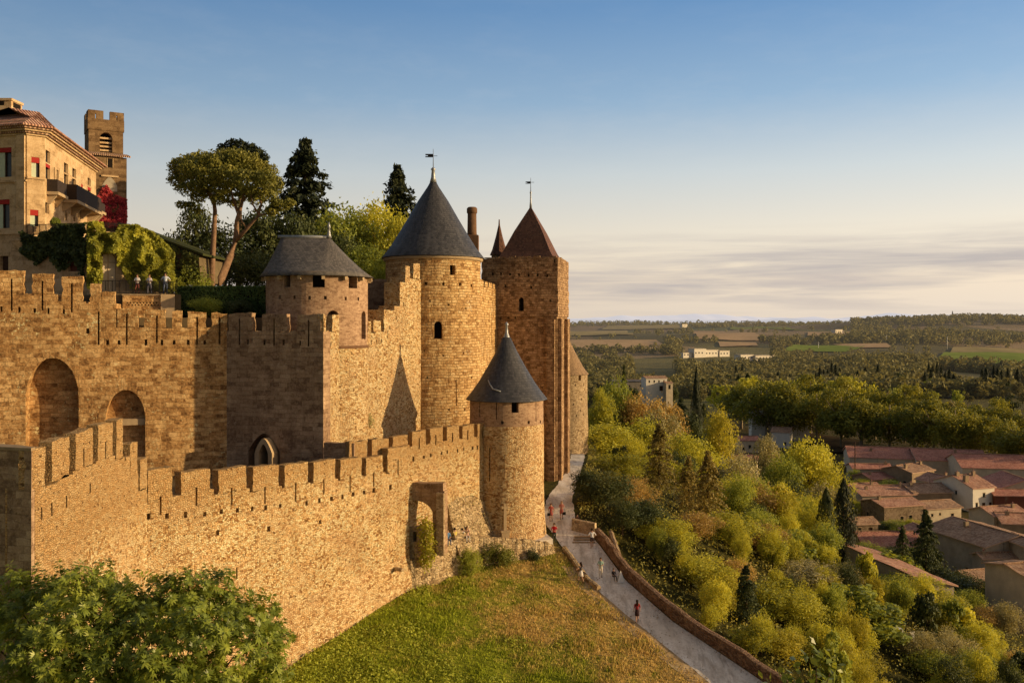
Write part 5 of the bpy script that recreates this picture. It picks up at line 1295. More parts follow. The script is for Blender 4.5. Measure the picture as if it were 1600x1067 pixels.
# --- behind the inner wall (stand on the upper courtyard)
U0 = 2.35
for a in [
    ('broad', 305, 300, 85, 101, 'l_dark', 'dark leafy tree just left of the umbrella pine trunks, its leaves against the sky'),
    ('broad', 352, 345, 120, 100, 'l_dark', 'dense dark tree directly behind the two leaning pine trunks'),
    ('broad', 425, 305, 110, 103, 'l_dark', 'dark tree filling the gap between umbrella pine and slate hipped roof'),
    ('broad', 470, 325, 80, 104, 'l_dark', 'dark tree under the layered cedar, behind the slate hipped roof'),
    ('broad', 398, 385, 90, 95, 'l_dark', 'low dark tree right of the pine trunks above the hedge'),
    ('broad', 537, 306, 110, 113, 'l_green', 'green broadleaf tree behind the finial of the slate hipped roof'),
    ('broad', 585, 298, 105, 117, 'l_gold', 'tall sunlit golden tree between cedar and great slate cone'),
    ('broad', 628, 318, 75, 113, 'l_gold', 'golden leafy tree touching the left side of the great slate cone'),
    ('broad', 510, 345, 90, 107, 'l_dark', 'shadowed tree at the right end of the slate hipped roof'),
    ('broad', 575, 372, 90, 103, 'l_green', 'lower green tree right behind the slope of the hipped roof'),
    ('broad', 606, 392, 60, 99, 'l_green', 'small green tree squeezed beside the eaves of the great cone'),
]: tree_px(*a, gz=U0, group='trees behind the inner castle wall')
tree_px('cedar', 477, 222, 195, 120, 'l_conifer', 'tall dark cedar with layered branches, middle of the skyline conifers', gz=U0, var=0)
tree_px('cedar', 621, 262, 155, 136, 'l_conifer', 'smaller dark fir tip just left of the great slate cone', gz=U0, var=1, name='fir_tree')

# umbrella pine with two leaning bare trunks
ub = Vector((PX(336, 87), 87, U0)); tU_ = thing('umbrella_pine', 'broad umbrella pine with two bare leaning trunks above the hedge', 'tree', ub)
def pp(*pts): return [P(px, py, Z) - ub for px, py, Z in pts]
obj('trunk', tube_mesh((pp((330, 462, 87), (331, 420, 87), (334, 370, 87), (336, 330, 87), (333, 305, 87)), [.38, .29, .24, .2, .14]),
    (pp((336, 322, 87), (324, 300, 86.5), (316, 280, 86)), [.17, .12, .06]), (pp((335, 312, 87), (342, 296, 87.5), (345, 275, 88)), [.15, .11, .05]), (pp((333, 306, 87), (322, 296, 88), (305, 285, 89)), [.12, .08, .04]), (pp((327, 298, 87), (318, 286, 86.5), (300, 276, 86)), [.09, .07, .03]), n=10), M['bark_pine'], tU_)
obj('trunk', tube_mesh((pp((338, 462, 86), (346, 435, 86), (360, 400, 86), (369, 372, 86), (370, 345, 86), (378, 318, 86), (381, 300, 86)), [.46, .38, .32, .27, .2, .15, .09]),
    (pp((368, 377, 86), (388, 355, 85.5), (405, 336, 85), (424, 333, 85)), [.21, .16, .11, .05]), (pp((404, 337, 85), (408, 318, 85), (404, 300, 85)), [.13, .09, .05]), (pp((371, 330, 86), (364, 310, 86.5), (361, 296, 87)), [.16, .11, .06]),
    (pp((379, 315, 86), (392, 298, 86), (400, 288, 86)), [.13, .09, .05]), (pp((386, 357, 85.5), (372, 338, 85), (366, 322, 84.6)), [.1, .06, .03]), (pp((405, 336, 85), (394, 318, 84.6), (392, 300, 84.4)), [.1, .07, .03]), (pp((381, 305, 86), (384, 290, 86.2), (388, 276, 86.4)), [.1, .07, .03]), n=10), M['bark_pine'], tU_)
def lobed(name, parent, lobes, n, leaf, mat, seed, flat=.7, jitter=.7, under=.25, org=None, aspect=.4):
    """foliage from explicit clumps (px, py, Z, radius in px)"""
    rng = np.random.default_rng(seed); L = np.array([[*P(a, b, c), r * c / F] for a, b, c, r in lobes]); w = L[:, 3] ** 2; idx = rng.choice(len(L), n, p=w / w.sum())
    d = rng.normal(0, 1, (n, 3)); d /= np.linalg.norm(d, axis=1)[:, None]; d[:, 2] = np.where(rng.random(n) < under, -np.abs(d[:, 2]), np.abs(d[:, 2]))
    lump = 1 + .2 * np.sin(d[:, 0] * 7 + idx) * np.sin(d[:, 1] * 6 + 2 * idx) + .1 * np.sin(d[:, 2] * 13 + idx)
    C = L[idx, :3] + d * (L[idx, 3] * (1 - .4 * rng.random(n) ** 2) * lump)[:, None] * np.array([1, 1, flat])
    if org is not None: C = C - np.array(org)
    V_, Q_ = leaf_quads(C, d, leaf, rng, aspect, jitter); return obj(name, np_mesh(name, V_, Q_), M[mat], parent)
lobed('crown', tU_, [(290, 262, 86, 24), (312, 256, 88, 24), (335, 258, 84, 26), (360, 254, 86, 28), (385, 258, 85, 26), (408, 272, 86, 26), (425, 288, 85, 18), (300, 280, 85, 20), (280, 268, 87, 15), (325, 276, 83, 22), (355, 276, 83, 24), (385, 282, 82, 22), (345, 262, 90, 26), (375, 262, 91, 26), (320, 270, 91, 22), (410, 300, 87, 16), (432, 296, 88, 10), (284, 320, 86, 9), (296, 322, 86, 9), (310, 330, 86, 7), (318, 296, 86, 12), (392, 300, 85, 13), (345, 292, 84, 17), (368, 296, 88, 18), (330, 290, 88, 16), (305, 290, 83, 12), (415, 280, 82, 18), (398, 268, 89, 20), (370, 250, 84, 20), (300, 265, 83, 18), (322, 300, 89, 12), (350, 306, 90, 14), (385, 304, 90, 14), (290, 296, 84, 14), (310, 308, 85, 13), (420, 306, 84, 15), (400, 312, 86, 12), (276, 282, 86, 13), (340, 312, 85, 12), (365, 318, 88, 10)], 32000, .16, 'l_pine', 5, .72, .9, .3, ub)
lobed('lower_bough', tU_, [(440, 322, 85, 13), (425, 330, 85, 11), (452, 318, 85, 10), (432, 316, 84, 9)], 1300, .17, 'l_pine', 6, .6, .9, .3, ub)
# darker pine behind the umbrella pine
pb = Vector((PX(372, 110), 110, U0)); tp = thing('dark_pine', 'darker pine whose ragged top shows above the umbrella pine', 'tree', pb)
obj('trunk', tube_mesh(([(0, 0, -.2), (.2, 0, 10), (.3, 0, 17)], [.4, .3, .1])), M['bark'], tp)
lobed('crown', tp, [(362, 226, 110, 10), (374, 231, 110, 13), (388, 236, 110, 12), (348, 234, 110, 9), (402, 240, 110, 11), (412, 248, 110, 9), (380, 250, 110, 18), (360, 250, 110, 18), (404, 258, 110, 14), (415, 262, 110, 7), (395, 230, 110, 6)], 3600, .24, 'l_conifer', 8, .9, .9, .3, pb)

# ivy over the terrace house
def leaf_sheet(name, lab, cat, pts_fn, n, leaf, mat, seed, thick=.35, kind='thing', group=None, jitter=.55):
    rng = np.random.default_rng(seed); rr = random.Random(seed); C = []; Nn = []
    while len(C) < n:
        p, nr = pts_fn(rr)
        if p is None: continue
        C.append(p + nr * rr.uniform(0, thick) * rr.random()); Nn.append(nr + Vector((0, 0, .35)))
    V_, Q_ = leaf_quads(np.array([tuple(c) for c in C]), np.array([tuple(c) for c in Nn]), leaf, rng, .75, jitter)
    return single(name, np_mesh(name, V_, Q_), M[mat], lab, cat, group, kind=kind)
def ivy_fn(fr, p0, p1, top, bot, seed, hole=None, dens=.0, bulge=.5):
    def fn(rr):
        px = rr.uniform(p0, p1); yt = interp(top, px); yb = interp(bot, px); py = lerp(yt, yb, rr.random())
        if hole and hole(px, py): return None, None
        nz = mnoise.noise(Vector((px * .07, py * .07, seed)))
        if nz < dens and rr.random() < .85: return None, None
        y = -.1 - max(0, nz + .35) * bulge
        p = fr.w(fr.u(px), y, fr.z(px, py)); n_ = Vector((fr.d.y, -fr.d.x, 0)); return p, n_
    return fn
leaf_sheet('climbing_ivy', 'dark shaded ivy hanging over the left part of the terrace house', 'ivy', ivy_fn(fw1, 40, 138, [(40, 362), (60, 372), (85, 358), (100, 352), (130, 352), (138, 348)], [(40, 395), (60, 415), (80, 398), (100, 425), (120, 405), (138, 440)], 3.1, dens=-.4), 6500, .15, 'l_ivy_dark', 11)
door_hole = lambda px, py: (156 < px < 183 and py > 396 and not (px < 158)) or (183 <= px < 190 and py > 415)
leaf_sheet('climbing_ivy', 'sunlit golden-green ivy draped around the arched doorway', 'ivy', ivy_fn(fw2, 136, 271, [(136, 350), (160, 348), (165, 366), (180, 366), (186, 352), (210, 352), (236, 362), (262, 384), (272, 398)], [(136, 452), (156, 448), (170, 400), (190, 425), (205, 452), (271, 455)], 7.7, door_hole, -.7, 1.2), 13000, .14, 'l_gold', 12)  # sunlit look put into the golden leaf colour
wf = Frame((WING[0].x, WING[0].y - .05), (WING[1].x, WING[1].y - .05))
leaf_sheet('climbing_ivy', 'dull green creeper over the sloping wing right of the terrace', 'ivy', ivy_fn(wf, 196, 312, [(196, 356), (250, 374), (310, 400)], [(196, 430), (312, 440)], 5.5, None, -.3, .5), 3200, .17, 'l_ivy_dark', 13)
leaf_sheet('red_creeper', 'crimson creeper on the foot of the church bell tower', 'creeper', ivy_fn(frl, 146, 197.5, [(146, 318), (158, 296), (166, 290), (176, 302), (186, 308), (197, 312)], [(146, 356), (198, 356)], 2.2, None, -.35, .4), 4200, .16, 'l_red', 14)
# potted bushes on the upper terrace rail
for k, (px, py, r, lab) in enumerate(((74, 343, 8, 'round potted bush on the terrace railing before the hotel'), (88, 350, 6, 'smaller potted bush, right one on the terrace railing'))):
    b = fw1.w(fw1.u(px), .9, fw1.z(px, py + r + 14)); t = thing('potted_bush', lab, 'potted plant', b)
    obj('pot', lathe([(.22, 0), (.32, .45), (.36, .46), (.36, .55)], 14), M['wood_red'], t)
    Z_ = b.y; rng = np.random.default_rng(k); d = rng.normal(0, 1, (500, 3)); d /= np.linalg.norm(d, axis=1)[:, None]; rr_ = r * Z_ / F
    V_, Q_ = leaf_quads(d * rr_ * (1 - .3 * rng.random((500, 1))) + np.array([0, 0, .6 + rr_]), d, .1, rng); obj('foliage', np_mesh('foliage', V_, Q_), M['l_green'], t)
# clipped hedge and bushes in front of it
def box_leaves(p0, p1, y0, y1, Z0, Z1, n, seed):
    rng = np.random.default_rng(seed); C = []; N_ = []
    for _ in range(n):
        u, v = rng.random(2); s = rng.random()
        if s < .5: C.append(P(lerp(p0, p1, u), lerp(y0, y1, v), Z0) + Vector((0, rng.uniform(0, .2), 0))); N_.append((0, -1, .2))
        elif s < .9:
            q = P(lerp(p0, p1, u), y0, Z0); C.append(Vector((q.x, lerp(Z0, Z1, v), q.z + rng.normal(0, .05)))); N_.append((0, 0, 1))
        else: q = P(p1, lerp(y0, y1, v), Z0); C.append(Vector((q.x, lerp(Z0, Z1, u), q.z))); N_.append((1, 0, .2))
    return leaf_quads(np.array([tuple(c) for c in C]), np.array(N_, dtype=float), .1, rng, .6, .6)
V_, Q_ = box_leaves(276, 417, 448.5, 492, 77, 79.5, 9000, 4)
tgh = thing('clipped_hedge', 'long clipped dark hedge on top of the inner wall, sunlit along its top', 'hedge', (0, 0, 0))
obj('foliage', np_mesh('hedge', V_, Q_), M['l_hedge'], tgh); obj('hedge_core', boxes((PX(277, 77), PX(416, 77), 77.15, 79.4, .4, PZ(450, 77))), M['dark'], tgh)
for px, yt, w, Z, lf, lab in ((325, 457, 52, 75.5, 'l_green', 'bright green bush spilling in front of the clipped hedge'), (372, 462, 50, 75.6, 'l_dark', 'dark low bush in front of the hedge, next to the slate-roofed tower'), (268, 470, 16, 74.0, 'l_green', 'small green shrub beside the pierced parapet pier'),
                              (300, 405, 70, 84, 'l_green', 'rounded shrub left of the pine trunks above the hedge'), (268, 410, 40, 84, 'l_ivy', 'dim shrub between sloping wing and the pine')):
    tree_px('bushy', px, yt, w, Z, lf, lab, gz=.6, name='bush', cat='bush')

# --- fig tree in the near left corner
fb = Vector((PX(230, 34), 34, ground(PX(230, 34), 34))); tF = thing('fig_tree', 'big leafy fig tree filling the bottom left corner below the wall', 'tree', fb)
FL = [(35, 958, 34, 62), (95, 942, 33, 58), (160, 938, 34, 58), (215, 960, 33, 52), (120, 990, 31.5, 62), (60, 1020, 31, 60), (200, 1010, 31.5, 62), (275, 950, 33.5, 60), (330, 945, 34, 54), (385, 968, 34, 48), (420, 1005, 34, 42), (300, 1000, 31.5, 62), (365, 1025, 32, 55), (425, 1055, 33, 42), (250, 1060, 30.5, 62), (140, 1065, 30.5, 66), (330, 1085, 31, 60), (40, 1090, 30.5, 66), (-30, 990, 33, 60), (410, 1095, 32.5, 48), (225, 1110, 31, 70)]
rng = np.random.default_rng(21); nt_ = 2700; per = 8; n = nt_ * per; L = np.array([[*P(a, b, c), r * c / F] for a, b, c, r in FL]); idx = rng.choice(len(L), nt_, p=L[:, 3] ** 2 / (L[:, 3] ** 2).sum())
d = rng.normal(0, 1, (nt_, 3)); d /= np.linalg.norm(d, axis=1)[:, None]; d[:, 2] = np.where(rng.random(nt_) < .3, d[:, 2], np.abs(d[:, 2]))
lump = 1 + .28 * np.sin(d[:, 0] * 6 + idx * 1.3) * np.sin(d[:, 2] * 5 + idx) + .14 * np.sin(d[:, 1] * 11 + idx)
tip = L[idx, :3] + d * (L[idx, 3] * (1 - .5 * rng.random(nt_) ** 1.7) * lump)[:, None] - np.array(fb)
ax = d + np.array([0, 0, .45]) + rng.normal(0, .35, (nt_, 3)); ax /= np.linalg.norm(ax, axis=1)[:, None]   # twig directions; leaves stand round each twig tip
u_ = np.cross(ax, rng.normal(0, 1, (nt_, 3))); u_ /= np.linalg.norm(u_, axis=1)[:, None]; v_ = np.cross(ax, u_)
rp = lambda q: np.repeat(q, per, axis=0)
th = np.tile(np.arange(per) * 2.4, nt_) + rng.uniform(0, .8, n); k_ = np.tile(np.arange(per) / per, nt_)
T_ = rp(u_) * np.cos(th)[:, None] + rp(v_) * np.sin(th)[:, None] + rp(ax) * (.75 - 1.0 * k_)[:, None] + np.array([0, 0, -.25]); T_ /= np.linalg.norm(T_, axis=1)[:, None]
N_ = rp(ax) + rng.normal(0, .28, (n, 3)); N_ -= T_ * (N_ * T_).sum(1)[:, None]; N_ /= np.linalg.norm(N_, axis=1)[:, None]; B_ = np.cross(N_, T_)
s_ = (rng.uniform(.085, .19, n) * (.65 + .5 * k_))[:, None]; C = rp(tip) - rp(ax) * (k_ * .22)[:, None] + T_ * s_ * .95
def lf(t, b, z): return C + (T_ * t + B_ * b + N_ * z) * s_
VV = np.stack([lf(-.8, 0, 0), lf(.1, -.22, .06), lf(1.15, 0, -.12), lf(.1, .22, .06), lf(-.35, .55, .02), lf(.72, .85, -.15), lf(.0, .17, .06), lf(-.35, -.55, .02), lf(.72, -.85, -.15), lf(.0, -.17, .06)], 1).reshape(-1, 3)
b_ = np.arange(n)[:, None] * 10
QQ = np.concatenate([b_ + np.array([[0, 1, 2, 3]]), b_ + np.array([[0, 6, 5, 4]]), b_ + np.array([[0, 7, 8, 9]])])
obj('crown', np_mesh('crown', VV, QQ), M['l_fig'], tF)
tk = [(Vector(P(a, b, c)) - fb) for a, b, c, r in FL]
parts = [([Vector((0, 0, -.3)), Vector((.1, 0, 5)), Vector((0, 0, 11))], [.3, .24, .14])]
for q in tk: parts.append(([Vector((0, 0, 6.5)), (Vector((0, 0, 9)) + q) / 2 + Vector((0, 0, -.5)), q], [.12, .07, .02]))
obj('trunk', tube_mesh(*parts, n=7), M['bark'], tF)

# --- meadow grass and undergrowth, too many to count
def in_meadow(x, y):
    u = (Vector((x, y)) - frF.A).dot(frF.d); n_ = Vector((-frF.d.y, frF.d.x)); v = (Vector((x, y)) - frF.A).dot(n_)
    if v > -.5: return False
    if y > 72.3:
        for (a, b) in zip(LW, LW[1:]):
            if a[0] <= x <= b[0] and y > lerp(a[1], b[1], (x - a[0]) / (b[0] - a[0])) - .6: return False
        if x < LW[0][0] and y > 72.4: return False
    return x < interp(T_L, y) - .55
rr = random.Random(3); Vg = []; Vw = []
while len(Vg) < 4 * 52000:
    y = 53 + 25 * rr.random() ** .9; x = rr.uniform(-19, 20)
    if not in_meadow(x, y): continue
    nz = mnoise.noise(Vector((x * .45, y * .45, 1.5))); nz2 = mnoise.noise(Vector((x * .12, y * .12, 7.5)))
    if rr.random() > .30 + .6 * max(0, nz + .25): continue
    z = ground(x, y); h = rr.uniform(.06, .20) * (1 + 1.6 * max(0, nz)) ; a = rr.uniform(0, 6.28); w = rr.uniform(.02, .05); lx, ly = rr.uniform(-.12, .12), rr.uniform(-.12, .12)
    dx, dy = math.cos(a) * w, math.sin(a) * w
    Vg += [(x - dx, y - dy, z - .03), (x + dx, y + dy, z - .03), (x + dx * .6 + lx * .6, y + dy * .6 + ly * .6, z + h * .7), (x + lx, y + ly, z + h)]
def grass_mat():
    s = NT('meadow_grass_blades'); p = s.pos(); sep = s.n('ShaderNodeSeparateXYZ', {0: p}); x, y = sep.outputs[0], sep.outputs[1]; g = s.n('ShaderNodeNewGeometry')
    n1 = s.noise(p, .16, 5, .62); n2 = s.noise(p, 1.1, 5, .7)
    f = s.math('ADD', s.math('MULTIPLY', n1.outputs[0], .75), s.math('MULTIPLY', n2.outputs[0], .42))
    f = s.math('ADD', f, s.math('MULTIPLY', s.step(s.math('ADD', x, s.math('MULTIPLY', s.math('SUBTRACT', y, 60.0), .62)), -4.0, 12.0), .25))
    f = s.math('ADD', f, s.math('MULTIPLY', s.math('SUBTRACT', g.outputs['Random Per Island'], .5), .16))
    c = s.mix(s.step(f, .66, .84), s.mix(g.outputs['Random Per Island'], c4((.20, .25, .02)), c4((.52, .58, .06))), s.mix(g.outputs['Random Per Island'], c4((.46, .31, .09)), c4((.85, .62, .24))))
    d_ = s.n('ShaderNodeBsdfDiffuse', {'Color': c}); t_ = s.n('ShaderNodeBsdfTranslucent', {'Color': c}); m_ = s.n('ShaderNodeMixShader', {0: .35, 1: d_, 2: t_}); s.t.links.new(m_.outputs[0], s.out.inputs[0]); return s.m
Q_ = np.arange(len(Vg)).reshape(-1, 4)
tag(obj('meadow_grass', np_mesh('meadow_grass', Vg, Q_), grass_mat()), 'rough patchy grass, green near the wall and dry near the path', 'grass', kind='stuff')
# broad-leaved weeds in the meadow
rng = np.random.default_rng(31); C = []
while len(C) < 9000:
    y = rr.uniform(55, 74); x = rr.uniform(-17, 15)
    if not in_meadow(x, y): continue
    k = mnoise.noise(Vector((x * .35, y * .35, 11))) - .05 * (x + (y - 60) * .6)
    if k < .12: continue
    C.append((x, y, ground(x, y) + rr.uniform(.02, .42) * min(1, k * 1.6)))
V_, Q_ = leaf_quads(np.array(C), np.tile([[.2, -.2, 1.0]], (len(C), 1)), .085, rng, .7, .5)
tag(obj('meadow_weeds', np_mesh('meadow_weeds', V_, Q_), mat_leaf('weed_leaf', ((.13, .17, .015), (.30, .36, .035), (.50, .52, .07)), .35)), 'clumps of low green weeds in the meadow', 'weeds', kind='stuff')
C = []; N_ = []
rng = np.random.default_rng(33)
while len(C) < 62000:
    Z = 50 * (4.4 ** (rr.random() ** 1.1)); x = (interp(T_S, Z) + .4 if Z < 82 else interp(T_R, Z) + .5) + (rr.random() ** 1.25) * min(75, 20 + Z * .5)
    k = mnoise.noise(Vector((x * .22, Z * .22, 4.2))); 
    if rr.random() > .5 + .6 * k: continue
    near = sstep(.5, 5, x - interp(T_S, Z))
    C.append((x, Z, ground(x, Z) + rr.random() ** 1.4 * (.55 + near * (.5 + 1.3 * max(0, k))) )); N_.append((rr.uniform(-.3, .6), -.3, .9))
V_, Q_ = leaf_quads(np.array(C), np.array(N_), .13, rng, .5, .8)
tag(obj('undergrowth', np_mesh('undergrowth', V_, Q_), M['l_under']), 'tangled low undergrowth covering the slope below the path wall', 'undergrowth', kind='stuff')

# small stones and gravel lying along the path edges
rng = np.random.default_rng(91); C = []; 
while len(C) < 1500:
    Z = rr.uniform(52, 92); e = rr.random(); xl, xr = interp(T_L, Z), interp(T_R, Z)
    x = xl + rr.gauss(-.2, .45) if e < .6 else (xr - abs(rr.gauss(0, .5)) if e < .85 else rr.uniform(xl, xr)); C.append((x, Z, ground(x, Z) + .04))
V_, Q_ = leaf_quads(np.array(C), np.tile([[.3, -.3, 1.0]], (len(C), 1)), rng.uniform(.02, .075, len(C)), rng, .8, .5)
tag(obj('path_gravel', np_mesh('path_gravel', V_, Q_), M['coping']), 'loose stones scattered along the edges of the path', 'gravel', kind='stuff')
# --- shrubs on the low wall, ivy on the gate, tufts on walls
for px, yt, w, Z, lf, lab in ((733, 846, 44, 74.2, 'l_green', 'dark green shrub against the low rubble wall, left one'), (775, 843, 56, 75.6, 'l_ivy', 'ivy-like shrub hanging over the middle of the low rubble wall'), (832, 852, 22, 76.9, 'l_dark', 'small dark shrub on the right end of the low rubble wall')):
    x = PX(px, Z); g = ground(x, Z) - .7; tree('bushy', (x, Z, g), max(.8, PZ(yt, Z) - g), w * 1.25 * Z / F, lf, lab, name='shrub', cat='shrub')
rng = np.random.default_rng(41); base = np.array([tuple(p) for p in GATE_IVY]); k = rng.choice(len(base), 1300)
C = base[k] + rng.normal(0, 1, (1300, 3)) * np.array([.22, .12, .3]); V_, Q_ = leaf_quads(C, np.tile([[.3, -.9, .3]], (1300, 1)), .085, rng, .7)
single('climbing_ivy', np_mesh('ivy', V_, Q_), M['l_gold'], 'bright ivy column hanging on the broken gate jamb', 'ivy')
ta = np.array([tuple(v) for v in TALUS]); rng = np.random.default_rng(42); n = 300; i, j, k = rng.choice(8, n), rng.choice(8, n), rng.choice(8, n); w = rng.dirichlet((1, 1, 1), n)
C = ta[i] * w[:, :1] + ta[j] * w[:, 1:2] + ta[k] * w[:, 2:] + np.array([.15, -.25, .1]); V_, Q_ = leaf_quads(C, np.tile([[.3, -.7, .5]], (n, 1)), .075, rng)
single('wall_weeds', np_mesh('wall_weeds', V_, Q_), M['l_olive'], 'dry weeds growing on the stone bank left of the turret', 'weeds', kind='stuff')
rng = np.random.default_rng(43); q = frE.w(frE.u(577), -.1, frE.z(577, 657)); V_, Q_ = leaf_quads(np.array(q) + rng.normal(0, .28, (160, 3)) * np.array([.6, .6, 1]), np.tile([[.7, -.5, .3]], (160, 1)), .1, rng)
single('wall_tuft', np_mesh('wall_tuft', V_, Q_), M['l_olive'], 'small dry tuft growing out of the golden stepped wall', 'plant')

# --- trees on the slope right of the path
SLOPE = [
 ('broad', 941, 596, 44, 172, 'l_gold', 'golden tree touching the right side of the distant tan-roofed tower'),
 ('broad', 962, 580, 58, 188, 'l_green', 'tall green tree behind the golden one by the distant tan-roofed tower'),
 ('broad', 1000, 604, 70, 186, 'l_brown', 'brownish tree left of the white villa wall'),
 ('conifer', 975, 572, 26, 205, 'l_dark', 'thin dark conifer tip left of the white villa'),
 ('broad', 1040, 616, 74, 188, 'l_brown', 'rust-tinted tree just below the white villa'),
 ('broad', 1072, 632, 50, 195, 'l_dark', 'dark tree at the foot of the single tall cypress'),
 ('cypress', 1088, 573, 21, 232, 'l_conifer', 'single tall dark cypress standing above the slope trees'),
 ('broad', 1124, 624, 54, 205, 'l_yellow', 'bright yellow-green tree right of the tall cypress'),
 ('loose', 1148, 668, 34, 208, 'l_olive', 'thin pale tree right of the bright yellow-green one'),
 ('bushy', 945, 648, 96, 142, 'l_gold', 'broad sunlit bush-like tree right of the path bend'),
 ('bushy', 1000, 642, 76, 152, 'l_gold', 'golden tree in the middle of the sunlit slope group'),
 ('broad', 1030, 628, 60, 168, 'l_olive', 'olive toned tree behind the golden slope group'),
 ('broad', 1070, 668, 84, 158, 'l_gold', 'rounded golden tree below the tall cypress'),
 ('bushy', 1108, 690, 62, 150, 'l_gold', 'golden bushy tree below the bright yellow-green tree'),
 ('broad', 1055, 700, 56, 138, 'l_dark', 'dark gap-filling tree between bronze conifers and golden tree'),
 ('conifer', 1030, 664, 62, 117, 'l_bronze', 'tall bronze-green conifer in the centre of the slope'),
 ('bushy', 968, 700, 84, 114, 'l_gold', 'yellow-green shrub tree left of the tall bronze conifer'),
 ('bushy', 916, 722, 50, 92, 'l_dark', 'dark bush overhanging the bend of the path'),
 ('bushy', 950, 728, 80, 89, 'l_dark', 'wide dark tree right of the path grass verge'),
 ('bushy', 992, 738, 66, 92, 'l_brown', 'brownish shrub between dark tree and bronze conifer'),
 ('conifer', 1076, 714, 42, 108, 'l_bronze', 'slim bronze conifer, left one of the front pair'),
 ('conifer', 1106, 706, 60, 104, 'l_bronze', 'wide bronze conifer, right one of the front pair'),
 ('bushy', 1160, 700, 76, 142, 'l_olive', 'olive bush under the small red roof on the slope'),
 ('bushy', 1142, 738, 94, 116, 'l_gold', 'golden green tree right of the bronze conifer pair'),
 ('bushy', 1185, 742, 84, 122, 'l_brown', 'brown-gold shrub mass on the upper right slope'),
 ('broad', 1196, 672, 46, 222, 'l_olive', 'rounded olive tree in front of the long white building'),
 ('broad', 1262, 672, 84, 190, 'l_gold', 'large rounded golden tree above the village roofs'),
 ('bushy', 1300, 706, 58, 186, 'l_gold', 'golden shrub at right foot of the large rounded tree'),
 ('bushy', 1222, 690, 60, 180, 'l_green', 'green bush at left foot of the large rounded tree'),
 ('bushy', 1288, 738, 74, 170, 'l_olive', 'grey-olive bush left of the village roofs'),
 ('bushy', 1235, 740, 60, 160, 'l_dark', 'dark bush below the large rounded tree'),
 ('bushy', 1258, 758, 88, 134, 'l_yellow', 'bright yellow-green bushy tree left of the dark cypress pair'),
 ('bushy', 1208, 772, 70, 122, 'l_gold', 'golden bush left of the bright yellow-green one'),
 ('bushy', 1005, 768, 80, 86, 'l_dark', 'dark shadowed tree behind the crumbling grey wall end'),
 ('bushy', 972, 772, 60, 84.5, 'l_dark', 'black-green bush beside the short path parapet'),
 ('bushy', 1045, 800, 84, 92, 'l_gold', 'green-gold tree right of the crumbling wall end'),
 ('bushy', 1085, 790, 76, 96, 'l_brown', 'brown-tinged tree in front of the bronze conifers'),
 ('bushy', 1135, 790, 110, 96, 'l_gold', 'wide yellow-green tree in the middle of the lower slope'),
 ('bushy', 1185, 812, 84, 98, 'l_brown', 'bronze shrub left of the broad-leaved bush'),
 ('bushy', 1105, 862, 98, 80, 'l_gold', 'leafy sunlit tree just beyond the middle of the path wall'),
 ('conifer', 1166, 884, 50, 76, 'l_dark', 'dark upright cone-shaped bush near the path wall'),
 ('bushy', 1148, 860, 62, 84, 'l_brown', 'brownish bush behind the dark cone-shaped bush'),
 ('bigleaf', 1238, 822, 92, 100, 'l_green', 'broad-leaved green bush below the dark cypress pair'),
 ('loose', 1268, 868, 104, 93, 'l_olive', 'grey-brown olive tree below the broad-leaved bush'),
 ('loose', 1322, 872, 62, 97, 'l_olive', 'pale wispy olive tree beside the diagonal roof'),
 ('cypress', 1291, 762, 34, 112, 'l_dark', 'dark column cypress, left one of the pair by the roofs'),
 ('cypress', 1318, 748, 42, 122, 'l_conifer', 'dark column cypress, right one of the pair by the roofs'),
 ('bushy', 1210, 900, 104, 84, 'l_gold', 'golden reed-like bush above the bottom slope'),
 ('loose', 1252, 918, 90, 80, 'l_gold', 'feathery golden bush right of the dark cone-shaped one'),
 ('bigleaf', 1325, 908, 92, 92, 'l_green', 'dark green big-leaved bush in the garden above the chairs'),
 ('bigleaf', 1372, 936, 96, 90, 'l_green', 'vine-like big-leaved bush right above the white garden chairs'),
 ('bushy', 1425, 890, 104, 106, 'l_gold', 'rounded yellow-green bush right of the diagonal roof'),
 ('bushy', 1472, 918, 72, 104, 'l_gold', 'smaller rounded bush right of the rounded yellow-green one'),
 ('bigleaf', 1392, 858, 66, 120, 'l_green', 'green garden bush behind the diagonal roof'),
 ('cedar', 1446, 798, 74, 127, 'l_dark', 'ragged dark cedar standing before the grey gable house'),
 ('conifer', 1410, 822, 36, 124, 'l_dark', 'small dark conifer left of the ragged cedar'),
 ('bushy', 1478, 880, 84, 128, 'l_dark', 'dark bush at the foot of the grey gable house'),
 ('bushy', 1175, 968, 70, 70, 'l_gold', 'golden shrub leaning over the lower path wall'),
 ('bushy', 1232, 978, 80, 70, 'l_yellow', 'yellow flowering shrub near the bottom edge'),
 ('bushy', 1292, 968, 80, 74, 'l_gold', 'gold-green shrub left of the white garden chairs'),
 ('bushy', 1340, 1010, 70, 72, 'l_yellow', 'yellow-tipped shrub just below left of the chairs'),
 ('bushy', 1380, 1052, 50, 72, 'l_yellow', 'low yellow shrub under the white garden chairs'),
 ('bushy', 1462, 1010, 80, 86, 'l_green', 'green shrub right of the white garden chairs'),
 ('bushy', 1520, 1006, 70, 92, 'l_green', 'green garden shrub below the stone garden wall'),
 ('bushy', 1547, 972, 44, 102, 'l_gold', 'round dark-gold bush in front of the stone garden wall'),
 ('bushy', 1588, 1010, 70, 92, 'l_brown', 'brown-green bush in the bottom right corner'),
 ('loose', 1490, 972, 66, 100, 'l_olive', 'dry wispy bush left of the stone garden wall'),
 ('bushy', 1440, 975, 60, 96, 'l_olive', 'olive bush below the rounded garden bushes'),
]
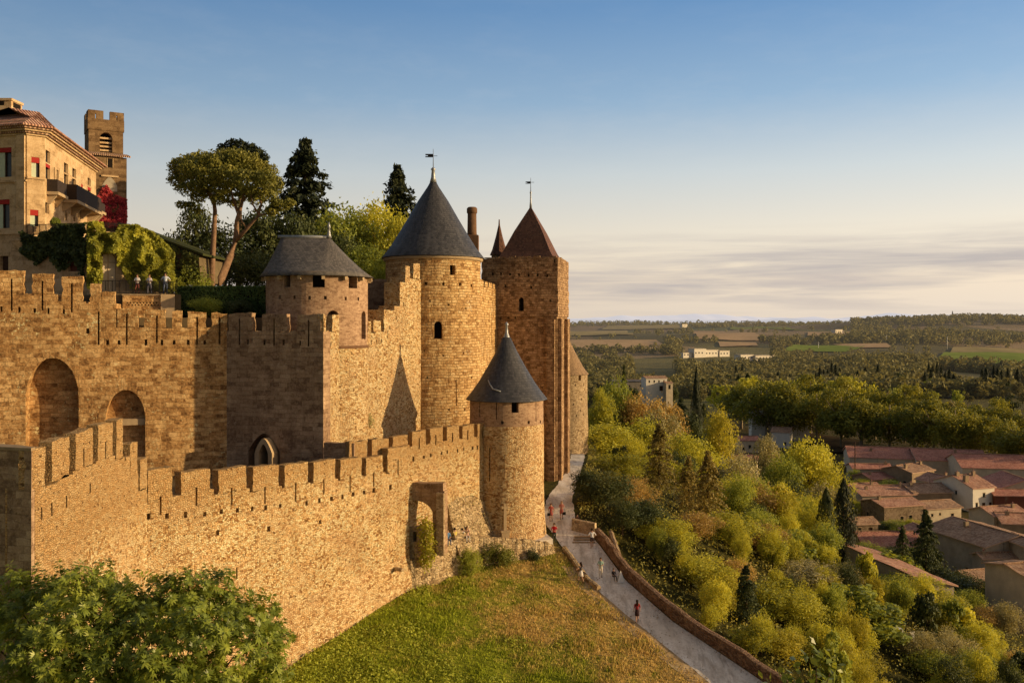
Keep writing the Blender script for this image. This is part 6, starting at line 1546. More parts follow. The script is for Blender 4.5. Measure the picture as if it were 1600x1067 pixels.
def rise(a):
    a = list(a)
    while a[4] > 62 and PZ(a[2], a[4]) - ground(PX(a[1], a[4]), a[4]) < (3.6 if a[4] > 80 else 2.6): a[4] -= 1
    return a
for a in map(rise, SLOPE): tree_px(*a[:7], **({'name': 'shrub', 'cat': 'bush'} if a[0] in ('bigleaf',) else {}))
# the remaining bushes that close the gaps between them
rf = random.Random(18); kf = 0
while kf < 165:
    Z = 60 * (3.3 ** rf.random()); sx = interp(T_S, Z); x = sx + 2.5 + rf.random() * min(70, 14 + Z * .33); px = 800 + F * x / Z
    if px > 1640 or px < 905: continue
    if px > 1300 and not (Z < 110): continue
    if px > 1290 and 100 < Z: continue
    if px < 940 and Z > 95: continue
    g = ground(x, Z); d_ = x - sx; h = rf.uniform(2.8, 5.4) * (.45 + .45 * sstep(2, 8, d_)) * (1 + .5 * sstep(85, 130, Z)); 
    if abs(px - 1415) < 50 and Z < 88: continue
    if (abs(px - 1030) < 42 or abs(px - 1092) < 52) and 82 < Z < 128: continue
    kf += 1
    kd = rf.choice(['bushy', 'loose', 'loose', 'bushy', 'bigleaf', 'bushy'] if Z > 75 else ['bushy', 'loose', 'bushy', 'bigleaf'])
    if kd == 'conifer': h *= 1.7
    lf_ = rf.choice(['l_gold', 'l_gold', 'l_green', 'l_gold', 'l_green', 'l_yellow', 'l_gold', 'l_dark'])
    if kd == 'conifer': lf_ = rf.choice(['l_bronze', 'l_dark', 'l_bronze'])
    tree(kd, (x, Z, g), h * rf.uniform(.9, 1.45), h * rf.uniform(.65, 1.05), lf_, 'one of the many bushes filling the overgrown slope below the path wall', name='bush', cat='bush', group='bushes filling the slope')
# garden bushes between the village houses
for px, yt, w, Z, lf in ((1365, 752, 50, 225, 'l_green'), (1345, 745, 36, 232, 'l_gold'), (1392, 745, 36, 226, 'l_green'), (1400, 808, 44, 184, 'l_green'), (1425, 806, 34, 184, 'l_gold'), (1375, 812, 40, 186, 'l_dark'), (1440, 812, 30, 182, 'l_olive'), (1360, 842, 50, 150, 'l_green'), (1395, 846, 44, 150, 'l_dark'), (1425, 850, 48, 148, 'l_green'), (1350, 858, 46, 136, 'l_green'), (1378, 872, 50, 130, 'l_dark'), (1440, 872, 50, 132, 'l_green'),
                          (1500, 885, 46, 132, 'l_dark'), (1530, 893, 44, 128, 'l_dark'), (1556, 898, 34, 126, 'l_green'), (1480, 905, 48, 122, 'l_dark'), (1515, 915, 50, 118, 'l_green'), (1455, 840, 26, 150, 'l_dark'), (1470, 812, 20, 178, 'l_olive'), (1335, 728, 26, 240, 'l_green'), (1590, 812, 26, 190, 'l_olive'), (1550, 806, 30, 190, 'l_green'), (1325, 800, 36, 185, 'l_gold'), (1335, 775, 30, 200, 'l_gold'), (1570, 935, 50, 108, 'l_olive'), (1540, 940, 46, 108, 'l_brown')):
    tree_px('bushy', px, yt, w, Z, lf, 'garden bush among the village houses', name='bush', cat='bush', group='garden bushes among the village houses')
# near fig-like plant at the bottom edge with very large leaves
b = Vector((PX(1276, 58), 58, ground(PX(1276, 58), 58))); tn = thing('large_leaved_plant', 'plant with very large glossy leaves at the bottom edge right of the path', 'plant', b)
rng = np.random.default_rng(77); L = [P(x, y, 58) for x, y in ((1275, 1022), (1300, 1040), (1250, 1040), (1285, 1065), (1225, 1062), (1200, 1075), (1310, 1075), (1265, 1085), (1240, 1095))]
C = np.array([tuple(p - b) for p in L])[rng.choice(len(L), 170)] + rng.normal(0, .42, (170, 3)); V_, Q_ = leaf_quads(C, np.tile([[.3, -.3, .8]], (170, 1)), .36, rng, .5, .6)
obj('foliage', np_mesh('foliage', V_, Q_), M['l_fig'], tn); obj('stem', tube_mesh(*[([Vector((0, 0, -.2)), Vector(p - b) * .6, Vector(p - b)], [.06, .04, .02]) for p in L], n=5), M['bark'], tn)

# --- avenue of plane trees beyond the village, and woods further off
for i in range(13):
    t = i / 12; Z = lerp(335, 250, t) + random.uniform(-3, 3); px = lerp(1195, 1650, t) + random.uniform(-6, 6); yt = interp([(1190, 592), (1300, 606), (1400, 606), (1500, 626), (1600, 648), (1660, 658)], px) + random.uniform(-11, 9)
    tree_px('plane', px, yt, random.uniform(70, 88), Z, 'l_plane', 'tall plane tree in the long dark avenue beyond the village roofs', bark='bark_pale', group='plane trees in the avenue')
for i in range(11):
    t = i / 10; Z = lerp(372, 285, t); px = lerp(1160, 1660, t) + random.uniform(-8, 8); yt = interp([(1150, 590), (1250, 580), (1330, 582), (1400, 594), (1500, 604), (1660, 638)], px) + random.uniform(-9, 8)
    tree_px('plane', px, yt, random.uniform(58, 75), Z, 'l_plane', 'plane tree of the second row behind the long dark avenue', bark='bark_pale', group='second row of plane trees')
for i in range(10):
    px = lerp(1135, 1345, i / 9) + random.uniform(-8, 8); Z = random.uniform(390, 430)
    tree_px('far', px, random.uniform(578, 592), random.uniform(46, 60), Z, 'l_gold', 'sunlit tree in the wood left of the plane avenue', group='wood left of the plane avenue')
for i, px in enumerate(list(np.linspace(1275, 1312, 7)) + list(np.linspace(1445, 1490, 8)) + list(np.linspace(1535, 1565, 6)) + [1455, 1372, 1216, 1234, 1150, 1160, 1340, 1352, 1575, 1590]):
    Z = random.uniform(560, 660); x = PX(px, Z); g = ground(x, Z)
    tree('cypress', (x, Z, g), random.uniform(11, 17), random.uniform(3.0, 4.4), 'l_conifer', 'dark spire-like cypress in the far rows behind the plane avenue', group='far cypress rows')
EXC = [(985, 560, 1060, 602), (1065, 538, 1205, 572)]
k = 0
while k < 120:
    Z = 380 * (2.0 ** random.random()); px = random.uniform(880, 1640)
    x = PX(px, Z); g = ground(x, Z); h = random.uniform(6, 13); yb = HY - g * F / Z; yt = HY - (g + h) * F / Z
    if any(a < px < c and yt < d - 4 and yb > b for a, b, c, d in EXC): continue
    if px > 1440 and 560 < yb < 606: continue
    k += 1
    tree(random.choice(['far', 'far', 'far', 'conifer']), (x, Z, g), h, h * random.uniform(.75, 1.1), random.choice(['l_far', 'l_far', 'l_green', 'l_olive', 'l_dark']), 'small tree in the mixed woods of the valley floor', group='valley floor woods')
# far-off wood, one mass
polys = [q[:4] for q in FIELD_PX]
def inside(px, py, q):
    s = 0; n_ = len(q); j = n_ - 1; c_ = False
    for i in range(n_):
        if (q[i][1] > py) != (q[j][1] > py) and px < (q[j][0] - q[i][0]) * (py - q[i][1]) / (q[j][1] - q[i][1]) + q[i][0]: c_ = not c_
        j = i
    return c_
rng = np.random.default_rng(55); Cs = []; Ns = []; S = []; cnt = 0; rr = random.Random(9); tries = 0
while cnt < 5200 and tries < 90000:
    tries += 1
    Z = 520 * (5.4 ** rr.random()); px = rr.uniform(870, 1660); x = PX(px, Z); g = ground(x, Z); py = HY - g * F / Z
    if any(inside(px, py, q) or inside(px, py - 2.5, q) for q in polys): continue
    if any(a < px < c and b - 2 < py < d + 3 for a, b, c, d in EXC): continue
    dn = mnoise.noise(Vector((x * .0026, Z * .0062, 2.0))) + (.55 if Z < 900 else .0) + (.9 if (px > 1330 and 1650 < Z < 2300) else 0) + (.25 if Z > 2200 else 0)
    if dn < .17 and rr.random() > .035: continue
    cnt += 1; h = rr.uniform(5, 11) * (1.15 if px > 1330 else 1.0); w = h * rr.uniform(.4, .62); m = 70 if Z < 1000 else 44
    d = rng.normal(0, 1, (m, 3)); d /= np.linalg.norm(d, axis=1)[:, None]
    Cs.append(np.array([x, Z, g + h * .52]) + d * np.array([w, w, h * .5]) * rng.uniform(.7, 1.0, (m, 1))); Ns.append(d); S.append(np.full(m, h * (.11 if Z < 1000 else .15)))
C = np.concatenate(Cs); N_ = np.concatenate(Ns); S = np.concatenate(S)
V_, Q_ = leaf_quads(C, N_, S, rng, .8, .95)
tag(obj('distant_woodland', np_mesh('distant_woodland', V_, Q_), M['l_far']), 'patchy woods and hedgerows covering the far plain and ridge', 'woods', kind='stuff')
# ------------------------------------------------------------------ village houses
def house(label, px, Z, w, d, h, rot=0.0, pitch=18, ridge='x', wall='render_cream', roof='terra', wins=(), chim=(), doors=(), over=.35, z0=None, name='village_house', group=None, loc=None, shed=False, cat='house', base=2.5):
    x = PX(px, Z) if loc is None else loc[0]; y = Z if loc is None else loc[1]
    if z0 is None: z0 = min(ground(x + a, y + b) for a in (-w / 3, 0, w / 3) for b in (-d / 3, d / 3)) - .1
    t = thing(name, label, cat, (x, y, z0), R(rot), group)
    tp = math.tan(R(pitch)); bm = bmesh.new()
    if shed: rise = d * tp; pr = [(-d / 2, h), (d / 2, h + rise)]
    elif ridge == 'x': rise = d / 2 * tp; pr = [(-d / 2, h), (0, h + rise), (d / 2, h)]
    else: rise = w / 2 * tp; pr = [(-w / 2, h), (0, h + rise), (w / 2, h)]
    if ridge == 'x' or shed:
        prof = [(d / 2, -base), (-d / 2, -base)] + pr; A = [bm.verts.new((-w / 2, a, b)) for a, b in prof]; B = [bm.verts.new((w / 2, a, b)) for a, b in prof]
    else:
        prof = [(w / 2, -base), (-w / 2, -base)] + pr; A = [bm.verts.new((a, -d / 2, b)) for a, b in prof]; B = [bm.verts.new((a, d / 2, b)) for a, b in prof]
    bm.faces.new(A); bm.faces.new(B[::-1]); n = len(prof)
    for i in range(n): bm.faces.new((A[i], B[i], B[(i + 1) % n], A[(i + 1) % n]))
    bmesh.ops.recalc_face_normals(bm, faces=bm.faces[:]); me = to_mesh(bm, uv=False)
    def wpos(face, u, z, ww, hh, p0, p1):
        if face == 'f': return (u - ww / 2, u + ww / 2, -d / 2 - p1, -d / 2 - p0, z, z + hh)
        if face == 'l': return (-w / 2 - p1, -w / 2 - p0, u - ww / 2, u + ww / 2, z, z + hh)
        if face == 'r': return (w / 2 + p0, w / 2 + p1, u - ww / 2, u + ww / 2, z, z + hh)
    wins = list(wins); rw = random.Random(int(px * 3 + Z))
    if wall not in ('wood_red',) and len(wins) < 3 and h > 2.4:
        used = [wn[1] for wn in wins + list(doors) if wn[0] == 'f']
        for u in (-w * .32, -w * .05, w * .25):
            if all(abs(u - q) > 1.5 for q in used) and rw.random() < .7: wins.append(('f', u, min(h - 1.5, rw.uniform(1.0, 1.5)), .7, rw.uniform(.8, 1.1)))
        for u in (-d * .22, d * .2):
            if rw.random() < .6 and not any(wn[0] == 'l' for wn in wins + list(doors)): wins.append(('l', u, min(h - 1.4, 1.4), .65, .85))
    cb = bmesh.new()
    for wn in list(wins) + list(doors): bm_box(cb, *wpos(wn[0], wn[1], wn[2], wn[3], wn[4], -.22, .3))
    me = cut(me, cb); box_uv(me); wo = obj('wall', me, M[wall], t)
    for wn in wins:
        face, u, z, ww, hh = wn[:5]
        fo = obj('window', boxes(wpos(face, u, z - .08, ww + .2, .08, -.1, .06), wpos(face, u, z + hh, ww + .24, .1, -.1, .03)), M['trim'], wo)
        obj('pane', boxes(wpos(face, u, z, ww, hh, -.20, -.18)), M['glass'], fo)
        if len(wn) > 5 and wn[5]:
            if face == 'f': obj('shutter', boxes((u - ww - .04, u - ww / 2 - .04, -d / 2 - .06, -d / 2 - .005, z, z + hh), (u + ww / 2 + .04, u + ww + .04, -d / 2 - .06, -d / 2 - .005, z, z + hh)), M[wn[5]], fo)
    for wn in doors: obj('door', boxes(wpos(wn[0], wn[1], wn[2], wn[3], wn[4], -.2, -.14)), M['wood'], wo)
    # roof: tiled slopes with thickness and overhang, uneven
    bm = bmesh.new(); ul = bm.loops.layers.uv.new('UVMap'); th = .16; rng = random.Random(int(px * 7 + Z))
    def slope(p0, p1, p2, p3):
        """eave-left, eave-right, ridge-right, ridge-left"""
        K = 10; J = 4; up = Vector((0, 0, th)); g = []
        for j in range(J + 1):
            g.append([])
            for i in range(K + 1):
                v = p0.lerp(p1, i / K).lerp(p3.lerp(p2, i / K), j / J); v = v + up + Vector((0, 0, rng.uniform(-.05, .05) - .10 * math.sin(math.pi * i / K) * (j / J)))
                g[-1].append(bm.verts.new(v))
        L_ = (p1 - p0).length; H_ = (p3 - p0).length
        for j in range(J):
            for i in range(K):
                f = bm.faces.new((g[j][i], g[j][i + 1], g[j + 1][i + 1], g[j + 1][i]))
                for lp, (a, b) in zip(f.loops, ((i, j), (i + 1, j), (i + 1, j + 1), (i, j + 1))): lp[ul].uv = (a * L_ / K + px, b * H_ / J + Z)
        lo = [bm.verts.new(v) for v in (p0, p1, p2, p3)]
        bm.faces.new((lo[0], lo[1]) + tuple(reversed(g[0]))); bm.faces.new((lo[1], lo[2]) + tuple(g[j][K] for j in range(J, -1, -1))); bm.faces.new((lo[3], lo[0]) + tuple(g[j][0] for j in range(J + 1))); bm.faces.new(lo[::-1])
    o = over; V_ = Vector; eps = .02
    if shed: slope(V_((-w / 2 - o, -d / 2 - o, h - o * tp + eps)), V_((w / 2 + o, -d / 2 - o, h - o * tp + eps)), V_((w / 2 + o, d / 2 + .1, h + rise + eps)), V_((-w / 2 - o, d / 2 + .1, h + rise + eps)))
    elif ridge == 'x':
        slope(V_((-w / 2 - o, -d / 2 - o, h - o * tp + eps)), V_((w / 2 + o, -d / 2 - o, h - o * tp + eps)), V_((w / 2 + o, -.003, h + rise + eps)), V_((-w / 2 - o, -.003, h + rise + eps)))
        slope(V_((w / 2 + o, d / 2 + o, h - o * tp + eps)), V_((-w / 2 - o, d / 2 + o, h - o * tp + eps)), V_((-w / 2 - o, .003, h + rise + eps)), V_((w / 2 + o, .003, h + rise + eps)))
    else:
        slope(V_((-w / 2 - o, d / 2 + o, h - o * tp + eps)), V_((-w / 2 - o, -d / 2 - o, h - o * tp + eps)), V_((-.003, -d / 2 - o, h + rise + eps)), V_((-.003, d / 2 + o, h + rise + eps)))
        slope(V_((w / 2 + o, -d / 2 - o, h - o * tp + eps)), V_((w / 2 + o, d / 2 + o, h - o * tp + eps)), V_((.003, d / 2 + o, h + rise + eps)), V_((.003, -d / 2 - o, h + rise + eps)))
    bmesh.ops.recalc_face_normals(bm, faces=bm.faces[:]); me = bpy.data.meshes.new('roof'); bm.to_mesh(me); bm.free(); ro = obj('roof', me, M[roof], t)
    bm = bmesh.new()
    if not shed:   # ridge tiles
        a, b = ((-w / 2 - o, 0, h + rise + th), (w / 2 + o, 0, h + rise + th)) if ridge == 'x' else ((0, -d / 2 - o, h + rise + th), (0, d / 2 + o, h + rise + th))
        tube(bm, [a, b], .13, 6); obj('ridge_tiles', to_mesh(bm), M['terra_old'], ro)
    else: bm.free()
    if int(px) % 2 == 0 and name == 'village_house':
        za_ = h + rise + .1; obj('aerial', tube_mesh(([(w * .22, 0, za_ - .2), (w * .22, 0, za_ + 1.7)], .025), ([(w * .22 - .5, 0, za_ + 1.55), (w * .22 + .5, 0, za_ + 1.55)], .018), ([(w * .22 - .3, 0, za_ + 1.3), (w * .22 + .3, 0, za_ + 1.3)], .018), n=4), M['iron'], ro)
    for cx, cy, cw, ch in chim:
        zb = h + (cy + d / 2) * tp if (shed or (ridge == 'x' and cy < 0)) else (h + (d / 2 - cy) * tp if ridge == 'x' else h + (w / 2 - abs(cx)) * tp)
        c_ = obj('chimney', boxes((cx - cw / 2, cx + cw / 2, cy - cw / 2.4, cy + cw / 2.4, zb - .5, zb + ch), (cx - cw / 2 - .06, cx + cw / 2 + .06, cy - cw / 2.4 - .06, cy + cw / 2.4 + .06, zb + ch + .002, zb + ch + .12)), M['render_brown'], ro)
        obj('chimney_pot', lathe([(.13, zb + ch + .123), (.11, zb + ch + .45)], 10), M['terra_red'], c_, (cx, cy, 0))
    return t

house('long low market hall with red tiled roof at the back of the village, left one', 1392, 268, 25, 15, 4.2, -14, 17, roof='terra_red', chim=[(-6, -3, .7, .8)])
house('long low red roofed hall behind the village, in front of the plane trees', 1478, 262, 19, 15, 4.4, -12, 17, roof='terra_red', chim=[(2, -2, .7, .9)])
house('wide red roofed hall at the right edge behind the white house', 1562, 248, 24, 16, 4.6, -10, 18, roof='terra_red')
house('red roofed barn with wooden board front at the right edge', 1585, 220, 15, 13, 3.6, -6, 20, 'y', 'render_cream', 'terra_red')
house('open board-fronted shed under a red roof beside the white house', 1592, 208, 13, 6, 4.0, -6, 17, 'x', 'wood_red', 'terra_red')
house('small cream house with red roof at left end of the village', 1358, 247, 10.4, 6, 4.0, -4, 17, wall='render_cream', roof='terra_red', wins=[('f', -3, 1.6, .8, 1.1)], chim=[(4.2, -.6, .7, .8)])
house('low red roof with gable behind a leafy garden', 1366, 236, 8, 7, 3.2, 22, 18, 'x', 'render_brown', 'terra_red', chim=[(-2.4, -1, .55, .7)])
house('brown walled house with dark roof and two chimneys', 1418, 236, 9.5, 9, 5.2, 32, 16, 'x', 'render_brown', 'terra_old', wins=[('l', 0, 1.8, .8, 1.1), ('l', -2.4, 1.8, .8, 1.1)], chim=[(-3.8, -2, .8, 1.1), (4, -1, .7, .8)], doors=[('l', 2.6, 0, 1.0, 2.1)])
house('white fronted house with two dark doors, tallest in the village', 1505, 212, 6.3, 12, 5.6, 18, 19, 'x', 'render_white', 'terra', wins=[('f', .1, 3.5, .8, .95), ('l', -1, 3.4, .7, .9)], doors=[('f', 0.0, .1, 1.0, 2.1), ('f', 2.0, .1, .9, 2.1)], chim=[(-2.4, -3.2, 1.0, 1.5), (2.2, -.8, .7, 1.1), (-2.2, -.4, .8, .9)])
house('narrow white annex right of the white fronted house', 1541, 211, 3.0, 5, 3.6, 12, 16, 'x', 'render_white', 'terra_old', wins=[('f', .6, 1.3, .6, .8)])
house('pale stone house with one small window and flat brown roof', 1393, 196, 9.8, 8, 4.3, 15, 13, 'x', 'stone_house', 'terra', wins=[('f', 1.7, 1.4, .8, .9)], chim=[(-3.5, -.5, .6, .8)])
house('cream annex with tiny windows right of the pale stone house', 1457, 198, 9.0, 7, 3.3, 15, 16, 'x', 'render_cream', 'terra_old', wins=[('f', -3, 1.7, .6, .6), ('f', 2.2, 1.2, .8, .9), ('f', -1, 1.9, .5, .5)])
house('wide brown roof behind the pale stone house', 1372, 212, 13, 10, 3.8, 6, 15, 'x', 'render_grey', 'terra', chim=[(-4, -2, .6, .7), (5, -1, .6, .8)])
house('old brown roof between pale stone house and white house', 1440, 213, 9.5, 9, 4.0, 8, 17, 'x', 'render_brown', 'terra_old', chim=[(-3.5, -1.2, .7, .9)])
house('low house with red ribbed tile roof among garden trees', 1382, 168, 10.6, 8, 2.3, 0, 24, 'x', 'render_cream', 'terra_red', chim=[(3.6, -.2, .55, .8)])
house('large grey rendered gable house at the right', 1538, 156, 13, 15, 6.6, 14, 13, 'y', 'render_grey', 'terra_old', wins=[('f', -5.5, 3.4, .8, 1.1)], chim=[(-2, 2, .7, .9)])
house('low brown house with patched roof before the grey gable house', 1545, 143, 11, 6, 3.0, 14, 18, 'x', 'render_brown', 'terra_old', wins=[('f', -4.2, .9, .8, 1.2)], doors=[('f', -2.2, 0, .9, 2.0)])
house('small tiled outhouse roof leaning on the grey gable house', 1556, 147.4, 6.2, 3.2, 5.0, 4, 18, 'x', 'render_grey', 'terra_old', chim=[(-2.5, -.6, .5, .6)])
house('tall grey house cut by the right edge', 1606, 147, 4.5, 8, 7.4, 3, 14, 'y', 'render_grey', 'terra_old', wins=[('f', -.6, 4.2, .8, 1.1)])
house('long house with diagonal roof edge and grey wall in the gardens', 0, 116, 17, 6, 2.2, 99.2, 15, 'x', 'render_grey', 'terra', loc=(48.8, 115.6), z0=ground(47, 113) - .6, shed=True)
house('cream house with green shutter at the lower right edge', 1592, 122, 4.6, 7, 8.4, 16, 12, 'x', 'render_cream', 'terra_old', wins=[('f', -1.2, 5.2, .9, 1.8, 'shutter_green'), ('f', 1.4, 5.2, .8, 1.8)], doors=[('f', .5, 2.2, 1, 2)])
house('long white building with pale flat roof below the plane trees', 1217, 338, 21, 9, 4.4, -8, 4, 'x', 'render_white', 'lead', z0=-37, base=7, wins=[('f', -6, 1.5, 1.2, 1.5), ('f', 0, 1.5, 1.2, 1.5)], name='white_building', cat='building')
house('small red roofed house left of the long white building', 1168, 305, 6.5, 6, 4.2, 0, 20, 'x', 'render_cream', 'terra_red', wins=[('f', 0, 1.6, .9, 1.1)])
house('white gabled house with brown roof before the long white building', 1222, 318, 6.2, 7, 5.6, -25, 20, 'x', 'render_white', 'terra_old')
house('small red roof half hidden by trees in mid slope', 1160, 236, 7.5, 6, 8.0, -18, 18, 'x', 'render_cream', 'terra_red')
house('small pink-roofed house between the grey gable house and the white house', 1560, 186, 8.5, 7, 4.4, 14, 19, 'x', 'render_cream', 'terra', wins=[('f', -2, 1.6, .8, 1.1), ('f', 1.6, 1.6, .8, 1.1)], chim=[(2.6, -1, .6, .8)])
house('low terracotta roof behind the grey gable house at the right edge', 1592, 182, 9, 8, 3.6, -8, 19, 'x', 'render_brown', 'terra', wins=[('f', -2, 1.2, .8, .9)], chim=[(-2.6, -1, .6, .8)])
house('cream gable with terracotta roof left of the white fronted house', 1470, 222, 8, 8, 4.6, 20, 19, 'y', 'render_cream', 'terra', wins=[('f', -1.4, 1.6, .8, 1.1), ('f', 1.4, 1.6, .8, 1.1)], chim=[(1.5, 0, .6, .9)])
house('little stone shed with patched tile roof in front of the pale stone house', 1345, 184, 5, 4.5, 2.6, 10, 20, 'x', 'stone_house', 'terra_old', doors=[('f', .8, 0, .9, 1.9)])
house('terracotta roofed cottage at the left end below the market halls', 1345, 218, 8, 7, 3.4, 12, 19, 'x', 'render_cream', 'terra', wins=[('f', -1.6, 1.3, .8, .9)], chim=[(2.2, -1, .6, .8)])
house('narrow house with pink roof right of the low ribbed-tile house', 1440, 172, 5.5, 6, 3.4, 4, 19, 'y', 'render_grey', 'terra', wins=[('f', 0, 1.4, .7, 1.0)])
v = house('cream villa with low red roof and reddish doors on the plain', 1022, 470, 11.5, 8, 6.6, 10, 12, 'x', 'render_white', 'terra_old', wins=[('f', k, 4.4, .8, 1.1) for k in (-4, -1.3, 1.3, 4)], doors=[('f', 2.5, .0, 1.9, 2.6)], z0=-34.2, base=9, name='country_villa', cat='villa')
house('lower cream wing right of the villa', 1043, 466, 3.6, 6, 4.2, 10, 10, 'x', 'render_cream', 'terra_old', z0=-34.2, base=9, wins=[('f', 0, 1.2, 1.2, 2.2)])
house('long grey shed left of the villa', 985, 485, 20, 8, 4.0, 0, 10, 'x', 'render_grey', 'slate_warm', z0=-34.2, base=9, name='farm_shed', cat='shed')
def blocks(label, px, Z, items, mat='render_white'):
    x = PX(px, Z); z = ground(x, Z); t = thing('white_complex', label, 'building', (x, Z, z), R(24))
    for (a, w, h, d, y) in items:
        b = obj('wing', boxes((a - w / 2, a + w / 2, y, y + d, -4, h)), M[mat], t)
        bm = bmesh.new()
        for k in range(int(w / 4)): bm_box(bm, a - w / 2 + 1.2 + k * 4, a - w / 2 + 2.6 + k * 4, y - .05, y - .01, h * .45, h * .45 + 1.6)
        obj('window_row', to_mesh(bm), M['glass'], b)
        obj('roof_edge', boxes((a - w / 2 - .3, a + w / 2 + .3, y - .3, y + d + .3, h + .01, h + .35)), M['render_cream'], b)
blocks('white modern building complex among far trees, the larger left group', 1104, 950, [(-8, 15, 9, 11, 0), (9, 17, 7.5, 11, 3), (25, 13, 6.5, 10, 2), (-22, 11, 4.8, 8, 3)])
blocks('low white building complex among far trees, the right group', 1178, 900, [(-6, 16, 6.5, 10, 3), (14, 24, 5.5, 12, 0)])
blocks('tiny white farm on the far fields', 1311, 1450, [(0, 15, 7, 10, 0), (11, 7, 5, 8, 3)]); blocks('tiny white farmhouse below the far ridge', 1070, 2050, [(0, 14, 8, 10, 0)])
# telecom mast on the ridge
x = PX(1488, 1950); g = ground(x, 1950); t = thing('radio_mast', 'slim lattice radio mast on the wooded ridge at the skyline', 'mast', (x, 1950, g))
bm = bmesh.new(); H = PZ(486, 1950) - g
for sx, sy in ((-1, -1), (1, -1), (0, 1)): tube(bm, [(sx * 2.2, sy * 2.2, -1), (sx * .5, sy * .5, H * .9)], .55, 4)
for k in range(9): zz = H * .9 * k / 9; q = lerp(2.2, .5, k / 9); tube(bm, [(-q, -q, zz), (q, -q, zz + 4)], .3, 4); tube(bm, [(q, -q, zz), (-q, -q, zz + 4)], .3, 4)
obj('lattice', to_mesh(bm), M['lead'], t); obj('antenna', boxes((-.25, .25, -.25, .25, H * .9, H), (-1.6, 1.6, -.5, .5, H * .62, H * .68)), M['white_paint'], t)
for i, (px, yt, yb, Z) in enumerate(((1480, 526, 545, 1150), (1385, 531, 541, 1250), (1279, 537, 549, 1150))):
    x = PX(px, Z); g = ground(x, Z); single('utility_pole', tube_mesh(([(0, 0, 0), (0, 0, max(9, PZ(yt, Z) - g))], [.35, .25]), n=6), M['white_paint'], ('pale utility pole by the green vineyard at right', 'pale utility pole in the middle of the far fields', 'pale utility pole beside the left green field')[i], 'pole', loc=(x, Z, g))
x = PX(1336, 243); t = thing('telegraph_pole', 'wooden pole standing at the left end of the village roofs', 'pole', (x, 243, -43)); obj('shaft', tube_mesh(([(0, 0, 0), (0, 0, PZ(690, 243) + 43)], [.16, .12]), n=8), M['wood'], t); obj('crossarm', boxes((-.7, .7, -.06, .06, PZ(692, 243) + 43, PZ(691, 243) + 43)), M['wood'], t)
# garden wall, posts and white chairs
gwz = 116; ribbon_wall('garden_wall', [(PX(1518, gwz), gwz, PZ(988, gwz)), (PX(1560, gwz), gwz, PZ(988, gwz)), (PX(1660, gwz - 1), gwz - 1, PZ(988, gwz))], 2.3, .5, M['stone_house'], 'stone garden wall above the vegetable patch at lower right', 'wall', .05)
t = thing('garden_gate', 'pair of small gate piers behind the stone garden wall', 'gate', (PX(1586, 119), 119, PZ(961, 119)))
obj('gate_pier', boxes((-.25, .25, -.25, .25, -1.5, 1.3), (-.33, .33, -.33, .33, 1.301, 1.45)), M['trim'], t); obj('gate_post', boxes((-1.1, -.95, -.08, .08, -1.5, 1.1)), M['wood'], t)
chs = None
def chair(label, px, py, Z, rz):
    p = P(px, py, Z); g = p.z - .85; t = thing('garden_chair', label, 'chair', (p.x, Z, g), rz, None)
    obj('seat', boxes((-.26, .26, -.26, .26, .40, .45), bevel=.015), M['white_paint'], t)
    bm = bmesh.new()
    for k in range(5): bm_box(bm, -.24 + k * .1, -.16 + k * .1, .26, .30, .50, .98)
    bm_box(bm, -.27, .27, .255, .305, .981, 1.05); obj('backrest', to_mesh(bm), M['white_paint'], t)
    for sx in (-1, 1):
        for sy in (-1, 1): obj('leg', boxes((sx * .23 - .025, sx * .23 + .025, sy * .23 - .025, sy * .23 + .025, -.3, .40)), M['white_paint'], t)
        obj('armrest', boxes((sx * .27 - .03, sx * .27 + .03, -.26, .30, .64, .68)), M['white_paint'], t)
    return t
def table(label, px, py, Z, w):
    p = P(px, py, Z); t = thing('garden_table', label, 'table', (p.x, Z, p.z - .72), R(15)); obj('tabletop', boxes((-w / 2, w / 2, -w / 2, w / 2, .70, .74), bevel=.01), M['white_paint'], t)
    for sx in (-1, 1):
        for sy in (-1, 1): obj('leg', boxes((sx * (w / 2 - .06) - .03, sx * (w / 2 - .06) + .03, sy * (w / 2 - .06) - .03, sy * (w / 2 - .06) + .03, -.4, .70)), M['white_paint'], t)
    return t
for lab, px, Z, rz in (('white garden chair among shrubs, the upper one', 1422, 85, 200), ('white garden chair among shrubs, the lower one', 1421, 82, 170)):
    x = PX(px, Z); c_ = chair(lab, px, 1000, Z, R(rz)); c_.location = (x, Z, ground(x, Z) + .25)
x = PX(1403, 85.5); t_ = table('small white garden table left of the two chairs', 1403, 1000, 85.5, .7); t_.location = (x, 85.5, ground(x, 85.5) + .15)
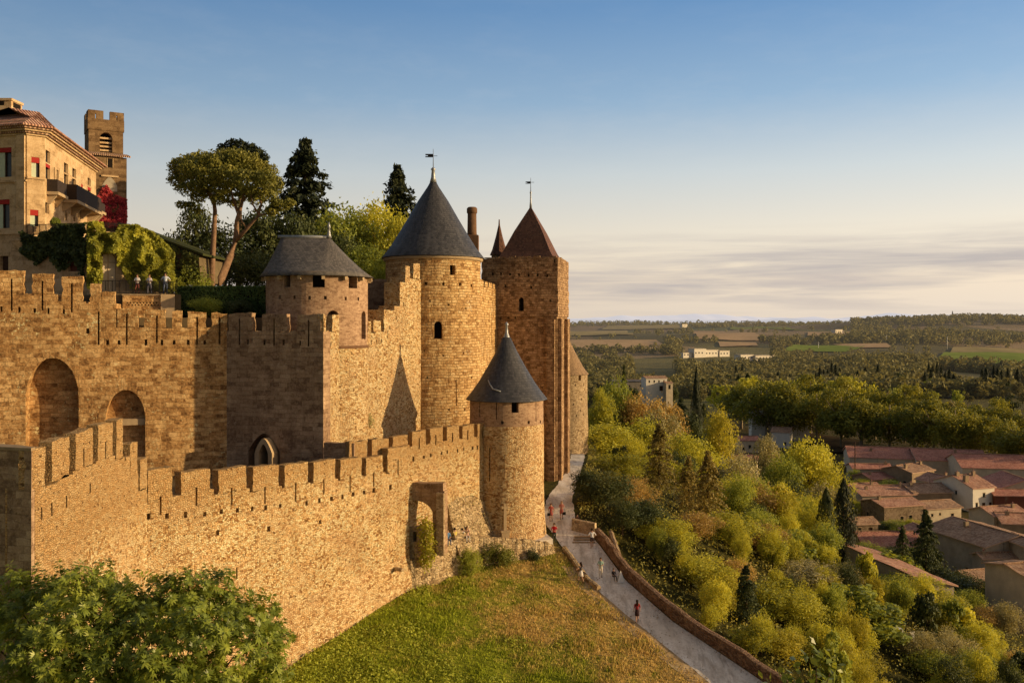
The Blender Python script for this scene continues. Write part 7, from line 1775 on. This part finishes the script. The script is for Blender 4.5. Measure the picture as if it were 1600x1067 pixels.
# ------------------------------------------------------------------ people
SKIN = mat_plain('skin', (.42, .24, .16), .6, .08, 6, .25, 0, .02)
CLOTH = {}
def cloth(c):
    k = tuple(c)
    if k not in CLOTH: CLOTH[k] = mat_plain('cloth', c, .9, .12, 8, .1, 0, .1)
    return CLOTH[k]
def person(label, loc, h, face, top, bottom, shoes=(.03, .025, .02), hair=(.03, .018, .01), long_hair=False, sit=0.0, arms='down', stride=.12, skirt=None, sleeve=.5, bare_legs=False, lean=0.0, turn=0.0):
    """one continuous body grown from a jointed skeleton; face: heading in degrees, 0 looks away from the viewer"""
    k = h / 1.75; J = []; E = []; Rd = []
    def v(p, r, par=None):
        J.append(Vector(p)); Rd.append(r)
        if par is not None: E.append((par, len(J) - 1))
        return len(J) - 1
    pz = .94 - sit
    pel = v((0, 0, pz), .125); wa = v((0, .01 + lean * .12, pz + .2), .115, pel); chs_ = v((0, .0 + lean * .3, pz + .40), .130, wa); nk = v((0, .01 + lean * .42, pz + .555), .052, chs_)
    hd = v((0, .03 + lean * .45, pz + .64), .085, nk); ht = v((0, .025 + lean * .45, pz + .76), .082, hd); nose = v((0, .115 + lean * .45, pz + .66), .018, hd)
    hands = []
    for s in (-1, 1):
        sh = v((s * .175, lean * .34, pz + .47), .062, chs_)
        if arms == 'down': el, ha = (s * .235, -.02 + lean * .2, pz + .19), (s * .24, .07 + lean * .2, pz - .05)
        elif arms == 'hips': el, ha = (s * .36, -.08, pz + .24), (s * .19, .04, pz + .08)
        elif arms == 'camera': el, ha = (s * .22, .20, pz + .34), (s * .07, .26, pz + .60)
        elif arms == 'front': el, ha = (s * .25, .06 + lean * .2, pz + .22), (s * .10, .26 + lean * .2, pz + .20)
        elif arms == 'out': el, ha = (s * .40, .0, pz + .38), (s * .62, .06, pz + .34)
        elif arms == 'lap': el, ha = (s * .23, .10, pz + .18), (s * .10, .34, pz + .10)
        e = v(el, .043, sh); w_ = v(Vector(el).lerp(Vector(ha), .82), .030, e); hn = v(ha, .036, w_); hands.append((Vector(el), Vector(ha), s))
    for s in (-1, 1):
        if sit:
            hp = v((s * .10, .05, pz - .03), .092, pel); kn = v((s * .13, .46, pz + .0), .062, hp); an = v((s * .13, .50, pz - .40), .042, kn); to = v((s * .14, .64, pz - .46), .035, an)
        else:
            f = s * stride; hp = v((s * .095, 0, pz - .08), .098, pel); kn = v((s * .10, f * .7 + .03, .49), .064, hp); an = v((s * .10, f - (.04 if f < 0 else 0), .085), .043, kn); to = v((s * .115, f + .14, .03), .033, an)
    me = bpy.data.meshes.new('body'); me.from_pydata([j * k for j in J], E, []); o = bpy.data.objects.new('t', me); COL.objects.link(o)
    m = o.modifiers.new('s', 'SKIN'); m.use_smooth_shade = True
    for i, sv in enumerate(me.skin_vertices[0].data): sv.radius = (Rd[i] * k, Rd[i] * k); sv.use_root = (i == 0)
    sd = o.modifiers.new('d', 'SUBSURF'); sd.levels = sd.render_levels = 1
    dg = bpy.context.evaluated_depsgraph_get(); dg.update(); bme = bpy.data.meshes.new_from_object(o.evaluated_get(dg)); bpy.data.objects.remove(o)
    bm = bmesh.new(); bm.from_mesh(bme)
    # five unequal fingers and a thumb side on each hand
    nb = len(bm.faces)
    for el, ha, s in hands:
        d = (ha - el).normalized(); a = d.cross(Vector((0, 1, .2))).normalized(); b = d.cross(a)
        for q, (off, ln, dd) in enumerate(((-.028, .075, d), (-.010, .085, d), (.010, .080, d), (.027, .062, d), (.034, .05, (d * .6 + a * .8).normalized()))):
            p = (ha + d * .02 + a * off) * k; tube(bm, [p, p + dd * ln * .55 * k, p + (dd * ln + b * .018) * k], [.0095 * k, .009 * k, .006 * k], 5)
    bm.to_mesh(bme); bm.free()
    mats = [SKIN, cloth(top), cloth(bottom), cloth(shoes)]; bme.materials.clear()
    for m_ in mats: bme.materials.append(m_)
    zsh = (pz + .47) * k
    for i, p in enumerate(bme.polygons):
        c = p.center / k; idx = 0; p.use_smooth = True
        if i >= nb: idx = 0
        elif c.z > pz + .515: idx = 0
        elif not sit and c.z < .10: idx = 3
        elif sit and c.y > .40 and c.z < pz - .36: idx = 3
        else:
            da = min([(c - (el if True else ha)).length for el, ha, s in hands]); dh = min((c - el.lerp(ha, t_)).length for el, ha, s in hands for t_ in (.3, .55, .8, 1.0))
            side = abs(c.x) > .19 or (arms in ('camera', 'front', 'lap') and c.y > .15 and c.z > pz + .05)
            if side and dh < .085 and c.z > .55: idx = 0 if sleeve < 1 else 1
            elif c.z > pz + .04 and not (sit and c.y > .2): idx = 1
            elif side and c.z > pz - .1 and not sit: idx = 0
            else: idx = 2 if not (bare_legs and c.z < .62 and not sit) else 0
        p.material_index = idx
    b = obj('person', bme, None, None, loc, R(face)); tag(b, label, 'person', None, 'thing')
    hz = (pz + .72) * k; hy = (.015 + lean * .45) * k
    hm = lathe([(.088 * k, hz - .07 * k), (.100 * k, hz - .01 * k), (.094 * k, hz + .05 * k), (.06 * k, hz + .105 * k), (.01 * k, hz + .122 * k)], 12)
    for vv in hm.vertices: vv.co.y += hy - .022 * k
    if long_hair:
        bm = bmesh.new(); bm.from_mesh(hm); tube(bm, [(0, hy - .05 * k, hz), (0, hy - .10 * k, hz - .18 * k), (0, hy - .12 * k, hz - .36 * k)], [.085 * k, .085 * k, .04 * k], 8); bm.to_mesh(hm); bm.free()
    for p in hm.polygons: p.use_smooth = True
    obj('hair', hm, cloth(hair), b)
    if skirt:
        l_, flare, c_ = skirt; obj('skirt', lathe([(.14 * k + flare * k, (pz - l_) * k), (.16 * k + flare * .45 * k, (pz - l_ * .5) * k), (.135 * k, (pz + .10) * k)], 16), cloth(c_), b)
    return b
gp = lambda px, py, Z=None: (PX(px, Z), Z, ground(PX(px, Z), Z) + .03)
# on the path
person('person in red shirt and dark trousers standing at the end of the low wall', gp(866, 850, 79.6), 1.78, 170, (.50, .02, .03), (.05, .055, .045), arms='front', stride=.05)
person('person in white top and dark shorts walking up by the stone steps', gp(925, 852, 78.9), 1.70, 5, (.72, .70, .72), (.05, .035, .04), arms='hips', bare_legs=True, stride=.14)
person('long-haired person with pale skirt and outstretched arm at the path edge', (PX(907.5, 73.8), 73.8, ground(PX(907.5, 73.8), 73.8) + .05), 1.62, 60, (.06, .05, .055), (.30, .22, .18), long_hair=True, arms='out', stride=.28, skirt=(.42, .10, (.62, .58, .55)), bare_legs=True)
person('person in pale green top and white trousers walking down the path', gp(938.5, 905, 74.5), 1.70, 175, (.35, .50, .42), (.62, .55, .46), arms='front', stride=.16, hair=(.10, .06, .03))
person('small dark-clothed child crouching beside the white triangle', gp(958.5, 905, 74.2), 1.30, 200, (.03, .025, .03), (.03, .03, .035), sit=.42, arms='lap')
person('long-haired person in red top and dark skirt on the lower path', gp(995.5, 967, 67.9), 1.70, 8, (.22, .03, .035), (.05, .03, .03), long_hair=True, stride=.12, bare_legs=True, skirt=(.40, .04, (.05, .028, .03)))
p1 = person('bare-armed walker in plain pink, left one of the pair', gp(861, 810, 83.6), 1.66, 178, (.34, .085, .07), (.16, .06, .055), arms='down', bare_legs=True, hair=(.07, .03, .02), stride=.14, skirt=(.34, .05, (.30, .08, .07)))
p2 = person('walker in patterned pink, right one of the pair on the path', gp(877.5, 810, 84.0), 1.68, 178, (.40, .16, .13), (.20, .06, .05), arms='front', bare_legs=True, hair=(.22, .13, .07), long_hair=True, stride=.12, skirt=(.36, .06, (.36, .12, .10)))
for px, Z, lab in ((857.6, 83.5, 'dark handbag hanging beside the left walker of the pair'), (881.6, 83.7, 'dark handbag carried by the right walker of the pair')):
    x, y, z = gp(px, 0, Z); t = thing('handbag', lab, 'bag', (x, y, z + .55)); obj('bag_body', boxes((-.15, .15, -.07, .07, 0, .26), bevel=.03), M['iron'], t); obj('strap', tube_mesh(([(-.1, 0, .25), (-.05, 0, .45), (.05, 0, .45), (.1, 0, .25)], .012), n=5), M['iron'], t)
person('far walker in dark clothes beyond the square tower', gp(901.5, 708, 146), 1.7, 175, (.10, .04, .035), (.05, .04, .04))
t_ = thing('pushchair', 'dark pushchair beside the far walker beyond the square tower', 'pushchair', gp(895, 708, 146), R(20))
obj('seat', boxes((-.28, .28, -.3, .3, .45, .95), bevel=.08), M['iron'], t_); obj('hood', lathe([(.36, .96), (.32, 1.15), (.1, 1.28)], 10), M['iron'], t_)
for sx in (-1, 1):
    for sy in (-1, 1): obj('wheel', tube_mesh(([(sx * .28 - .03, sy * .3, .14), (sx * .28 + .03, sy * .3, .14)], .14), n=12), M['iron'], t_)
obj('handle', tube_mesh(([(-.25, .3, .9), (-.25, .5, 1.1), (.25, .5, 1.1), (.25, .3, .9)], .02), n=5), M['iron'], t_)
person('seated dark figure behind the short grey parapet', (PX(902, 82.8), 82.8, -18.7 + .05), 1.5, 180, (.12, .06, .04), (.07, .05, .04), sit=.35, arms='lap')
# white triangular sign
x, y, z = gp(969.5, 0, 74.0); t = thing('triangle_sign', 'white folding triangle standing on the path by the reddish wall', 'sign', (x, y, z), R(10))
bm = bmesh.new(); pr = [(-.34, 0), (.34, 0), (.02, .92)]
a = [bm.verts.new((u, -.25 + .22 * (w / .92), w)) for u, w in pr]; b = [bm.verts.new((u, -.22 + .22 * (w / .92), w)) for u, w in pr]; bm.faces.new(a); bm.faces.new(b[::-1])
for i in range(3): bm.faces.new((a[i], b[i], b[(i + 1) % 3], a[(i + 1) % 3]))
obj('front_panel', to_mesh(bm), M['white_paint'], t)
bm = bmesh.new(); a = [bm.verts.new((u, .25 - .22 * (w / .92), w)) for u, w in pr]; b = [bm.verts.new((u, .22 - .22 * (w / .92), w)) for u, w in pr]; bm.faces.new(a); bm.faces.new(b[::-1])
for i in range(3): bm.faces.new((a[i], b[i], b[(i + 1) % 3], a[(i + 1) % 3]))
obj('rear_panel', to_mesh(bm), M['white_paint'], t)
# sitting on the low ruined wall
def seat_at(px, dz=0.0, back=.15):
    for (a, b), (za, zb) in zip(zip(LW, LW[1:]), zip(LT, LT[1:])):
        pa, pb = 800 + F * a[0] / a[1], 800 + F * b[0] / b[1]
        if pa <= px <= pb: t_ = (px - pa) / (pb - pa); return (lerp(a[0], b[0], t_), lerp(a[1], b[1], t_) + back, lerp(za, zb, t_))
    return (PX(px, 73), 73, -18.5)
for px, lab, top, bot, hr, face, arm in ((699, 'seated person in blue beside the gate pier on the low wall', (.12, .24, .45), (.10, .14, .25), (.04, .02, .01), 200, 'lap'), (710, 'seated person in yellow shirt on the low ruined wall', (.62, .50, .13), (.50, .46, .38), (.05, .03, .02), 30, 'lap'),
                                         (722, 'small seated person in white on the low ruined wall', (.75, .72, .68), (.70, .66, .6), (.06, .03, .02), 20, 'lap'), (729, 'seated person lifting a camera on the low ruined wall', (.50, .30, .24), (.68, .62, .58), (.12, .06, .03), 195, 'camera')):
    x, y, z = seat_at(px); hgt = 1.45 if 'small' in lab else 1.72; sit = .50; pelv = (.94 - sit) * hgt / 1.75
    person(lab, (x, y + .2, z - pelv + .11), hgt, face, top, bot, hair=hr, sit=sit, arms=arm)
person('dark-clothed person sitting low against the stone bank left of the cross', (PX(757, 78.0), 78.0, -18.72 - .30), 1.68, 185, (.06, .045, .04), (.05, .05, .06), sit=.52, arms='lap')
# on the terrace above the inner wall
TZ = .60
def terr(px, y=74.6): return (PX(px, y), y, PZ(460.5, y))
person('person in white shirt and red necklace leaning behind the terrace railing', terr(214.5), 1.68, 182, (.74, .70, .68), (.25, .08, .06), arms='front', hair=(.10, .05, .03))
person('person in pale pink top in the middle of the terrace group', terr(233.5), 1.66, 175, (.70, .62, .66), (.16, .15, .2), arms='front', hair=(.14, .08, .04), long_hair=True)
person('person in pale blue shirt and jeans at the right of the terrace group', terr(258.5), 1.82, 185, (.62, .66, .76), (.12, .15, .24), arms='hips')
mound('terrace_floor', [tuple(frA.w(frA.u(140), 3.8)[:2]), tuple(frA.w(frA.u(278), 3.8)[:2]), (PX(278, 78.5), 78.5), (PX(120, 79), 79)], .2, lambda x, y: PZ(460.5, 74.6), M['court'])
# ------------------------------------------------------------------ sky, sun, camera
W = bpy.data.worlds.new('World'); SC.world = W; W.use_nodes = True
nt = W.node_tree; nt.nodes.clear()
class WT(NT):
    def __init__(s, t): s.t = t; s.out = t.nodes.new('ShaderNodeOutputWorld')
s = WT(nt)
sky = s.n('ShaderNodeTexSky', sky_type='NISHITA'); sky.sun_disc = False; sky.sun_elevation = R(SUN_EL); sky.sun_rotation = R(90 + SUN_AZ); sky.altitude = 150; sky.air_density = 1.0; sky.dust_density = 2.0; sky.ozone_density = 1.5
D = s.n('ShaderNodeTexCoord').outputs['Generated']; sep = s.n('ShaderNodeSeparateXYZ', {0: D}); dx, dy, dz = sep.outputs[0], sep.outputs[1], sep.outputs[2]
# evening sky by height: peach horizon, blue above, overhead lifted as added fill
g = s.ramp(s.math('ADD', s.math('MULTIPLY', dz, 1.0), 0.0), [(0.0, (.76, .65, .54)), (.05, (.84, .70, .54)), (.10, (.82, .74, .61)), (.165, (.60, .65, .66)), (.24, (.30, .45, .62)), (.335, (.145, .295, .53)), (.55, (.30, .35, .42)), (1.0, (.33, .35, .38))])
# brighter towards the sun side, darkened behind the camera to deepen shade
side = s.step(dx, -.75, .85); bright = s.math('ADD', .76, s.math('MULTIPLY', side, .54)); back = s.step(dy, -.35, .55); bright = s.math('MULTIPLY', bright, s.math('ADD', .34, s.math('MULTIPLY', back, .66)))
g = s.n('ShaderNodeVectorMath', operation='SCALE', ins={0: g, 'Scale': bright}).outputs[0]
# long flat cloud bands low over the plain
cv = s.mapping(D, (1.6, 1.6, 26.0)); c1_ = s.noise(cv, 1.55, 5, .55, .3); c2_ = s.noise(s.mapping(D, (3.5, 3.5, 60.0)), 1.6, 5, .6, .4); c3_ = s.noise(s.mapping(D, (7, 7, 24.0)), 2.2, 5, .65)
band = s.math('MULTIPLY', s.step(dz, .005, .035), s.math('SUBTRACT', 1.0, s.step(dz, .068, .108)))
cm = s.math('MULTIPLY', s.step(s.math('ADD', s.math('MULTIPLY', c1_.outputs[0], .65), s.math('MULTIPLY', c2_.outputs[0], .4)), .45, .62), band)
g = s.mix(s.math('MULTIPLY', cm, .85), g, c4((.50, .455, .455)))
hl = s.math('MULTIPLY', s.math('MULTIPLY', s.step(c2_.outputs[0], .52, .68), band), .20); g = s.mix(hl, g, c4((.92, .74, .58)))
wisp = s.math('MULTIPLY', s.step(c3_.outputs[0], .46, .74), s.math('MULTIPLY', s.step(dz, .08, .16), s.math('SUBTRACT', 1.0, s.step(dz, .24, .38)))); g = s.mix(s.math('MULTIPLY', wisp, .07), g, c4((.80, .78, .76)))
# warm fill glow added in the sky around the low sun, outside the view
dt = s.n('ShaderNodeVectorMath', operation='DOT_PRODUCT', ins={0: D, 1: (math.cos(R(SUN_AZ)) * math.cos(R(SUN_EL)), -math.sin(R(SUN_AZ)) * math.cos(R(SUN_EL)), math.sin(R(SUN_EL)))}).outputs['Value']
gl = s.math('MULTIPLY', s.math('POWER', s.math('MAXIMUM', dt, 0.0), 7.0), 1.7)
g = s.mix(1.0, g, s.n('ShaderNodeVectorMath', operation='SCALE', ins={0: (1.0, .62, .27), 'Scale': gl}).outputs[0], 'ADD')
g10 = s.n('ShaderNodeVectorMath', operation='SCALE', ins={0: g, 'Scale': 10.0}).outputs[0]
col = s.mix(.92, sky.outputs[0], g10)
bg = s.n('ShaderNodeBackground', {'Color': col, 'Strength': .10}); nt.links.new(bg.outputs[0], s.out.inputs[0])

to_sun = Vector((math.cos(R(SUN_AZ)) * math.cos(R(SUN_EL)), -math.sin(R(SUN_AZ)) * math.cos(R(SUN_EL)), math.sin(R(SUN_EL))))
L = bpy.data.lights.new('sun', 'SUN'); L.energy = 5.0; L.angle = R(.53); L.color = (1.0, .72, .37)
lo_ = bpy.data.objects.new('sun', L); COL.objects.link(lo_); lo_.rotation_euler = to_sun.to_track_quat('Z', 'Y').to_euler(); lo_.location = to_sun * 200

cam = bpy.data.cameras.new('camera'); co = bpy.data.objects.new('camera', cam); COL.objects.link(co); SC.camera = co
cam.sensor_width = 36.0; cam.lens = 36.0 * F / 1600.0; cam.shift_y = -(1067 / 2 - HY) / 1600.0; cam.clip_start = .5; cam.clip_end = 80000
co.location = (0, 0, 0); co.rotation_euler = (R(90), 0, 0)
SC.view_settings.view_transform = 'Standard'; SC.view_settings.look = 'None'; SC.view_settings.exposure = 0; SC.view_settings.gamma = 1
SC.render.engine = 'CYCLES'; SC.cycles.max_bounces = 5; SC.cycles.diffuse_bounces = 3; SC.cycles.transmission_bounces = 3; SC.cycles.use_denoising = True
